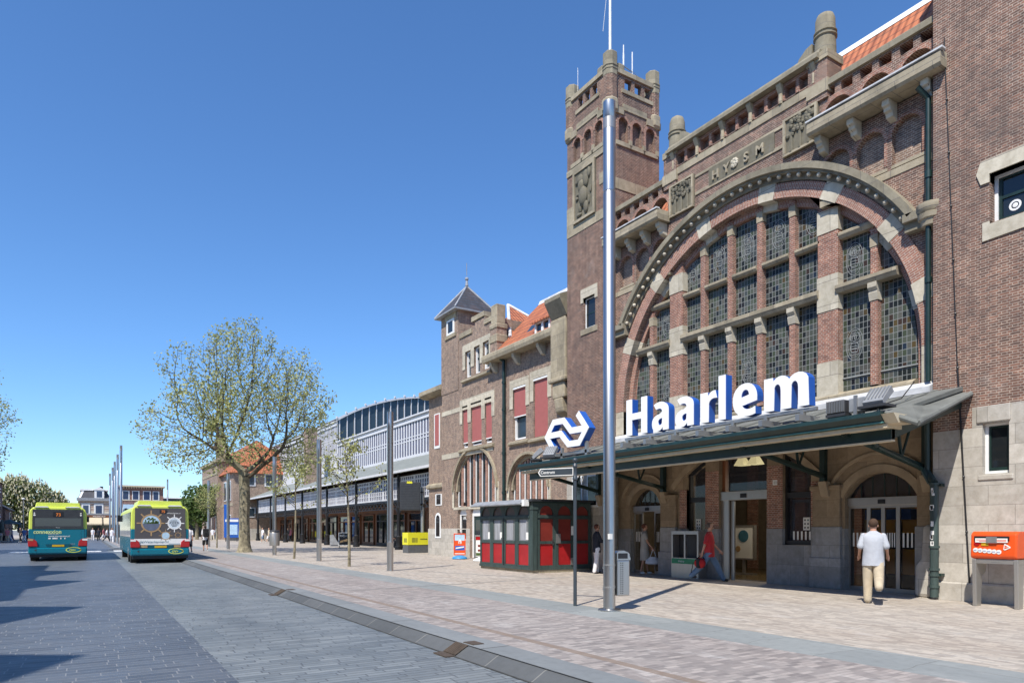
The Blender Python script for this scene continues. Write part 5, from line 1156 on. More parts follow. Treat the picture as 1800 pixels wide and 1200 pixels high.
# ================================================================ RED AND GREEN KIOSK
ka,kb=19.37,23.05; kx=12.95; kx1=15.45; KZ=2.42
ki=empty('kiosk',(14.2,21.2,0),'small flat-roofed kiosk of dark green timber frames and bright red panels','kiosk')
MB().box(kx+.08,kx1,ka+.08,kb-.06,.1,KZ-.05).build('body',M['darkint'],ki)
MB().box(kx+.02,kx1-.02,ka+.02,kb-.02,0,.1).build('plinth',M['stone'],ki)
def kface(n,a0,a1,west):
    """framed front: lower red panels, glazed middle, arched frieze"""
    w=(a1-a0)/n
    def pl(loops,d0,d1,name,m,par): 
        mb=MB()
        if west: mb.plate([[(a,z) for a,z in L] for L in loops],kx+d0,kx+d1,'x')
        else: mb.plate([[(a,z) for a,z in L] for L in loops],ka+d0,ka+d1,'y')
        return mb.build(name,m,par)
    holes=[]
    for k in range(n):
        a=a0+k*w
        holes+= [[(a+.13,.26),(a+.13,1.0),(a+w-.1,1.0),(a+w-.1,.26)],[(a+.13,1.1),(a+.13,1.86),(a+w-.1,1.86),(a+w-.1,1.1)],hole(a+.12,a+w-.1,2.0,2.06,.26)]
    pl([[(a0,.1),(a0,KZ),(a1,KZ),(a1,.1)]]+holes,0.,.06,'frame',M['greenw'],ki)
    for k in range(n):
        a=a0+k*w
        sc_=1 if west else 1
        pl([[(a+.1,.22),(a+.1,1.03),(a+w-.08,1.03),(a+w-.08,.22)]],.03,.05,'red_panel',M['red'],ki)
        pn_=pl([[(a+.1,1.06),(a+.1,1.9),(a+w-.08,1.9),(a+w-.08,1.06)]],.035,.05,'window_panel',M['kglass'] if west else M['kred'],ki)
        pl([hole(a+.1,a+w-.08,1.98,2.05,.3)],.04,.05,'fanlight',M['kfan'] if west else M['kred'],ki)
        if west and k in (0,2,3): pl([[(a+.16,1.14),(a+.16,1.4),(a+.32,1.4),(a+.32,1.14)]],.028,.034,'notice',M['paper'],pn_)
        if west:
            cs=pl([[(a+w*.35,1.12),(a+w*.33,1.84),(a+w*.8,1.84),(a+w*.78,1.12)]],.031,.0345,'curtain',M['kcurt'],pn_)
    # post, rail
    if west: 
        MB().box(kx-.02,kx,a0+2*w-.02,a0+2*w+.02,.12,1.95).build('cover_strip',M['black'],ki)
        MB().box(kx-.03,kx,a0+.05,a1-.02,1.9,1.97).box(kx-.035,kx,a0,a1,.1,.2).build('rail',M['greenw'],ki)
    else: MB().box(a0+.02,a1-.02,ka-.03,ka,1.9,1.97).build('rail',M['greenw'],ki)
M['kglass']=glass('kiosk_window',(.17,.18,.18),rough=.15); M['kred']=plain('red_tinted_panel',(.2,.03,.022),.35,var=.2,scale=3); M['kfan']=plain('frieze_panel',(.07,.035,.03),.4,var=.5,scale=4); M['kcurt']=plain('net_curtain',(.3,.31,.33),.9,var=.35,scale=12,streak=True)
kface(4,ka+.16,kb,True)
M['greenw2']=M['greenw']
kface(3,kx+.16,kx1,False)
MB().box(kx-.03,kx+.16,ka-.03,ka+.16,.1,KZ).box(kx-.05,kx+.18,ka-.05,ka+.18,2.18,2.26).build('corner_post',M['greenw'],ki)
MB().box(kx-.12,kx1+.05,ka-.12,kb+.02,KZ+.04,KZ+.12).build('roof',M['charcoal'],ki); MB().box(kx-.05,kx1,ka-.05,kb,KZ,KZ+.04).build('fascia',M['green'],ki)
MB().plate([[(kx-.12,KZ+.06),(kx-.34,KZ-.06),(kx-.34,KZ-.01),(kx-.12,KZ+.12)]],ka+.25,kb+.1,'y').cyl((kx-.34,ka+.25,KZ-.04),(kx-.34,kb+.1,KZ-.04),.04,n=8).build('rolled_awning',M['zinc'],ki)
MB().box(kx-.3,kx-.1,ka+.1,ka+.25,KZ-.12,KZ+.1).build('awning_bracket',M['white'],ki)
MB().box(kx+.95,kx+1.15,ka-.03,ka-.01,1.02,1.35).build('pay_box',M['steeld'],ki)
MB().box(kx+1.62,kx+1.8,ka-.012,ka-.005,1.3,1.62).build('notice',M['paper'],ki); MB().box(kx+1.6,kx+1.8,ka-.03,ka-.004,.25,.5).build('vent_grille',M['steeld'],ki)
MB().box(kx+.78,kx+.83,ka-.05,ka-.01,.95,1.15).build('door_handle',M['steel'],ki); MB().box(kx-.03,kx-.0,ka+2.02,ka+2.06,1.0,1.2).build('door_handle',M['steel'],ki)
# ================================================================ MAILBOX
mbx=empty('mailbox',(15.0,6.2,0),'bright orange mailbox on two grey legs in front of the pale stone wall','mailbox')
mx0,mx1,my0,my1,mz0,mz1=14.75,15.2,5.82,6.61,.93,1.46
bd=MB().plate([[(mx0+.04,mz0),(mx0,mz0+.05),(mx0+.02,mz1-.05),(mx0+.1,mz1),(mx1,mz1),(mx1,mz0)]],my0,my1,'y').build('box',M['orange'],mbx,bevel=.035)
s1=MB().box(mx0-.012,mx0+.05,my0+.12,my1-.08,mz1-.18,mz1-.09).build('slot_hood',M['black'],mbx)
MB().box(mx0-.016,mx0+.02,my1-.42,my1-.1,mz1-.21,mz1-.13).box(mx0-.016,mx0+.02,my0+.14,my0+.43,mz1-.21,mz1-.13).build('slot_label',M['paper'],mbx)
MB().box(mx0-.03,mx0+.02,(my0+my1)/2-.08,(my0+my1)/2+.1,mz1-.22,mz1-.1).build('slot_divider',M['steeld'],mbx)
t_=MB()
for y0_,y1_ in ((my1-.4,my1-.12),(my0+.16,my0+.4)): 
    for k in range(2): t_.box(mx0-.019,mx0-.0165,y0_,y1_-.05*k,mz1-.165-.025*k,mz1-.155-.025*k)
t_.build('slot_text',M['orange'],mbx)
for k in range(6):
    y=my1-.1-.08*k; d=MB().cyl((mx0-.006,y,mz0+.17-.006*k),(mx0+.02,y,mz0+.17-.006*k),.043,n=16).build('round_sticker',M['paper'],mbx)
    MB().text('ony',(mx0-.009,y+.032,mz0+.158-.006*k),(0,-1,0),(0,0,1),.036,.002).build('sticker_text',M['blue'],d)
MB().cyl((mx0-.004,my1-.12,mz0+.3),(mx0+.02,my1-.12,mz0+.3),.05,n=16).build('round_sticker',M['tail'],mbx); MB().box(mx0-.002,mx0+.02,my1-.32,my1-.2,mz0+.255,mz0+.33).build('square_sticker',M['plate'],mbx)
MB().box(mx0-.002,mx0+.02,my1-.56,my1-.43,mz0+.33,mz0+.385).build('square_sticker',M['lime'],mbx)
em=MB().plate([[(my0+.2,mz0+.29),(my0+.215,mz0+.19),(my0+.19,mz0+.175),(my0+.1,mz0+.22),(my0+.1,mz0+.24),(my0+.19,mz0+.3)]],mx0-.002,mx0+.02).build('emblem',M['paper'],mbx); MB().plate([[(my0+.19,mz0+.275),(my0+.2,mz0+.2),(my0+.12,mz0+.23)]],mx0-.005,mx0).build('emblem_field',M['orange'],em)
MB().text('postnl',(mx0-.008,my0+.195,mz0+.228),(0,-1,0),(0,0,1),.022,.002).build('emblem_text',M['paper'],em)
MB().box(mx0+.05,mx1,my0-.02,my1-.04,mz0-.09,mz0-.003).box(mx0+.045,mx0+.05,my0+.3,my1-.35,mz0-.06,mz0-.04).build('cradle',M['alu'],mbx)
for y in (my1-.06,my0+.02):
    MB().plate([[(mx0+.05,0),(mx0+.02,mz0-.003),(mx1,mz0-.003),(mx1,mz0-.25),(mx0+.28,mz0-.36),(mx0+.24,0)]],y-.035,y+.035,'y').build('leg',M['alu'],mbx,bevel=.01)
# ================================================================ POLES AND POSTS
def pole(x,y,h,label,tall=False,bands=False,z0=0.):
    e=empty('steel_light_column',(x,y,z0),label,'light column','brushed steel light columns',local=True)
    r=.112
    if tall: prof=[(r,0),(r,.42),(r,.43),(r,h*.82),(r*.93,h*.82+.01),(r*.93,h*.82+.03),(r,h*.82+.035),(r,h*.945),(r*.9,h*.95),(r*.9,h*.965),(r,h*.967),(r,h)]
    else: prof=[(r*1.04,0),(r*1.04,1.0),(r*1.08,1.01),(r*1.08,1.05),(r,1.06),(r,h*.9),(r*1.05,h*.905),(r*1.05,h*.935),(r,h*.94),(r,h)]
    MB().lathe((0,0,0),prof,24).build('shaft',M['steel'],e,smooth=True)
    if tall:
        MB().lathe((0,0,0),[(.21,0),(.21,.02),(.19,.035),(r+.005,.035)],24).build('base_plate',M['steel'],e,smooth=True)
        MB().lathe((0,0,h*.946),[(r+.002,0),(r+.002,.2)],24).build('light_band',M['alu'],e)
        if bands:
            for z in (.42,.83): MB().lathe((0,0,z),[(r+.006,0),(r+.006,.03)],20).build('strap',M['steeld'],e)
            MB().box(-.09,-.02,-r-.004,-r+.05,1.32,1.42).build('white_sticker',M['paper'],e)
    else: MB().lathe((0,0,0),[(r+.03,0),(r+.03,.02)],20).build('base_plate',M['steel'],e)
    return e
bx_,by_=PG(1071,1072)
P1=pole(bx_,by_,9.42,'tall brushed steel column nearest the camera, in front of the station letters',True,True)
for x,y,l in ((9.36,23.3,'short steel column standing left of the yellow block'),(9.4,32.3,'short steel column between the two slim saplings'),(9.4,41.3,'short steel column with a round grey litter bin on it'),(9.2,55.4,'short steel column just left of the plane tree trunk'),(9.1,64.3,'far short steel column behind the man with the black backpack')): pole(x,y,5.75,l)
for x,y,l in ((2.85,74,'nearest and rightmost of the tight row of tall far columns behind the left bus'),(2.88,83,'second from the right in the tight row of tall far columns'),(2.9,92,'middle one of the tight row of tall far columns'),(2.95,101,'second from the left in the tight row of tall far columns'),(2.95,112,'farthest and leftmost of the tight row of tall far columns')): pole(x,y,9.4,l,True)
x,y=(YX(294,1)*1,0); 
py=120.; sx_,sy_=ray(294.5); pole(sx_/sy_*py,py,9.4,'lone far column standing above the roof of the right bus',True)
bn=empty('litter_bin',(9.4,41.3,0),'round grey litter bin hung on a short steel column','bin')
MB().lathe((9.4,41.3,.55),[(.27,0),(.29,.02),(.29,.74),(.27,.78),(.24,.78),(.24,.1)],18).build('bucket',M['alu'],bn,smooth=True); MB().lathe((9.4,41.3,1.34),[(.24,0),(.3,.03),(.28,.1),(.13,.12)],18).build('rim',M['charcoal'],bn)
lb=empty('litter_bin',(8.5,9.78,.27),'square perforated steel litter bin with domed lid strapped to the nearest column','bin',local=True,rz=R(-12))
MB().box(-.13,.13,-.14,.14,0,.66).build('container',M['steel'],lb,bevel=.02); h_=MB()
for k in range(15):
    for xx in (-.06,-.02): h_.cyl((xx,-.139,.05+k*.04),(xx,-.142,.05+k*.04),.011,n=8)
h_.build('perforation',M['black'],lb)
MB().plate([[(-.14,.68),(-.14,.8),(-.1,.83),(0,.84),(.1,.8),(.14,.7),(.14,.66),(-.14,.66)]],-.145,-.11,'y').box(.09,.14,-.11,.14,.66,.78).plate([[(-.14,.78),(-.1,.83),(0,.84),(.1,.8),(.14,.7),(.1,.74),(0,.8),(-.1,.79)]],-.11,.14,'y').build('lid',M['steel'],lb); MB().box(-.12,.08,-.148,-.146,.69,.79).build('opening',M['black'],lb)
MB().box(-.35,-.13,-.03,.03,.1,.14).box(-.35,-.13,-.03,.03,.5,.54).build('strap',M['steeld'],lb)
sp=empty('fingerpost',(8.17,10.73,0),'slim blue-grey fingerpost with a Centrum arm and a ball on top','signpost',local=True)
MB().lathe((0,0,0),[(.036,0),(.034,2.4),(.034,2.46),(.055,2.48),(.05,2.53),(.038,2.55),(.038,2.72),(.05,2.74),(.04,2.78),(.02,2.8),(.018,2.82)],14).build('post',M['postgrey'],sp,smooth=True); MB().sphere((0,0,2.86),.05,14,8).build('ball_finial',M['postgrey'],sp,smooth=True)
ad=Vector((-.51,.86,0)).normalized(); an_=Vector((-.86,-.51,0)).normalized()
def armbox(l0,l1,z0,z1,t,m,name,par,tip=0.):
    V=[]
    for s_ in (-1,1):
        for p in ((l0,z0),(l1-tip,z0),(l1,(z0+z1)/2),(l1-tip,z1),(l0,z1)): q=ad*p[0]+an_*(s_*t); V.append((q.x,q.y,p[1]))
    return MB().add(V,[(0,1,2,3,4),(9,8,7,6,5),(0,5,6,1),(1,6,7,2),(2,7,8,3),(3,8,9,4),(4,9,5,0)]).build(name,m,par)
ar_=armbox(.035,.80,2.565,2.72,.012,M['paper'],'arm',sp,.05); armbox(.05,.775,2.582,2.703,.0145,M['postgrey'],'arm_face',ar_,.04)
o_=ad*.74+an_*.016; MB().text('Centrum',(o_.x,o_.y,2.615),(-ad.x,-ad.y,0),(0,0,1),.085,.002,bold=.012).build('arm_text',M['paper'],ar_)
# ================================================================ BOARDS, BLOCKS AND SCREENS ON THE FORECOURT
def aboard(u,v,w,h,label,frame,face,base,extra,name='pavement_sign',ang=None):
    x,y=PG(u,v); a=math.atan2(-x,-y) if ang is None else ang
    rz=math.atan2(x,y)
    e=empty(name,(x,y,0),label,'sign',local=True,rz=-rz)
    MB().plate([[(-w/2,.2),(-w/2,h),(w/2,h),(w/2,.2)],[(-w/2+.05,.25),(-w/2+.05,h-.05),(w/2-.05,h-.05),(w/2-.05,.25)]],-.05,.05,'y').build('frame',frame,e,bevel=.01)
    f=MB().box(-w/2+.04,w/2-.04,-.03,.03,.24,h-.04).build('poster',face,e)
    if base is not None: MB().lathe((0,0,0),[(w*.55,0),(w*.65,.03),(w*.6,.1),(w*.3,.17),(w*.2,.2)],16).build('base',base,e,smooth=True)
    else: MB().box(-w/2,w/2,-.16,.16,0,.05).box(-w/2+.05,-w/2+.1,-.02,.02,.05,.2).box(w/2-.1,w/2-.05,-.02,.02,.05,.2).build('base',M['charcoal'],e)
    extra(f,w,h); return e
def ex1(f,w,h):
    MB().box(-w/2+.05,w/2-.05,-.034,-.031,h*.72,h-.06).build('poster_sky',M['psky'],f); MB().box(-w/2+.07,w/2-.05,-.035,-.031,h*.35,h*.52).build('poster_blue',M['blue'],f)
    t=MB().text('18',(-.1,-.036,h*.6),(1,0,0),(0,0,1),.2,.002,bold=.02); t.sphere((.02,-.034,h*.72),.06,8,5,sz=(1,.1,1)); 
    t.plate([[(-w/2+.1,h*.4),(-w/2+.1,h*.45),(w/2-.08,h*.5),(w/2-.08,h*.45)]],-.039,-.036,'y'); t.build('poster_print',M['paper'],f); MB().box(-w/2+.05,w/2-.05,-.0345,-.031,.26,.3).build('poster_foot',M['paper'],f)
M['psky']=plain('poster_sky',(.45,.62,.75),.5); M['dteal']=plain('water_base',(.03,.25,.55),.5)
aboard(808,982,.6,1.3,'orange framed advertising board on a blue water-filled foot',M['orange'],M['orange'],M['dteal'],ex1)
def ex2(f,w,h):
    MB().box(-w/2+.05,w/2-.05,-.034,-.031,h*.82,h-.06).build('poster_head',M['tail'],f); t=MB().sphere((-.08,-.033,h*.6),.06,8,5,sz=(1,.05,1)).sphere((-.08,-.033,h*.42),.06,8,5,sz=(1,.05,1)); t.build('poster_spot',M['kred'],f)
    MB().box(-w/2+.06,w/2-.06,-.034,-.031,.27,.4).build('poster_foot',M['leafd'],f)
aboard(845,986,.56,1.22,'white advertising board with a red header half hidden by the kiosk',M['alu'],M['paper'],M['white'],ex2)
def ex3(f,w,h):
    MB().text('RICH',(-.3,-.035,h*.72),(1,0,0),(0,0,1),.25,.002).build('poster_text',M['paper'],f); MB().plate([[(-.3,.4),(-.3,.55),(.3,.75),(.3,.55)]],-.035,-.031,'y').build('poster_picture',M['gold'],f)
aboard(604,962.5,.8,1.25,'dark cafe pavement sign with white lettering beside a black column',M['paper'],M['black'],None,ex3)
x,y=PG(588,960); e=empty('planter_bin',(x,y,0),'wedge-shaped dark grey container standing left of the cafe pavement sign','container',local=True,rz=-.3)
MB().plate([[(-.4,0),(-.4,1.0),(-.1,1.05),(.45,.1),(.45,0)]],-.3,.3,'y').build('body',M['zinc'],e); MB().box(-.3,.3,-.32,-.3,.1,.15).build('trim',M['charcoal'],e)
def yblock(x,y,w,d,h0,h1,label,rz=0.):
    e=empty('yellow_block',(x,y,0),label,'block',local=True,rz=rz)
    MB().box(0.02,w-.02,.02,d-.02,0,h0).build('concrete_base',M['charcoal2'],e); b=MB().box(0,w,0,d,h0,h1).build('yellow_cover',M['yellow'],e)
    t=MB(); 
    for k in range(5): t.box(.28+k*.045,.3+k*.045,-.006,-.001,h0+.15,h0+.45)
    for k in range(4): t.box(.52+k*.04,.535+k*.04,-.006,-.001,h0+.15,h0+.45)
    for k in range(11): t.box(.85+k*.045,.88+k*.045,-.006,-.001,h0+.33,h0+.4)
    for k in range(4): t.box(-.006,-.001,.2+k*.12,.26+k*.12,h0+.15,h0+.42)
    t.build('printed_text',M['charcoal'],b); return e
M['charcoal2']=plain('dark_concrete',(.1,.105,.11),.9,var=.2)
yblock(17.35,40.2,1.7,.9,.52,1.3,'bright yellow covered concrete block below the black screen')
yblock(15.9,97,2.6,.9,.45,1.25,'far yellow covered concrete block left of the plane tree')
ls=empty('display_screen',(18.4,41.6,0),'large blank dark grey LED screen on a grey post by the arcade','screen',local=True,rz=-R(21))
MB().cyl((.55,0,0),(.55,0,4.3),.13,n=12).build('post',M['steeld'],ls,smooth=True); MB().box(-.95,.4,-.35,-.05,2.75,4.6).build('cabinet',M['charcoal'],ls,bevel=.02)
lv=MB()
for k in range(16): lv.box(-.9,.33,-.365,-.352,2.83+k*.108,2.91+k*.108)
lv.build('louvre_face',M['charcoal3'] if 'charcoal3' in M else M['charcoal'],ls); MB().box(-.5,-.15,-.37,-.34,4.5,4.64).build('yellow_tab',M['yellow'],ls); MB().box(.35,.6,-.2,.05,3.9,4.0).box(.35,.6,-.2,.05,3.1,3.2).build('bracket',M['black'],ls)
ib=empty('information_panel',(15.3,90.5,0),'tall bright blue information panel with a pale map left of the plane tree','sign',local=True,rz=-.16)
MB().box(-.75,-.3,-.1,.1,.5,4.6).box(-.3,.95,-.1,.1,.5,2.9).build('blue_panel',M['blue'],ib); MB().box(-.35,.8,-.13,-.1,.85,2.1).build('map_face',M['psky'],ib); MB().box(-.6,-.5,-.05,.05,0,.5).box(.7,.8,-.05,.05,0,.5).build('leg',M['charcoal'],ib); MB().box(-.6,.9,-.12,-.1,2.45,2.75).build('header_text',M['paper'],ib)
ib2=empty('information_panel',(8.2,88,0),'tall blue stop panel seen between the right bus and the green tree','sign',local=True,rz=0.)
MB().box(-.3,.15,-.1,.1,.3,4.3).box(-1.1,.15,-.08,.08,2.1,2.6).box(-1.1,-.3,-.08,.08,.6,2.1).build('blue_panel',M['blue'],ib2); MB().box(-1.05,.1,-.11,-.08,2.15,2.5).build('header_text',M['paper'],ib2); MB().box(-.2,.1,-.05,.05,0,.3).build('leg',M['charcoal'],ib2)
# ticket tray beside the main door (news rack)
tk=empty('newspaper_rack',(15.95,14.95,0),'grey open newspaper rack with a green label beside the main door','rack')
ya_,yb_=14.5,15.62
MB().plate([[(ya_,0),(ya_,1.42),(yb_,1.42),(yb_,0)],[(ya_+.06,.62),(ya_+.06,1.35),((ya_+yb_)/2-.03,1.35),((ya_+yb_)/2-.03,.62)],[((ya_+yb_)/2+.03,.62),((ya_+yb_)/2+.03,1.35),(yb_-.06,1.35),(yb_-.06,.62)]],15.7,15.78).box(15.78,16.05,ya_,yb_,0,.5).box(15.7,16.05,ya_,yb_,1.421,1.45).box(15.78,16.05,ya_,ya_+.04,.5,1.42).box(15.78,16.05,yb_-.04,yb_,.5,1.42).build('cabinet',M['alu'],tk); MB().box(16.0,16.04,ya_+.05,yb_-.05,.5,1.42).build('back',M['charcoal'],tk)
gl_=MB().box(15.69,15.699,ya_+.02,yb_-.02,.44,.6).build('green_label',M['glabel'] if 'glabel' in M else M['leafd'],tk); MB().text('METRO'[:0]+'metro',(15.687,yb_-.3,.49),(0,-1,0),(0,0,1),.1,.002).build('label_text',M['paper'],gl_)
pb=empty('poster_stand',(18.6,14.4,0),'white framed poster stand inside the dark main doorway','sign')
pyc=YX(1307,18.6)
MB().box(18.6,18.66,pyc-.42,pyc+.42,.55,1.6).build('poster',M['paper'],pb); MB().plate([[(pyc-.46,.5),(pyc-.46,1.64),(pyc+.46,1.64),(pyc+.46,.5)],[(pyc-.42,.55),(pyc-.42,1.6),(pyc+.42,1.6),(pyc+.42,.55)]],18.57,18.68).box(18.5,18.8,pyc-.4,pyc+.4,0,.05).box(18.6,18.66,pyc-.05,pyc+.05,.05,.5).build('frame',M['alu'],pb)
pc_=MB().cyl((18.585,pyc,1.28),(18.6,pyc,1.28),.2,n=20).build('poster_disc',M['pdisc'],pb); MB().cyl((18.585,pyc+.22,.85),(18.6,pyc+.22,.85),.1,n=14).build('poster_disc',M['gold'],pb)
for i,(u,c_) in enumerate(((1560,'blue and amber ticket machine behind the right-hand glass door'),(1600,'plain amber ticket machine at the right edge of the glass doors'))):
    X=17.6; y=YX(u,X); e=empty('ticket_machine',(X,y,0),c_,'ticket machine','ticket machines behind the glass doors')
    MB().box(X,X+.5,y-.42,y+.42,.35,1.75).build('cabinet',M['amber'],e,bevel=.03); MB().box(X-.02,X,y-.3,y+.3,1.0,1.4).build('screen',M['black'],e); MB().box(X-.01,X+.5,y-.42,y+.42,0.02,.35).build('plinth',M['charcoal'],e)
    if i==0: MB().box(X-.01,X+.5,y-.6,y+.6,1.76,2.02).build('header',M['blue'],e); MB().cyl((X-.03,y+.1,1.2),(X-.02,y+.1,1.2),.1,n=12).build('sticker',M['tail'],e)
hl=empty('hanging_lamp',(18.5,13.2,3),'pair of pale pyramid lamp shades hanging inside the main doorway','lamp')
lz=PX(1316,817,17.8)[1]; ly=[YX(1305,17.8),YX(1328,17.8)]
for y in ly: MB().lathe((17.8,y,lz),[(.27,0),(.13,.24),(.11,.25)],4,rot=PI/4).build('lamp_shade',M['lampsh'],hl)
MB().cyl((17.8,ly[0],lz+.2),(17.8,ly[0],4.2),.01,n=4).cyl((17.8,ly[1],lz+.2),(17.8,ly[1],4.2),.01,n=4).build('cable',M['black'],hl)
EXPO=.6
# ================================================================ PEOPLE
def bake(o):
    dg=bpy.context.evaluated_depsgraph_get(); me=bpy.data.meshes.new_from_object(o.evaluated_get(dg)); old=o.data; o.modifiers.clear(); o.data=me
    me.polygons.foreach_set('use_smooth',[True]*len(me.polygons)); bpy.data.meshes.remove(old)
def skin(name,V,E,rad,m,parent,sub=1,root=0):
    me=bpy.data.meshes.new(name); me.from_pydata(V,E,[]); me.materials.append(m)
    o=bpy.data.objects.new(name,me); COL.objects.link(o)
    md=o.modifiers.new('s','SKIN'); md.use_smooth_shade=True
    if not me.skin_vertices: me.skin_vertices.new()
    for i,r in enumerate(rad):
        sv=me.skin_vertices[0].data[i]; sv.radius=(r,r) if not isinstance(r,tuple) else r; sv.use_root=(i==root)
    if sub: 
        ss=o.modifiers.new('u','SUBSURF'); ss.levels=sub; ss.render_levels=sub
    bake(o); o.data.materials.clear(); o.data.materials.append(m)
    attach(o,parent); return o
def person(label,loc,face,h=1.75,legs=((15,5),(-18,25)),arms=((10,20,4),(-15,15,4)),top='tgrey',bottom='tkhaki',hair='hairb',skinm='skin',shoe='shoew',long_hair=False,shorts=False,skirt=None,sleeve=.5,sit=0.,detail=False,name='person',group=None,top_low=.81,build=1.):
    e=empty(name,loc,label,'person',group,local=True,rz=math.atan2(-face[0],face[1]))
    s=h/1.75
    def S(v): return tuple(x*s for x in v)
    hipz=.92
    foot=[]
    def legpts(sx,a,b):
        a=R(a);b=R(b); hip=Vector((sx*.09,0,0)); k=hip+Vector((sx*.01,.43*math.sin(a),-.43*math.cos(a))); an=k+Vector((0,.41*math.sin(a-b),-.41*math.cos(a-b)))
        pitch=min(0,a-b)*.8 if b>30 else 0
        toe=an+Vector((0,.15*math.cos(pitch)+.0,.15*math.sin(pitch)-.03)); heel=an+Vector((0,-.05*math.cos(pitch),-.05*math.sin(pitch)-.03))
        return [hip,k,an,toe,heel]
    L=[legpts(-1,*legs[0]),legpts(1,*legs[1])]
    low=min(min(p.z for p in q) for q in L); base=-low+.035
    for q in L:
        for p in q: p.z+=base
    P=Vector((0,0,base)); up=lambda z:base+z
    sh=up(.5); 
    def armpts(sx,a,el,ab):
        a=R(a);el=R(el);ab=R(ab); S0=Vector((sx*(.165+.01*build),0,sh)); d=Vector((sx*math.sin(ab),math.sin(a)*math.cos(ab),-math.cos(a)*math.cos(ab))); E_=S0+d*.29
        d2=Vector((sx*math.sin(ab)*.3,math.sin(a+el),-math.cos(a+el))).normalized(); W=E_+d2*.25; return [S0,E_,W,W+d2*.085]
    A=[armpts(-1,*arms[0]),armpts(1,*arms[1])]
    hd=Vector((0,.02,up(.64)))
    # body
    V=[(0,0,up(.0)),(0,-.01,up(.22)),(0,-.01,up(.45)),(0,0,up(.54)),(0,.01,up(.6)),(0,.02,up(.68)),(0,.015,up(.76)),(0,.01,up(.81))]
    rd=[.085,.08,.08,.05,.055,.078,.088,.058]; E=[(i,i+1) for i in range(7)]
    if detail: V.append((0,.115,up(.675))); rd.append(.014); E.append((5,8))
    for q in L:
        b=len(V); V+=[tuple(p) for p in q[:4]]; rd+=[.07,.05,.036,.03]; E+=[(0,b),(b,b+1),(b+1,b+2),(b+2,b+3)]
    for q in A:
        b=len(V); V+=[tuple(p) for p in q]; rd+=[.05,.04,.027,.03]; E+=[(2,b),(b,b+1),(b+1,b+2),(b+2,b+3)]
    skin('body',[S(v) for v in V],E,[r*s for r in rd],M[skinm],e)
    # garments: lofted torso with sleeves, waist with trouser legs
    def loft(mb,rings,n=16):
        V=[];Fc=[]
        for (c,rx,ry) in rings:
            for k in range(n):
                a=2*PI*k/n; V.append(S((c[0]+rx*math.cos(a),c[1]+ry*math.sin(a),c[2])))
        for r_ in range(len(rings)-1):
            for k in range(n): Fc.append((r_*n+k,r_*n+(k+1)%n,(r_+1)*n+(k+1)%n,(r_+1)*n+k))
        Fc+=[tuple(reversed(range(n))),tuple(range((len(rings)-1)*n,len(rings)*n))]; mb.add(V,Fc)
    def limb(mb,pts,rs,n=10):
        for (p,q),(r0,r1) in zip(zip(pts,pts[1:]),zip(rs,rs[1:])): mb.cyl(S(p),S(q),r0*s,r1*s,n); mb.sphere(S(q),r1*s*.99,n,6)
        mb.sphere(S(pts[0]),rs[0]*s,n,6)
    b_=build; lo=top_low-.92
    t=MB(); loft(t,[((0,0,up(lo-.02)),.185*b_,.135*b_),((0,0,up(lo+.06)),.182*b_,.135*b_),((0,-.005,up(.18)),.168*b_,.128*b_),((0,-.01,up(.34)),.19*b_,.132*b_),((0,-.008,up(.44)),.196*b_,.12*b_),((0,-.005,up(.5)),.175*b_,.098),((0,0,up(.545)),.105,.075),((0,.004,up(.575)),.062,.06)])
    for q in A:
        m_=q[0].lerp(q[1],min(1,sleeve*1.7)); pts=[q[0]+Vector((0,0,-.03)),m_]; rs=[.058*b_,.06*b_]
        if sleeve>.7: pts=[q[0]+Vector((0,0,-.03)),q[1],q[2]]; rs=[.062,.056,.042]
        limb(t,pts,rs)
    t.build('dress' if skirt else 'shirt',M[top],e,smooth=True)
    if skirt: 
        k_=MB(); loft(k_,[((0,0,up(.1)),.17,.13),((0,0,up(-.08)),.195,.15),((0,.01,up(-.42)),.215,.17),((0,.01,up(-.41)),.15,.1)]); k_.build('skirt',M[skirt],e,smooth=True)
    else:
        t=MB(); loft(t,[((0,0,up(.1)),.15*b_,.11*b_),((0,-.005,up(.0)),.165*b_,.122*b_),((0,-.008,up(-.07)),.168*b_,.126*b_),((0,0,up(-.13)),.12,.09)])
        for q in L:
            k=q[1] if not shorts else q[0].lerp(q[1],.97); pts=[q[0]-Vector((0,0,.03)),k]; rs=[.1*b_,.082*b_ if not shorts else .088]
            if not shorts: pts.append(q[2]+Vector((0,0,.01))); rs.append(.068*b_)
            limb(t,pts,rs)
        t.build('shorts' if shorts else 'trousers',M[bottom],e,smooth=True)
    for q in L:
        hl,to=q[4],q[3]; an=q[2]
        V=[tuple(hl),tuple((hl+to)/2+Vector((0,0,.012))),tuple(to),tuple(an+Vector((0,0,-.0)))]; skin('shoe',[S(v) for v in V],[(0,1),(1,2),(0,3)],[.046*s,.047*s,.04*s,.045*s],M[shoe],e,1)
    # hair
    hz=up(.735); hb=MB().sphere((0,-.008*s,hz*s),.098*s,12,8,sz=(.93,1.05,.98)); 
    if long_hair: hb.sphere((0,-.05*s,(hz-.1)*s),.085*s,10,6,sz=(1.05,.7,1.4))
    o=hb.build('hair',M[hair],e,smooth=True)
    for v in o.data.vertices:
        if v.co.y>.03*s and v.co.z<(hz+.045)*s: v.co.y=.02*s; v.co.z+=.02*s
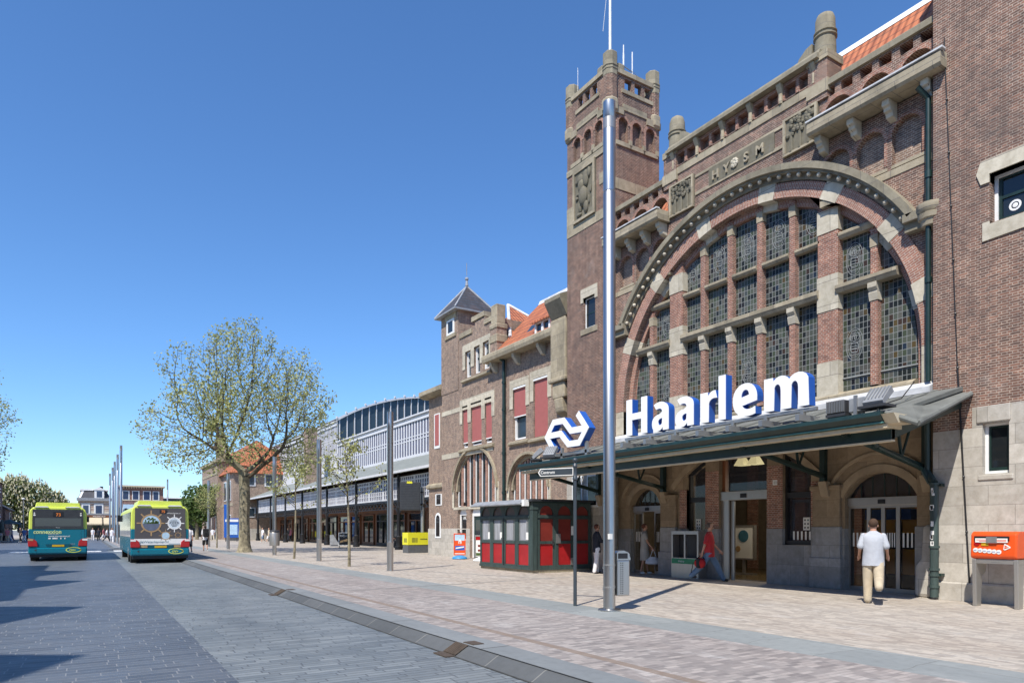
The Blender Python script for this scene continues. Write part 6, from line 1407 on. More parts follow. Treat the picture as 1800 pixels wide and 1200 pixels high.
    if detail:
        MB().sphere((-.083*s,.0,up(.675)*s),.026*s,6,5,sz=(.4,.7,1.1)).sphere((.083*s,.0,up(.675)*s),.026*s,6,5,sz=(.4,.7,1.1)).build('ear',M[skinm],e,smooth=True)
        MB().sphere((-.032*s,.093*s,up(.7)*s),.011*s,6,4).sphere((.032*s,.093*s,up(.7)*s),.011*s,6,4).build('eye',M['tblack'],e); MB().box(-.025*s,.025*s,.088*s,.1*s,up(.632)*s,up(.64)*s).build('mouth',M['kred'],e)
        for q,sx in zip(A,(-1,1)):
            d=(q[3]-q[2]).normalized(); u=Vector((0,d.z,-d.y)).normalized() if abs(d.x)<.9 else Vector((0,1,0)); n_=d.cross(u).normalized(); hb=MB()
            c=q[2]+d*.05; hb.cyl(S(q[2]),S(q[2]+d*.085),.03*s,.036*s,8)
            for k,(ln,o_) in enumerate(((.06,-.027),(.075,-.009),(.08,.009),(.07,.027))):
                r0=q[2]+d*.08+u*o_; r1=r0+d*ln*.5; r2=r1+(d*.8+n_*(-.6*sx)).normalized()*ln*.5; hb.cyl(S(r0),S(r1),.0095*s,.009*s,6).cyl(S(r1),S(r2),.009*s,.007*s,6)
            r0=q[2]+d*.03+u*.03; r1=r0+(u*.7+d*.7)*.035; r2=r1+d*.03; hb.cyl(S(r0),S(r1),.011*s,.01*s,6).cyl(S(r1),S(r2),.01*s,.008*s,6)
            hb.build('hand',M[skinm],e,smooth=True)
    e['hands']=0; del e['hands']
    e_pts=dict(A=[[Vector(S(p)) for p in q] for q in A],base=base*s,s=s)
    return e,e_pts
def wpos(e,p):
    c,s_=math.cos(e.rotation_euler.z),math.sin(e.rotation_euler.z); return Vector((e.location.x+c*p[0]-s_*p[1],e.location.y+s_*p[0]+c*p[1],e.location.z+p[2]))
x,y=PG(1535,1060)
man,_=person('person from behind in a pale grey T-shirt and khaki trousers walking to the glass doors',(x,y,0),(.86,.5),1.74,((4,4),(-14,58)),((-10,62,13),(-10,62,13)),'tgrey','tkhaki','hairb','skin','shoew',detail=True,build=1.12)
x,y=PG(1247,1021)
rm,rp_=person('man in a red T-shirt and blue jeans striding past the main door',(x,y,0),(.62,-.78),1.8,((28,4),(-28,16)),((18,25,6),(-22,6,8)),'tred','tjean','hairg','skin','shoed',detail=True,build=1.05)
hp_=wpos(rm,rp_['A'][1][3])
rb=empty('shoulder_bag',hp_,'red and black sports bag carried low by the man in red','bag')
MB().sphere((hp_.x-.0,hp_.y+.06,hp_.z-.22),.165,12,8,sz=(.75,1.15,.95)).build('bag_body',M['bagr'],rb,smooth=True); MB().box(hp_.x-.13,hp_.x+.13,hp_.y-.02,hp_.y+.1,hp_.z-.36,hp_.z-.09).build('bag_panel',M['tblack'],rb,bevel=.03)
MB().cyl((hp_.x,hp_.y,hp_.z+.02),(hp_.x-.1,hp_.y+.15,hp_.z-.14),.014,n=6).cyl((hp_.x,hp_.y,hp_.z+.02),(hp_.x+.08,hp_.y-.05,hp_.z-.12),.014,n=6).cyl((hp_.x-.12,hp_.y+.2,hp_.z-.2),(hp_.x-.16,hp_.y+.24,hp_.z-.5),.012,n=5).build('strap',M['tblack'],rb)
x,y=15.95,15.95/ray(1133)[0]*ray(1133)[1]
ld_,lp_=person('woman in a short grey dress waiting in the left doorway with a large white bag',(x,y,0),(.8,-.6),1.72,((10,4),(-6,8)),((12,20,4),(14,22,4)),'tdress','tdress','hairr','skin2','shoew',skirt='tdress',sleeve=.35,detail=True)
hq=wpos(ld_,lp_['A'][1][3]); hq=hq*1.0
wb=empty('handbag',hq,'large pale tote bag hanging from the hand of the woman in grey','bag')
MB().lathe((0,0,0),[(.16,-.5),(.25,-.46),(.24,-.36),(.1,-.24),(.08,-.24)],14).build('bag_body',M['bagw'],wb,smooth=True)
o=wb.children[0]; o.location=(0,0,0); o.scale=(.55,1.05,1); o.rotation_euler=(0,0,R(55))
hd=MB()
for s_ in (-1,1): hd.cyl((hq.x,hq.y,hq.z+.03),(hq.x+.08*s_,hq.y-.07*s_,hq.z-.27),.013,n=6)
hd.build('handle',M['bagw'],wb)
x,y=14.75,14.75/ray(1049)[0]*ray(1049)[1]
person('woman in a navy top and white trousers standing at the right side of the kiosk',(x,y,0),(.9,-.35),1.7,((4,3),(-5,6)),((15,70,5),(20,80,5)),'tnavy','twhite','hairr','skin2','shoed',sleeve=1.,detail=True,top_low=.78)
# people further off: a few figures each with its own clothes, small in the picture
def far(u,v,face,label,**k):
    z=k.pop('z',0.); x,y=PG(u,v,z); return person(label,(x,y,z),face,**k)
bpm,_=far(361,968.5,(0.1,1),'man in white shirt, black shorts and a black backpack walking away on the pavement',top='twhite',bottom='tblack',shorts=True,h=1.8,legs=((12,4),(-14,20)))
bk_=empty('backpack',bpm.location,'big black backpack on the man walking away','backpack'); L_=bpm.location
MB().box(L_.x-.19,L_.x+.19,L_.y-.3,L_.y-.12,1.0,1.55).build('bag',M['tblack'],bk_,bevel=.06); MB().box(L_.x-.15,L_.x+.15,L_.y-.36,L_.y-.3,1.03,1.3).build('pocket',M['tblack'],bk_,bevel=.03)
far(332,973,(0,1),'person with a dark bag half hidden behind the right bus',top='twhite',bottom='tnavy',shorts=True,h=1.8)
far(374,950,(0,1),'distant person in a white shirt and khaki trousers beside a steel column',top='twhite',bottom='tkhaki')
far(462,953,(-1,-.4),'person in a white top and blue shorts walking under the arcade edge',top='twhite',bottom='tjean',shorts=True,legs=((20,5),(-20,15)))
far(473,953,(-1,-.3),'person in beige top and white shorts following under the arcade edge',top='tkhaki',bottom='twhite',shorts=True,legs=((-18,12),(22,5)),long_hair=True)
far(506,951.5,(-.6,-.8),'person in dark clothes with long hair near the black arcade columns',top='tblack',bottom='tnavy',long_hair=True,sleeve=1.)
far(511,951,(-.6,-.8),'person in a dark red top standing beside the person in dark clothes',top='tpink',bottom='tblack')
def far2(u,Y,face,label,**k):
    sx,sy=ray(u); return person(label,(sx/sy*Y,Y,-.02),face,**k)
for u,Y,face,lab,kw in ((163,112,(0,-1),'distant person all in white crossing the street between the buses',dict(top='twhite',bottom='twhite',legs=((12,4),(-14,10)))),
    (173.5,104,(0,1),'distant person in dark clothes walking between the two buses',dict(top='tnavy',bottom='tblack')),
    (182,112,(1,-.3),'distant person in a pale pink top standing left of the tall columns',dict(top='tpink',bottom='twhite')),
    (188,100,(1,0),'distant person leaning forward in white beside the tall columns',dict(top='twhite',bottom='tnavy',legs=((25,5),(-25,12)))),
    (197,92,(0,-1),'distant person in white top and trousers standing before the tall columns',dict(top='twhite',bottom='twhite'))):
    far2(u,Y,face,lab,**kw)
gl=[(2,104,'twhite','tkhaki'),(9,108,'tdress','tnavy'),(13,103,'tpink','tkhaki'),(17,106,'tkhaki','twhite'),(21,110,'twhite','tblue'),(36,100,'tblack','tblack'),(42.5,104,'tblue','twhite'),(48,106,'tpink','tnavy'),(52,108,'tpink','tblue')]
labs=['person in white standing at the far left picture edge','seated-looking person in a grey-beige top by the far left terrace','person in a pale pink top on the far left terrace','person in khaki top and white trousers on the far left terrace','person in a white top near the trunk of the chestnut tree','person all in black striding along the far left kerb','person in a pale blue top by the far left lamp post','person in pink just left of the left bus','person in pink top and blue trousers touching the left edge of the left bus']
for (u,Y,t_,b_),lab in zip(gl,labs): far2(u,Y,(random.uniform(-1,1),random.uniform(-1,1)),lab,top=t_,bottom=b_,legs=((14,4),(-12,10)))
# seated cafe guests on a bench under the arcade
be=empty('bench',(22.,51,0),'low dark bench under the arcade behind the thin sapling','bench')
MB().box(21.6,22.1,48.6,53.4,.4,.46).build('seat',M['charcoal'],be); MB().box(21.7,22.0,48.8,48.9,0,.4).box(21.7,22.0,53.1,53.2,0,.4).build('leg',M['charcoal'],be)
person('person sitting with crossed legs on the bench under the arcade',(21.75,50.2,0),(-.9,-.4),1.72,((82,70),(70,75)),((30,60,6),(25,50,6)),'tpink','tblack','hairb',shorts=True)
person('dimly lit person seated at the far end of the arcade bench',(21.75,52.4,0),(-1,-.1),1.7,((80,75),(82,72)),((30,50,6),(30,50,6)),'tblack','tnavy','hairb')
# ================================================================ BUSES
def bus(x,y,label,ad,num):
    e=empty('city_bus',(x,y,-.12),label,'bus','city buses',local=True)
    Wd=1.25; Ln=12.
    side=[(-Wd+.03,.34),(-Wd,.5),(-Wd,1.63)]; top=[(-Wd,1.63),(-Wd+.02,2.45),(-Wd+.07,2.62),(-Wd+.2,2.75)]
    lo=side+[(-p[0],p[1]) for p in reversed(side)]; hi=top+[(-p[0],p[1]) for p in reversed(top)]
    b=MB(); b.plate([lo],.06,Ln,'y',m=0); b.plate([hi],.1,Ln,'y',m=1)
    body=b.build('body',[M['teal'],M['lime']],e,bevel=.04)
    MB().box(-Wd-.01,Wd+.01,-.06,.3,.36,.7).build('bumper',M['teal'],e,bevel=.06)
    MB().box(-Wd-.012,-Wd+.3,-.064,-.05,.69,.705).box(-.93,-.915,-.064,-.05,.37,.69).box(.915,.93,-.064,-.05,.37,.69).box(-Wd,Wd,-.064,-.05,.43,.445).build('bumper_seam',M['tealdark'],e); MB().box(-Wd+.05,Wd-.05,.02,.4,.22,.36).box(-.9,.9,.3,11.5,.2,.36).build('underside',M['black'],e)
    MB().plate([[(-1.0,2.72),(-.93,3.0),(.93,3.0),(1.0,2.72)]],.25,3.2,'y').plate([[(-.8,2.72),(-.75,2.9),(.75,2.9),(.8,2.72)]],4.5,8.,'y').build('roof_pod',M['lime'],e,bevel=.04)
    MB().plate([[(-1.0,2.74),(-.9,2.8),(-.45,2.8),(-.4,2.74)],],.05,.12,'y').plate([[(.3,2.74),(.4,2.8),(.85,2.8),(.95,2.74)]],.05,.12,'y').build('roof_lamp',M['white'],e)
    if not ad:
        w=MB().plate([[(-1.1,1.65),(-1.08,2.64),(1.08,2.64),(1.1,1.65)]],.03,.1,'y').build('rear_window',M['charcoal'],e); MB().box(-.98,1.0,.024,.03,1.78,2.2).build('glass',M['busglass'],w)
        MB().box(-.22,.22,.02,.03,2.28,2.52).build('display',M['black'],w)
        ec_=MB().plate([[(-1.14,.72),(-1.12,1.63),(1.12,1.63),(1.14,.72)]],.04,.1,'y').build('engine_cover',M['teal'],e); MB().box(-1.12,1.12,.036,.041,1.615,1.635).box(-1.0,-.985,.036,.041,.74,1.6).box(.985,1.0,.036,.041,.74,1.6).build('seam',M['tealdark'],ec_)
        t=MB().text('connexxion',(-1.05,.034,1.41),(1,0,0),(0,0,1),.28,.004,bold=.02,wide=.9); t.build('brand_lettering',M['plaq'],e)
        t=MB().text('www.connexxion.nl',(-.42,.034,1.24),(1,0,0),(0,0,1),.115,.004,bold=.012).text('Neem ons mee',(-.42,.034,1.35),(1,0,0),(0,0,1),.07,.004); 
        for k,w_ in enumerate((.1,.16,.05,.05,.05)): t.box(-.42+.17*k,-.42+.17*k+w_,.03,.036,1.13,1.2)
        t.build('small_lettering',M['paper'],e)
        MB().text('3053',(.5,.034,.83),(1,0,0),(0,0,1),.11,.004).build('fleet_number',M['zinc'],e)
        MB().cyl((-1.0,.022,2.45),(-1.0,.03,2.45),.035,n=8).cyl((-1.0,.022,2.35),(-1.0,.03,2.35),.05,n=8).cyl((.98,.022,2.45),(.98,.03,2.45),.035,n=8).cyl((.98,.022,2.35),(.98,.03,2.35),.045,n=8).build('upper_lamp',M['paper'],e)
        MB().text('MAN'[:0]+'m a n',(-.1,.028,1.7),(1,0,0),(0,0,1),.08,.003).build('badge',M['paper'],e)
    else:
        p=MB().plate([[(-1.1,1.13),(-1.08,2.64),(1.08,2.64),(1.1,1.13)]],.03,.1,'y').build('advert_panel',M['adgrey'],e)
        MB().plate([[(-1.14,.88),(-1.12,1.17),(1.12,1.17),(1.14,.88)]],.02,.1,'y').build('advert_strip',M['white'],e)
        def wheel(cx,cz,r,m,fill,sp,nm):
            L=[(cx+r*math.cos(2*PI*i/28),cz+r*math.sin(2*PI*i/28)) for i in range(28)]
            q=MB(); q.plate([L,[(cx+r*.84*math.cos(2*PI*i/28),cz+r*.84*math.sin(2*PI*i/28)) for i in range(28)]],.018,.028,'y')
            for k in range(8):
                a=2*PI*k/8+PI/2; c_,s_=math.cos(a),math.sin(a); w_=.07*r
                q.plate([[(cx+c_*r-s_*w_,cz+s_*r+c_*w_),(cx+c_*r+s_*w_,cz+s_*r-c_*w_),(cx+c_*r*sp+s_*w_,cz+s_*r*sp-c_*w_),(cx+c_*r*sp-s_*w_,cz+s_*r*sp+c_*w_)]],.02,.028,'y')
            q=q.build(nm,m,p); f=MB().plate([[(cx+r*.84*math.cos(2*PI*i/28),cz+r*.84*math.sin(2*PI*i/28)) for i in range(28)]],.022,.029,'y').build('wheel_picture',fill,p); return q
        wheel(-.4,1.92,.44,M['gold'],M['psky'],1.4,'ship_wheel'); MB().plate([[(-.4+.36*math.cos(PI+PI*i/12),1.9+.36*math.sin(PI+PI*i/12)) for i in range(13)]],.018,.023,'y').build('wheel_picture',M['adwater'],p)
        tr_=MB(); rn=random.Random(8)
        for k in range(10): tr_.box(-.72+k*.06,-.68+k*.066,.015,.021,1.9,1.95+rn.random()*.14)
        for k in range(7): tr_.sphere((-.55+k*.05,.02,2.12+.04*math.sin(k*2)),.05,6,4,sz=(1,.1,.7))
        tr_.build('wheel_picture',M['leafd'],p)
        wheel(.6,1.92,.3,M['white'],M['psky2'],1.45,'ship_wheel'); wheel(.22,1.32,.2,M['gold'],M['psky'],1.5,'ship_wheel'); wheel(.76,1.35,.12,M['gold'],M['adgrey'],1.5,'ship_wheel')
        t=MB()
        for k,w_ in enumerate((.28,.4,.44,.3,.2)): 
            for j in range(4): t.box(.6-w_/2+w_*j/4,.6-w_/2+w_*(j+.8)/4,.018,.0215,2.03-k*.065,2.06-k*.065)
        t.build('advert_small_text',M['charcoal'],p)
        MB().text('deWaterkanten.nl',(.24,.024,2.38),(1,0,0),(0,0,1),.085,.004,bold=.01).build('advert_lettering',M['paper'],p); MB().text('deWaterkanten.nl',(-.9,.016,.97),(1,0,0),(0,0,1),.17,.004).build('advert_lettering',M['adtext'],p)
        MB().box(.35,.85,.014,.019,.91,.935).build('advert_small_text',M['adtext'],p); MB().box(-1.0,-.56,.02,.03,.75,.86).box(.58,1.0,.02,.03,.75,.86).build('tan_strip',M['gold'],e)
        MB().box(-.04,.28,.014,.024,2.4,2.56).build('display',M['black'],e)
    MB().text(num,(-.1 if not ad else .03,.012,2.3 if not ad else 2.42),(1,0,0),(0,0,1),.22 if not ad else .17,.004,bold=.02).build('route_number',M['led'],e)
    for s_ in (-1,1):
        o=MB().plate([[(s_*1.27,.76),(s_*.86,.76),(s_*.9,1.02),(s_*1.05,1.14),(s_*1.27,1.16)]],-.03,.12,'y').build('tail_light',M['tail'],e,bevel=.02); MB().box(min(s_*1.275,s_*1.05),max(s_*1.275,s_*1.05),-.036,-.02,1.05,1.14).build('indicator',M['paper' if s_>0 or ad else 'gold'],o)
        MB().cyl((s_*.95,-.07,.58),(s_*.95,-.05,.58),.04,n=10).build('reflector',M['charcoal'],e)
    MB().plate([[(-.55,.87),(-.48,.72),(.48,.72),(.55,.87)]],-.0,.06,'y').build('plate_recess',M['tealdark'],e); MB().box(-.26,.26,-.02,.0,.74,.84).build('number_plate',M['plate'],e)
    lg_=MB().plate([[(.66+.34*math.cos(2*PI*i/24),.57+.14*math.sin(2*PI*i/24)) for i in range(24)],[(.66+.3*math.cos(2*PI*i/24),.57+.11*math.sin(2*PI*i/24)) for i in range(24)]],-.07,-.055,'y')
    lg_.text('OV>',(.48,-.07,.51),(1,0,0),(0,0,1),.14,.006,bold=.02); lg_.build('oval_emblem',M['lime'],e)
    sw=MB()
    for s_ in (-1,1):
        x0,x1=sorted((s_*(Wd+.006),s_*(Wd-.03)))
        for k in range(8): sw.box(x0,x1,.5+k*1.42,.5+k*1.42+1.34,1.25,2.45)
    sw.build('side_window',M['busglass'],e)
    for yy in (2.6,9.3):
        for s_ in (-1,1):
            w=MB().cyl((s_*1.24,yy,.48),(s_*.95,yy,.48),.48,n=20).build('wheel',M['tyre'],e); MB().cyl((s_*1.255,yy,.48),(s_*1.2,yy,.48),.26,n=16).build('rim',M['steeld'],w)
    for s_ in (-1,1): MB().cyl((s_*1.2,.75,.3),(s_*.95,.75,.3),.3,n=16).build('twin_tyre',M['tyre'],e) if 0 else None
    MB().box(1.25,1.4,Ln-.2,Ln,2.1,2.5).box(-1.4,-1.25,Ln-.2,Ln,2.1,2.5).build('mirror',M['black'],e)
    # rear axle close behind, seen under the skirt
    w=MB().cyl((-1.22,1.2,.42),(-.85,1.2,.42),.42,n=18).cyl((1.22,1.2,.42),(.85,1.2,.42),.42,n=18).build('rear_wheel_pair',M['tyre'],e)
    return e
M['busglass']=glass('bus_glass',(.045,.055,.065),rough=.08); M['adgrey']=plain('advert_grey',(.085,.075,.075),.4,var=.05); M['led']=plain('amber_digits',(.9,.25,.04),.5); M['plaq']=plain('pale_lime_print',(.62,.72,.3),.5); M['tealdark']=plain('teal_recess',(.0,.07,.1),.4); M['adwater']=plain('advert_water',(.12,.14,.2),.4); M['adtext']=plain('advert_text',(.2,.3,.34),.5); M['psky2']=plain('advert_pale',(.6,.68,.74),.5)
bus(-1.18,42.0,'teal and lime city bus number 73 seen from behind in the left lane',False,'73')
bus(3.08,36.9,'teal and lime city bus number 75 with grey ship-wheel advert at the kerb',True,'75')
# ================================================================ TREES
def colonise(att,start,step,infl,kill,iters,rn,bias=Vector((0,0,.05))):
    nodes=list(start); par=[-1]+list(range(len(start)-1)); att=list(att)
    for it in range(iters):
        kd=kdtree.KDTree(len(nodes)); [kd.insert(p,i) for i,p in enumerate(nodes)]; kd.balance()
        acc={}; keep=[]
        for a in att:
            p,i,d=kd.find(a)
            if d<kill: continue
            keep.append(a)
            if d<infl: acc[i]=acc.get(i,Vector((0,0,0)))+(a-p).normalized()
        att=keep
        if not acc: break
        for i,v in acc.items():
            d=(v.normalized()+bias+Vector((rn.uniform(-.25,.25),rn.uniform(-.25,.25),rn.uniform(-.25,.25)))).normalized()
            q=nodes[i]+d*step
            nodes.append(q); par.append(i)
    return nodes,par
def plane_tree(loc,label,seed,hgt=15.8,rad=6.9,zc=9.9,rz_=6.6,trunk=.5,natt=7800,leaves=10,scale=1.,group=None):
    rn=random.Random(seed); att=[]
    lobes_=[((0,0,13.3),2.7),((.6,.4,10.4),3.2)]
    for k in range(5): a=2*PI*k/5+.3; lobes_.append(((3.9*math.cos(a),3.9*math.sin(a),8.8+.8*math.sin(k*2.1)),2.6))
    for k in range(6): a=2*PI*k/6+.1; lobes_.append(((3.1*math.cos(a),3.1*math.sin(a),11.3+.9*math.cos(k*1.7)),2.2))
    for k in range(5): a=2*PI*k/5+.75; lobes_.append(((4.1*math.cos(a),4.1*math.sin(a),6.5+.5*math.sin(k*3.)),1.6))
    while len(att)<natt:
        c_,r_=lobes_[rn.randrange(len(lobes_))]
        p=Vector((rn.uniform(-1,1),rn.uniform(-1,1),rn.uniform(-1,1)))
        if p.length>1: continue
        att.append(Vector((c_[0]+p.x*r_,c_[1]+p.y*r_,c_[2]+p.z*r_*.82)))
    start=[Vector((.02*math.sin(k),.02*math.cos(k*1.3),k*.45)) for k in range(12)]
    nodes,par=colonise(att,start,.32,4.2,.43,120,rn)
    n=len(nodes); ch=[[] for _ in range(n)]
    for i,p in enumerate(par):
        if p>=0: ch[p].append(i)
    r=[0.]*n
    for i in range(n-1,-1,-1): r[i]=(sum(r[c]**2.3 for c in ch[i]))**(1/2.3) if ch[i] else .009
    f=trunk/max(r[0],.01)
    def rr(i): return max(.009,r[i]*(1+(f-1)*min(1,(r[i]/r[0])**.8)))
    tr=MB(); br=MB()
    for i in range(1,n):
        p=par[i]; big=rr(p)>.11
        (tr if i<12 or (rr(i)>.16 and nodes[i].z<7.5) else br).cyl(nodes[p],nodes[i],rr(p) if (rr(p)<2.2*rr(i)) else rr(i)*1.25,rr(i),9 if big else 4,cap=False)
    e=empty('plane_tree',loc,label,'tree',group,local=True)
    fl=MB().lathe((0,0,0),[(trunk*1.7,-.05),(trunk*1.35,.15),(trunk*1.12,.5),(trunk,1.0)],12)
    tr.add(fl.v,fl.f); tr.build('trunk',M['bark'],e,smooth=True,fix=False); br.build('branches',M['twig'],e,smooth=True,fix=False)
    lf=MB(); V=[];Fc=[]
    for i in range(12,n):
        if rr(i)>.05: continue
        k_=leaves if not ch[i] else int(leaves*.55)
        for k in range(k_):
            if rn.random()<(.05 if math.sin(nodes[i].x*1.3+seed)+math.sin(nodes[i].y*1.5)+math.sin(nodes[i].z*1.4)>-.2 else .55): continue
            c=nodes[i]+Vector((rn.gauss(0,.2),rn.gauss(0,.2),rn.gauss(0,.2)-.05)); s_=rn.uniform(.045,.09)
            a=Vector((rn.uniform(-1,1),rn.uniform(-1,1),rn.uniform(-1,1))).normalized(); b=a.cross(Vector((rn.uniform(-1,1),rn.uniform(-1,1),rn.uniform(-1,1)))).normalized()
            j=len(V); V+=[tuple(c+a*s_*1.2),tuple(c+b*s_*.8),tuple(c-a*s_),tuple(c-b*s_*.8)]; Fc.append((j,j+1,j+2,j+3))
    lf.add(V,Fc); lf.build('crown',M['leaf'],e,fix=False)
    return e
t0=plane_tree((8.9,47.5,0),'large plane tree with sparse spring leaves in front of the arcade',3,trunk=.34)
t1=copy_tree(t0); t1.location=(-10.0,58.5,0); t1.rotation_euler=(0,0,2.1); t1['label']='bare-twigged plane tree mostly outside the left picture edge'; t0['group']=t1['group']='plane trees'
def sapling(x,y,h,label,seed):
    rn=random.Random(seed); e=empty('sapling',(x,y,0),label,'tree','slim young saplings',local=True)
    lean=rn.uniform(-.06,.06)
    def tp(z): return Vector((lean*z*.5+.03*math.sin(z),.02*z*math.sin(seed),z))
    t=MB(); 
    for k in range(10): t.cyl(tp(h*k/10),tp(h*(k+1)/10),.065*(1-k/12),.065*(1-(k+1)/12),7,cap=False)
    t.build('trunk',M['bark'],e,smooth=True,fix=False); b=MB(); V=[];Fc=[]
    def leafat(c):
        for k in range(rn.randint(2,5)):
            q=c+Vector((rn.gauss(0,.1),rn.gauss(0,.1),rn.gauss(0,.1))); s_=rn.uniform(.04,.075); a=Vector((rn.uniform(-1,1),rn.uniform(-1,1),rn.uniform(-1,1))).normalized(); bb=a.cross(Vector((rn.uniform(-1,1),.3,rn.uniform(-1,1)))).normalized(); j=len(V)
            V.extend([tuple(q+a*s_),tuple(q+bb*s_*.8),tuple(q-a*s_),tuple(q-bb*s_*.8)]); Fc.append((j,j+1,j+2,j+3))
    for k in range(20):
        z=h*(.5+.47*k/20); a=rn.uniform(0,2*PI); L=h*.3*(1.1-k/24)*rn.uniform(.7,1.2); p=tp(z); d=Vector((math.cos(a),math.sin(a),rn.uniform(.35,.9))).normalized()
        for j in range(4):
            q=p+d*L/4; b.cyl(p,q,.02*(1-j/5),.02*(1-(j+1)/5),4,cap=False); d=(d+Vector((rn.uniform(-.3,.3),rn.uniform(-.3,.3),rn.uniform(-.1,.2)))).normalized()
            leafat(q)
            if j>0:
                d2=(d+Vector((rn.uniform(-1,1),rn.uniform(-1,1),rn.uniform(-.2,.5)))).normalized(); b.cyl(q,q+d2*L*.35,.009,.004,3,cap=False); leafat(q+d2*L*.35); leafat(q+d2*L*.2)
            p=q
    b.build('branches',M['twig'],e,fix=False); MB().add(V,Fc).build('crown',M['leaf'],e,fix=False); return e
sapling(9.05,26.9,5.2,'nearest slim sapling, standing just left of the yellow block',1); sapling(9.05,35.5,5.0,'second slim sapling, between two short steel columns',2)
sapling(9.1,60,5.2,'far slim sapling behind the man with the backpack',3); sapling(9.3,66,5.,'farthest slim sapling left of the plane tree trunk',4)
def leafy(loc,label,lobes,n,size,seed,m,cat='tree',name='chestnut_tree',th=2.5,bloom=0):
    rn=random.Random(seed); e=empty(name,loc,label,cat,None,local=True); V=[];Fc=[]; bl=MB()
    for k in range(n):
        c,r=lobes[rn.randrange(len(lobes))]; d=Vector((rn.gauss(0,1),rn.gauss(0,1),rn.gauss(0,1))).normalized(); q=Vector(c)+d*r*rn.uniform(.55,1.08)*(1+.1*math.sin(9*d.x+7*d.z+seed))
        if q.z<th*.6: continue
        a=(d+Vector((rn.uniform(-1,1),rn.uniform(-1,1),rn.uniform(-1,1)))*.9).normalized(); u=a.orthogonal().normalized(); w=a.cross(u); s_=size*rn.uniform(.6,1.3); j=len(V); V+=[tuple(q+u*s_),tuple(q+w*s_*.7),tuple(q-u*s_),tuple(q-w*s_*.7)]; Fc.append((j,j+1,j+2,j+3))
        if bloom and k%bloom==0 and d.z>-.4: bl.cyl(q+d*.1,q+d*.15+Vector((0,0,.34)),.11,.03,5)
    MB().add(V,Fc).build('crown',m,e,fix=False)
    if bloom: bl.build('blossom',M['bloom'],e)
    MB().cyl((0,0,-.1),(0,0,th+1.5),.28,.2,9).cyl((0,0,th),(1.2,.3,th+2.4),.14,.08,6).cyl((0,0,th),(-1.1,-.3,th+2.2),.14,.08,6).build('trunk',M['bark'],e)
sx,sy=ray(44); Yc=138.
leafy((sx/sy*Yc,Yc,0),'big chestnut tree full of cream blossom behind the left bus',[((-2.6,0,6.3),3.2),((1.,0,6.4),3.1),((3.6,.5,5.2),2.5),((-1.2,0,8.0),2.3),((-4.5,0,4.4),2.2),((3.4,0,3.6),2.0),((0,0,3.6),2.6)],12000,.24,5,M['leafc'],bloom=3)
sx,sy=ray(346); Yc=112.
leafy((sx/sy*Yc,Yc,0),'fresh green leafy tree behind the right bus',[((0,0,6.2),2.),((-1.2,0,4.8),1.7),((1.2,0,4.9),1.8),((.2,0,3.6),1.7),((1.2,0,7.0),1.3)],4200,.2,6,M['leafd'],name='lime_tree',th=2.2)
# ================================================================ HOUSES
M['brickfar']=brick('brick_far',(.3,.11,.075),(.24,.09,.07),(.4,.33,.29),row=.06,wid=.2); M['creamw']=plain('cream_wall',(.6,.55,.45),.8); M['band']=plain('red_band',(.3,.12,.09),.8); M['bluewin']=glass('evening_glass',(.03,.05,.11),rough=.1); M['mroof']=plain('mansard_slate',(.05,.05,.058),.6,var=.35,scale=2)
Yb=150.
def bx(u): sx,sy=ray(u); return sx/sy*Yb
def bz(u,v): sx,sy=ray(u); return H+(VH-v)/F*(Yb/sy)
mh=empty('mansard_house',(bx(165),Yb,0),'cream banded house with dark mansard roof and dormer between the buses','house')
a,b=bx(137),bx(194); zg_=bz(165,879)
MB().box(a,b,Yb,Yb+9,0,zg_).build('wall',M['creamw'],mh); bn_=MB()
for k in range(8): bn_.box(a+.02,b-.02,Yb-.02,Yb+.01,5.0+k*.3,5.1+k*.3)
bn_.build('brick_band',M['band'],mh)
MB().box(a-.2,b+.2,Yb-.4,Yb,zg_-.1,zg_+.45).box(a,b,Yb-.15,Yb,4.2,4.5).build('cornice',M['zinc'],mh); zr=bz(165,861)
MB().add([(a,Yb-.1,zg_+.45),(b,Yb-.1,zg_+.45),(b-.6,Yb+1.2,zr),(a+.6,Yb+1.2,zr),(a,Yb+9,zg_+.45),(b,Yb+9,zg_+.45),(b-.6,Yb+8,zr),(a+.6,Yb+8,zr)],[(0,1,2,3),(1,5,6,2),(5,4,7,6),(4,0,3,7),(3,2,6,7)]).build('mansard_roof',M['mroof'],mh)
MB().box(a+.3,b-.3,Yb+.9,Yb+8.2,zr-.05,zr+.25).add([(a+.1,Yb-.2,zg_+.45),(a+.45,Yb-.2,zg_+.45),(a+1.,Yb+1.2,zr),(a+.65,Yb+1.2,zr)],[(0,1,2,3)]).build('roof_trim',M['white'],mh)
d0,d1=bx(166),bx(183); dz=bz(174,873); dt=bz(174,861)
f=MB().box(d0,d1,Yb-.3,Yb+1.5,zg_+.4,dt).plate([[(d0-.2,dt),((d0+d1)/2,dt+.6),(d1+.2,dt)]],Yb-.4,Yb+1.4,'y').build('dormer',M['white'],mh); MB().box(d0+.35,d1-.35,Yb-.33,Yb-.3,zg_+.6,dt-.2).build('pane',M['bluewin'],f)
for u0,u1 in ((146,155.5),(168,179)):
    f=MB().box(bx(u0)-.25,bx(u1)+.25,Yb-.1,Yb,bz(170,906),bz(170,885)).build('window',M['white'],mh); MB().box(bx(u0),bx(u1),Yb-.13,Yb-.1,bz(170,905),bz(170,888)).build('pane',M['bluewin'],f)
aw=MB()
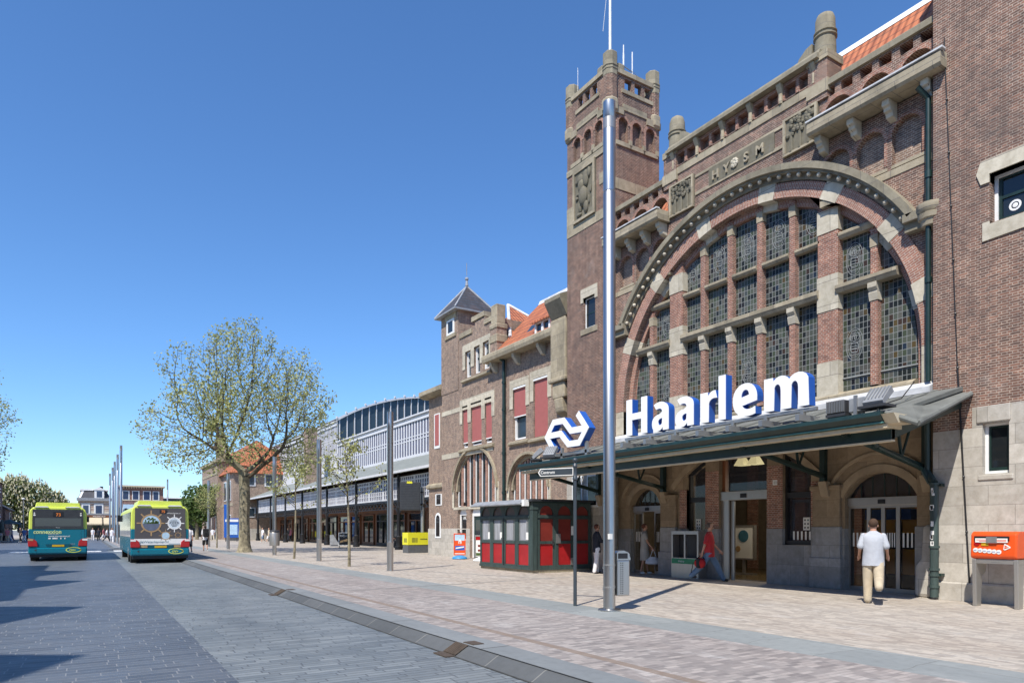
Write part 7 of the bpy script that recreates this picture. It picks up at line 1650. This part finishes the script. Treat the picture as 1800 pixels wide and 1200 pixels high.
for u0,u1 in ((153,179),(182,212)): aw.add([(bx(u0),Yb-.1,3.7),(bx(u1),Yb-.1,3.7),(bx(u1),Yb-1.8,2.6),(bx(u0),Yb-1.8,2.6),(bx(u0),Yb-.1,3.62),(bx(u1),Yb-.1,3.62),(bx(u1),Yb-1.8,2.35),(bx(u0),Yb-1.8,2.35)],[(0,1,2,3),(3,2,6,7),(4,5,6,7),(0,3,7,4),(1,2,6,5)])
aw.build('awning',M['cream'],mh); sg_=B(bx(153),bx(212),Yb-.12,Yb-.001,3.75,4.2).build('shop_fascia',M['wood'],mh); MB().text('WILDSCHUT',(bx(163),Yb-.13,3.82),(1,0,0),(0,0,1),.36,.01,bold=.01).build('fascia_lettering',M['paper'],sg_)
B(bx(153),bx(212),Yb-.05,Yb-.002,0,2.6).build('shop_window',M['glass'],mh); MB().box(bx(176),bx(182),Yb+3,Yb+4,zr,zr+.9).build('chimney',M['black'],mh)
rh=empty('flat_roofed_brick_house',(bx(250),Yb,0),'red brick building with flat roof and four upper windows above the right bus','house')
a,b=bx(212.5),bx(287); zt=bz(250,856)
MB().box(a,b,Yb+.02,Yb+9,0,zt).build('wall',M['brickfar'],rh); MB().box(a-.3,b+.3,Yb-.6,Yb+9,zt,zt+.3).box(a,b,Yb-.05,Yb+.0,bz(250,880),bz(250,878.5)).build('cornice',M['cream'],rh); cb=MB()
for k in range(17): cb.box(a+(b-a)*k/17,a+(b-a)*k/17+.12,Yb-.5,Yb+.02,zt-.3,zt)
cb.build('eaves_bracket',M['cream'],rh)
for u0,u1 in ((216,225.5),(233.5,243),(252.5,263),(269.5,278)):
    f=MB().box(bx(u0)-.12,bx(u1)+.2,Yb-.05,Yb+.02,bz(250,878.5),bz(250,862.5)).build('window',M['white'],rh); MB().box(bx(u0),bx(u1),Yb-.08,Yb-.05,bz(250,877.5),bz(250,863.5)).build('pane',M['bluewin'],f)
    f=MB().box(bx(u0)-.12,bx(u1)+.2,Yb-.05,Yb+.02,bz(250,908),bz(250,892)).build('window',M['white'],rh); MB().box(bx(u0),bx(u1),Yb-.08,Yb-.05,bz(250,907),bz(250,893)).build('pane',M['bluewin'],f)
f=B(bx(216),bx(236),Yb-.1,Yb+.02,bz(225,896),bz(225,886)).build('arrow_board',M['psky'],rh); ax0,ax1,az=bx(217),bx(233),bz(225,894.5)
MB().box(ax0+.4,ax1,Yb-.13,Yb-.1,az-.07,az+.07).plate([[(ax0,az),(ax0+.5,az+.25),(ax0+.5,az-.25)]],Yb-.13,Yb-.1,'y').build('arrow',M['black'],f)
B(bx(216),bx(224),Yb-.13,Yb-.1,bz(220,905),bz(220,898)).build('blue_sign',M['blue'],rh)
db=empty('dark_office_block',(bx(305),Yb,0),'low dark-fronted flat building right of the red brick house','building')
a,b=bx(287.5),bx(360); zt=bz(310,876)
MB().box(a,b,Yb+.1,Yb+12,0,zt).build('wall',M['charcoal'],db); MB().box(a,b+.3,Yb-.3,Yb+12,zt,zt+.25).box(a,b,Yb-.25,Yb+.1,bz(310,890),bz(310,888.5)).build('roof_edge',M['white'],db); g_=MB()
for k in range(14): g_.box(a+(b-a)*k/14+.05,a+(b-a)*(k+1)/14-.05,Yb+.04,Yb+.1,bz(310,888),bz(310,877.5))
g_.build('glazing',M['bluewin'],db); MB().box(a,b,Yb-.0,Yb+.1,0,3.).build('shopfront',M['glass'],db)
# row on the left side of the street
XL=-9.6
M['brickl']=brick('brick_left',(.2,.085,.06),(.16,.07,.055),(.3,.25,.22),row=.06,wid=.2)
lh=empty('banded_brick_house',(XL-4,107,0),'tall dark brick house with white bands at the left picture edge','house')
y0,y1=99.,116.; zt=bz(6,848)*.0+7.6
MB().box(XL-9,XL,y0,y1,0,zt).build('wall',M['brickl'],lh); bb=MB()
for z in (2.6,3.1,4.6,5.0,6.4,6.8): bb.box(XL-9,XL+.015,y0-.03,y1-2.2,z,z+.16)
bb.build('white_band',M['white'],lh); MB().add([(XL-9.2,y0-.3,zt),(XL+.3,y0-.3,zt),(XL+.3,y1+.3,zt),(XL-9.2,y1+.3,zt),(XL-4.5,y0+4,zt+2.2),(XL-4.5,y1-4,zt+2.2)],[(0,1,4),(1,2,5,4),(2,3,5),(3,0,4,5),(0,1,2,3)]).build('roof',M['mroof'],lh)
for k in range(4):
    f=B(XL-.01,XL+.04,y0+1.2+k*3.6,y0+3+k*3.6,3.4,5.4).build('window',M['white'],lh); B(XL+.04,XL+.06,y0+1.4+k*3.6,y0+2.8+k*3.6,3.5,5.3).build('pane',M['bluewin'],f)
lh2=empty('low_brick_house',(XL-4,122,0),'lower brick house with a tall narrow window between the banded house and the chestnut','house')
MB().plate([[(XL-8,0),(XL-8,4.6),(XL-3.5,6.6),(XL+.3,4.4),(XL+.3,0)]],116.2,127,'y').build('wall',M['brickl'],lh2); f=B(XL+.29,XL+.34,122,124.2,2.6,4.1).build('window',M['white'],lh2); B(XL+.34,XL+.36,122.3,123.9,2.7,4.0).build('pane',M['bluewin'],f); MB().plate([[(XL-8.2,4.6),(XL-3.5,6.75),(XL+.6,4.35),(XL+.6,4.2),(XL-3.5,6.6),(XL-8.2,4.4)]],116.1,127.3,'y').build('roof',M['mroof'],lh2)
for k,(u,Y) in enumerate(((3,104),(16,108),(34.5,112))):
    sx,sy=ray(u); e=empty('parasol',(sx/sy*Y,Y,-.02),['folded green parasol at the far left picture edge','open dark parasol on the far left terrace','tall folded green parasol standing left of the far lamp post'][k],'parasol','terrace parasols',local=True)
    MB().cyl((0,0,0),(0,0,2.7),.03,n=6).build('pole',M['postgrey'],e); MB().lathe((0,0,0),[(.22,1.1),(.3,1.5),(.12,2.6),(.02,2.75)] if k!=1 else [(1.4,2.2),(.7,2.55),(.05,2.8)],10).build('cover',M['greenw'],e)
sx,sy=ray(41); e=empty('street_lamp',(sx/sy*110,110,0),'thin grey lamp post in front of the chestnut tree','lamp post',local=True); MB().cyl((0,0,0),(0,0,5.4),.09,.06,8).build('post',M['alu'],e); MB().sphere((0,0,5.5),.2,10,6,sz=(1,1,.6)).build('lantern',M['white'],e)
# tall gabled houses across the street; they throw the pointed shadows on the roadway
M['brickg']=M['brickl']
gp=[(-15.2,8,0),(-8.,6.8,0),(-1.6,6.4,0),(4.45,6.4,0),(10.95,6.4,0),(23.2,18.0,1)]
for i,(yc,w,wide) in enumerate(gp):
    ya,yb2=yc-w/2,yc+w/2; ap=14.9; ev=ap-w/2*1.23 if not wide else 12.75
    e=empty('gabled_house',(XL-5,yc,0),'tall gabled brick house across the street whose pointed shadow falls on the roadway','house','gabled houses across the street')
    pr=[(ya,-.1),(ya,ev),(yc,ap),(yb2,ev),(yb2,-.1)] if not wide else [(ya,-.1),(ya,ev),(17.6,ev),(19.5,ap),(21.4,ev),(23.6,ev),(25.5,ap),(27.4,ev),(yb2,ev),(yb2,-.1)]
    MB().plate([pr],XL-.4,XL).box(XL-10,XL-.4,ya,yb2,-.1,ev).build('wall',M['brickg'],e)
    if wide: MB().plate([pr[2:5]],XL-6,XL-.41).plate([pr[5:8]],XL-6,XL-.41).build('roof',M['tile'],e)
    else: MB().plate([[(ya,ev),(yc,ap-.05),(yb2,ev)]],XL-10,XL-.41).build('roof',M['tile'],e)
    for z in (1,4.2,7.2):
        for k in range(2): f=B(XL-.01,XL+.03,ya+.8+k*(w-3),ya+2.2+k*(w-3),z,z+1.9).build('window',M['white'],e); B(XL+.03,XL+.05,ya+.95+k*(w-3),ya+2.05+k*(w-3),z+.12,z+1.78).build('pane',M['bluewin'],f)
il=bpy.data.lights.new('hanging_lamp_glow','POINT'); il.energy=70; il.color=(1,.9,.72); il.shadow_soft_size=.25
io=bpy.data.objects.new('hanging_lamp_glow',il); COL.objects.link(io); io.location=(17.8,13.2,2.9)
# ================================================================ SKY, SUN, CAMERA
world=bpy.data.worlds.new('World'); sc.world=world; world.use_nodes=True; nt=world.node_tree
L=Vector((.5115,.317,-.7986)).normalized(); el=math.asin(-L.z)
az=math.atan2(-L.x,-L.y)
sky=nt.nodes.new('ShaderNodeTexSky'); sky.sky_type='NISHITA'; sky.sun_disc=False; sky.sun_elevation=el; sky.sun_rotation=az; sky.altitude=0; sky.air_density=1.0; sky.dust_density=0.; sky.ozone_density=10.
bg=nt.nodes['Background']; hs=nt.nodes.new('ShaderNodeHueSaturation'); hs.inputs['Saturation'].default_value=1.05; nt.links.new(sky.outputs[0],hs.inputs['Color']); nt.links.new(hs.outputs[0],bg.inputs[0]); bg.inputs[1].default_value=.13
sun=bpy.data.lights.new('sun','SUN'); sun.energy=4.2; sun.angle=R(.5); sun.color=(1,.95,.87)
so=bpy.data.objects.new('sun',sun); COL.objects.link(so); so.rotation_euler=L.to_track_quat('-Z','Y').to_euler(); so.location=(-20,-15,40)
cam=bpy.data.cameras.new('camera'); cam.sensor_width=36; cam.lens=24; cam.shift_y=(VH-600)/1800; cam.clip_end=4000; cam.clip_start=.1
co=bpy.data.objects.new('camera',cam); COL.objects.link(co); co.location=(0,0,H); co.rotation_euler=(PI/2,0,-YAW); sc.camera=co
sc.view_settings.view_transform='Standard'; sc.view_settings.look='None'; sc.view_settings.exposure=EXPO; sc.view_settings.gamma=1
for o in bpy.data.objects:
    if 'local' in o: del o['local']
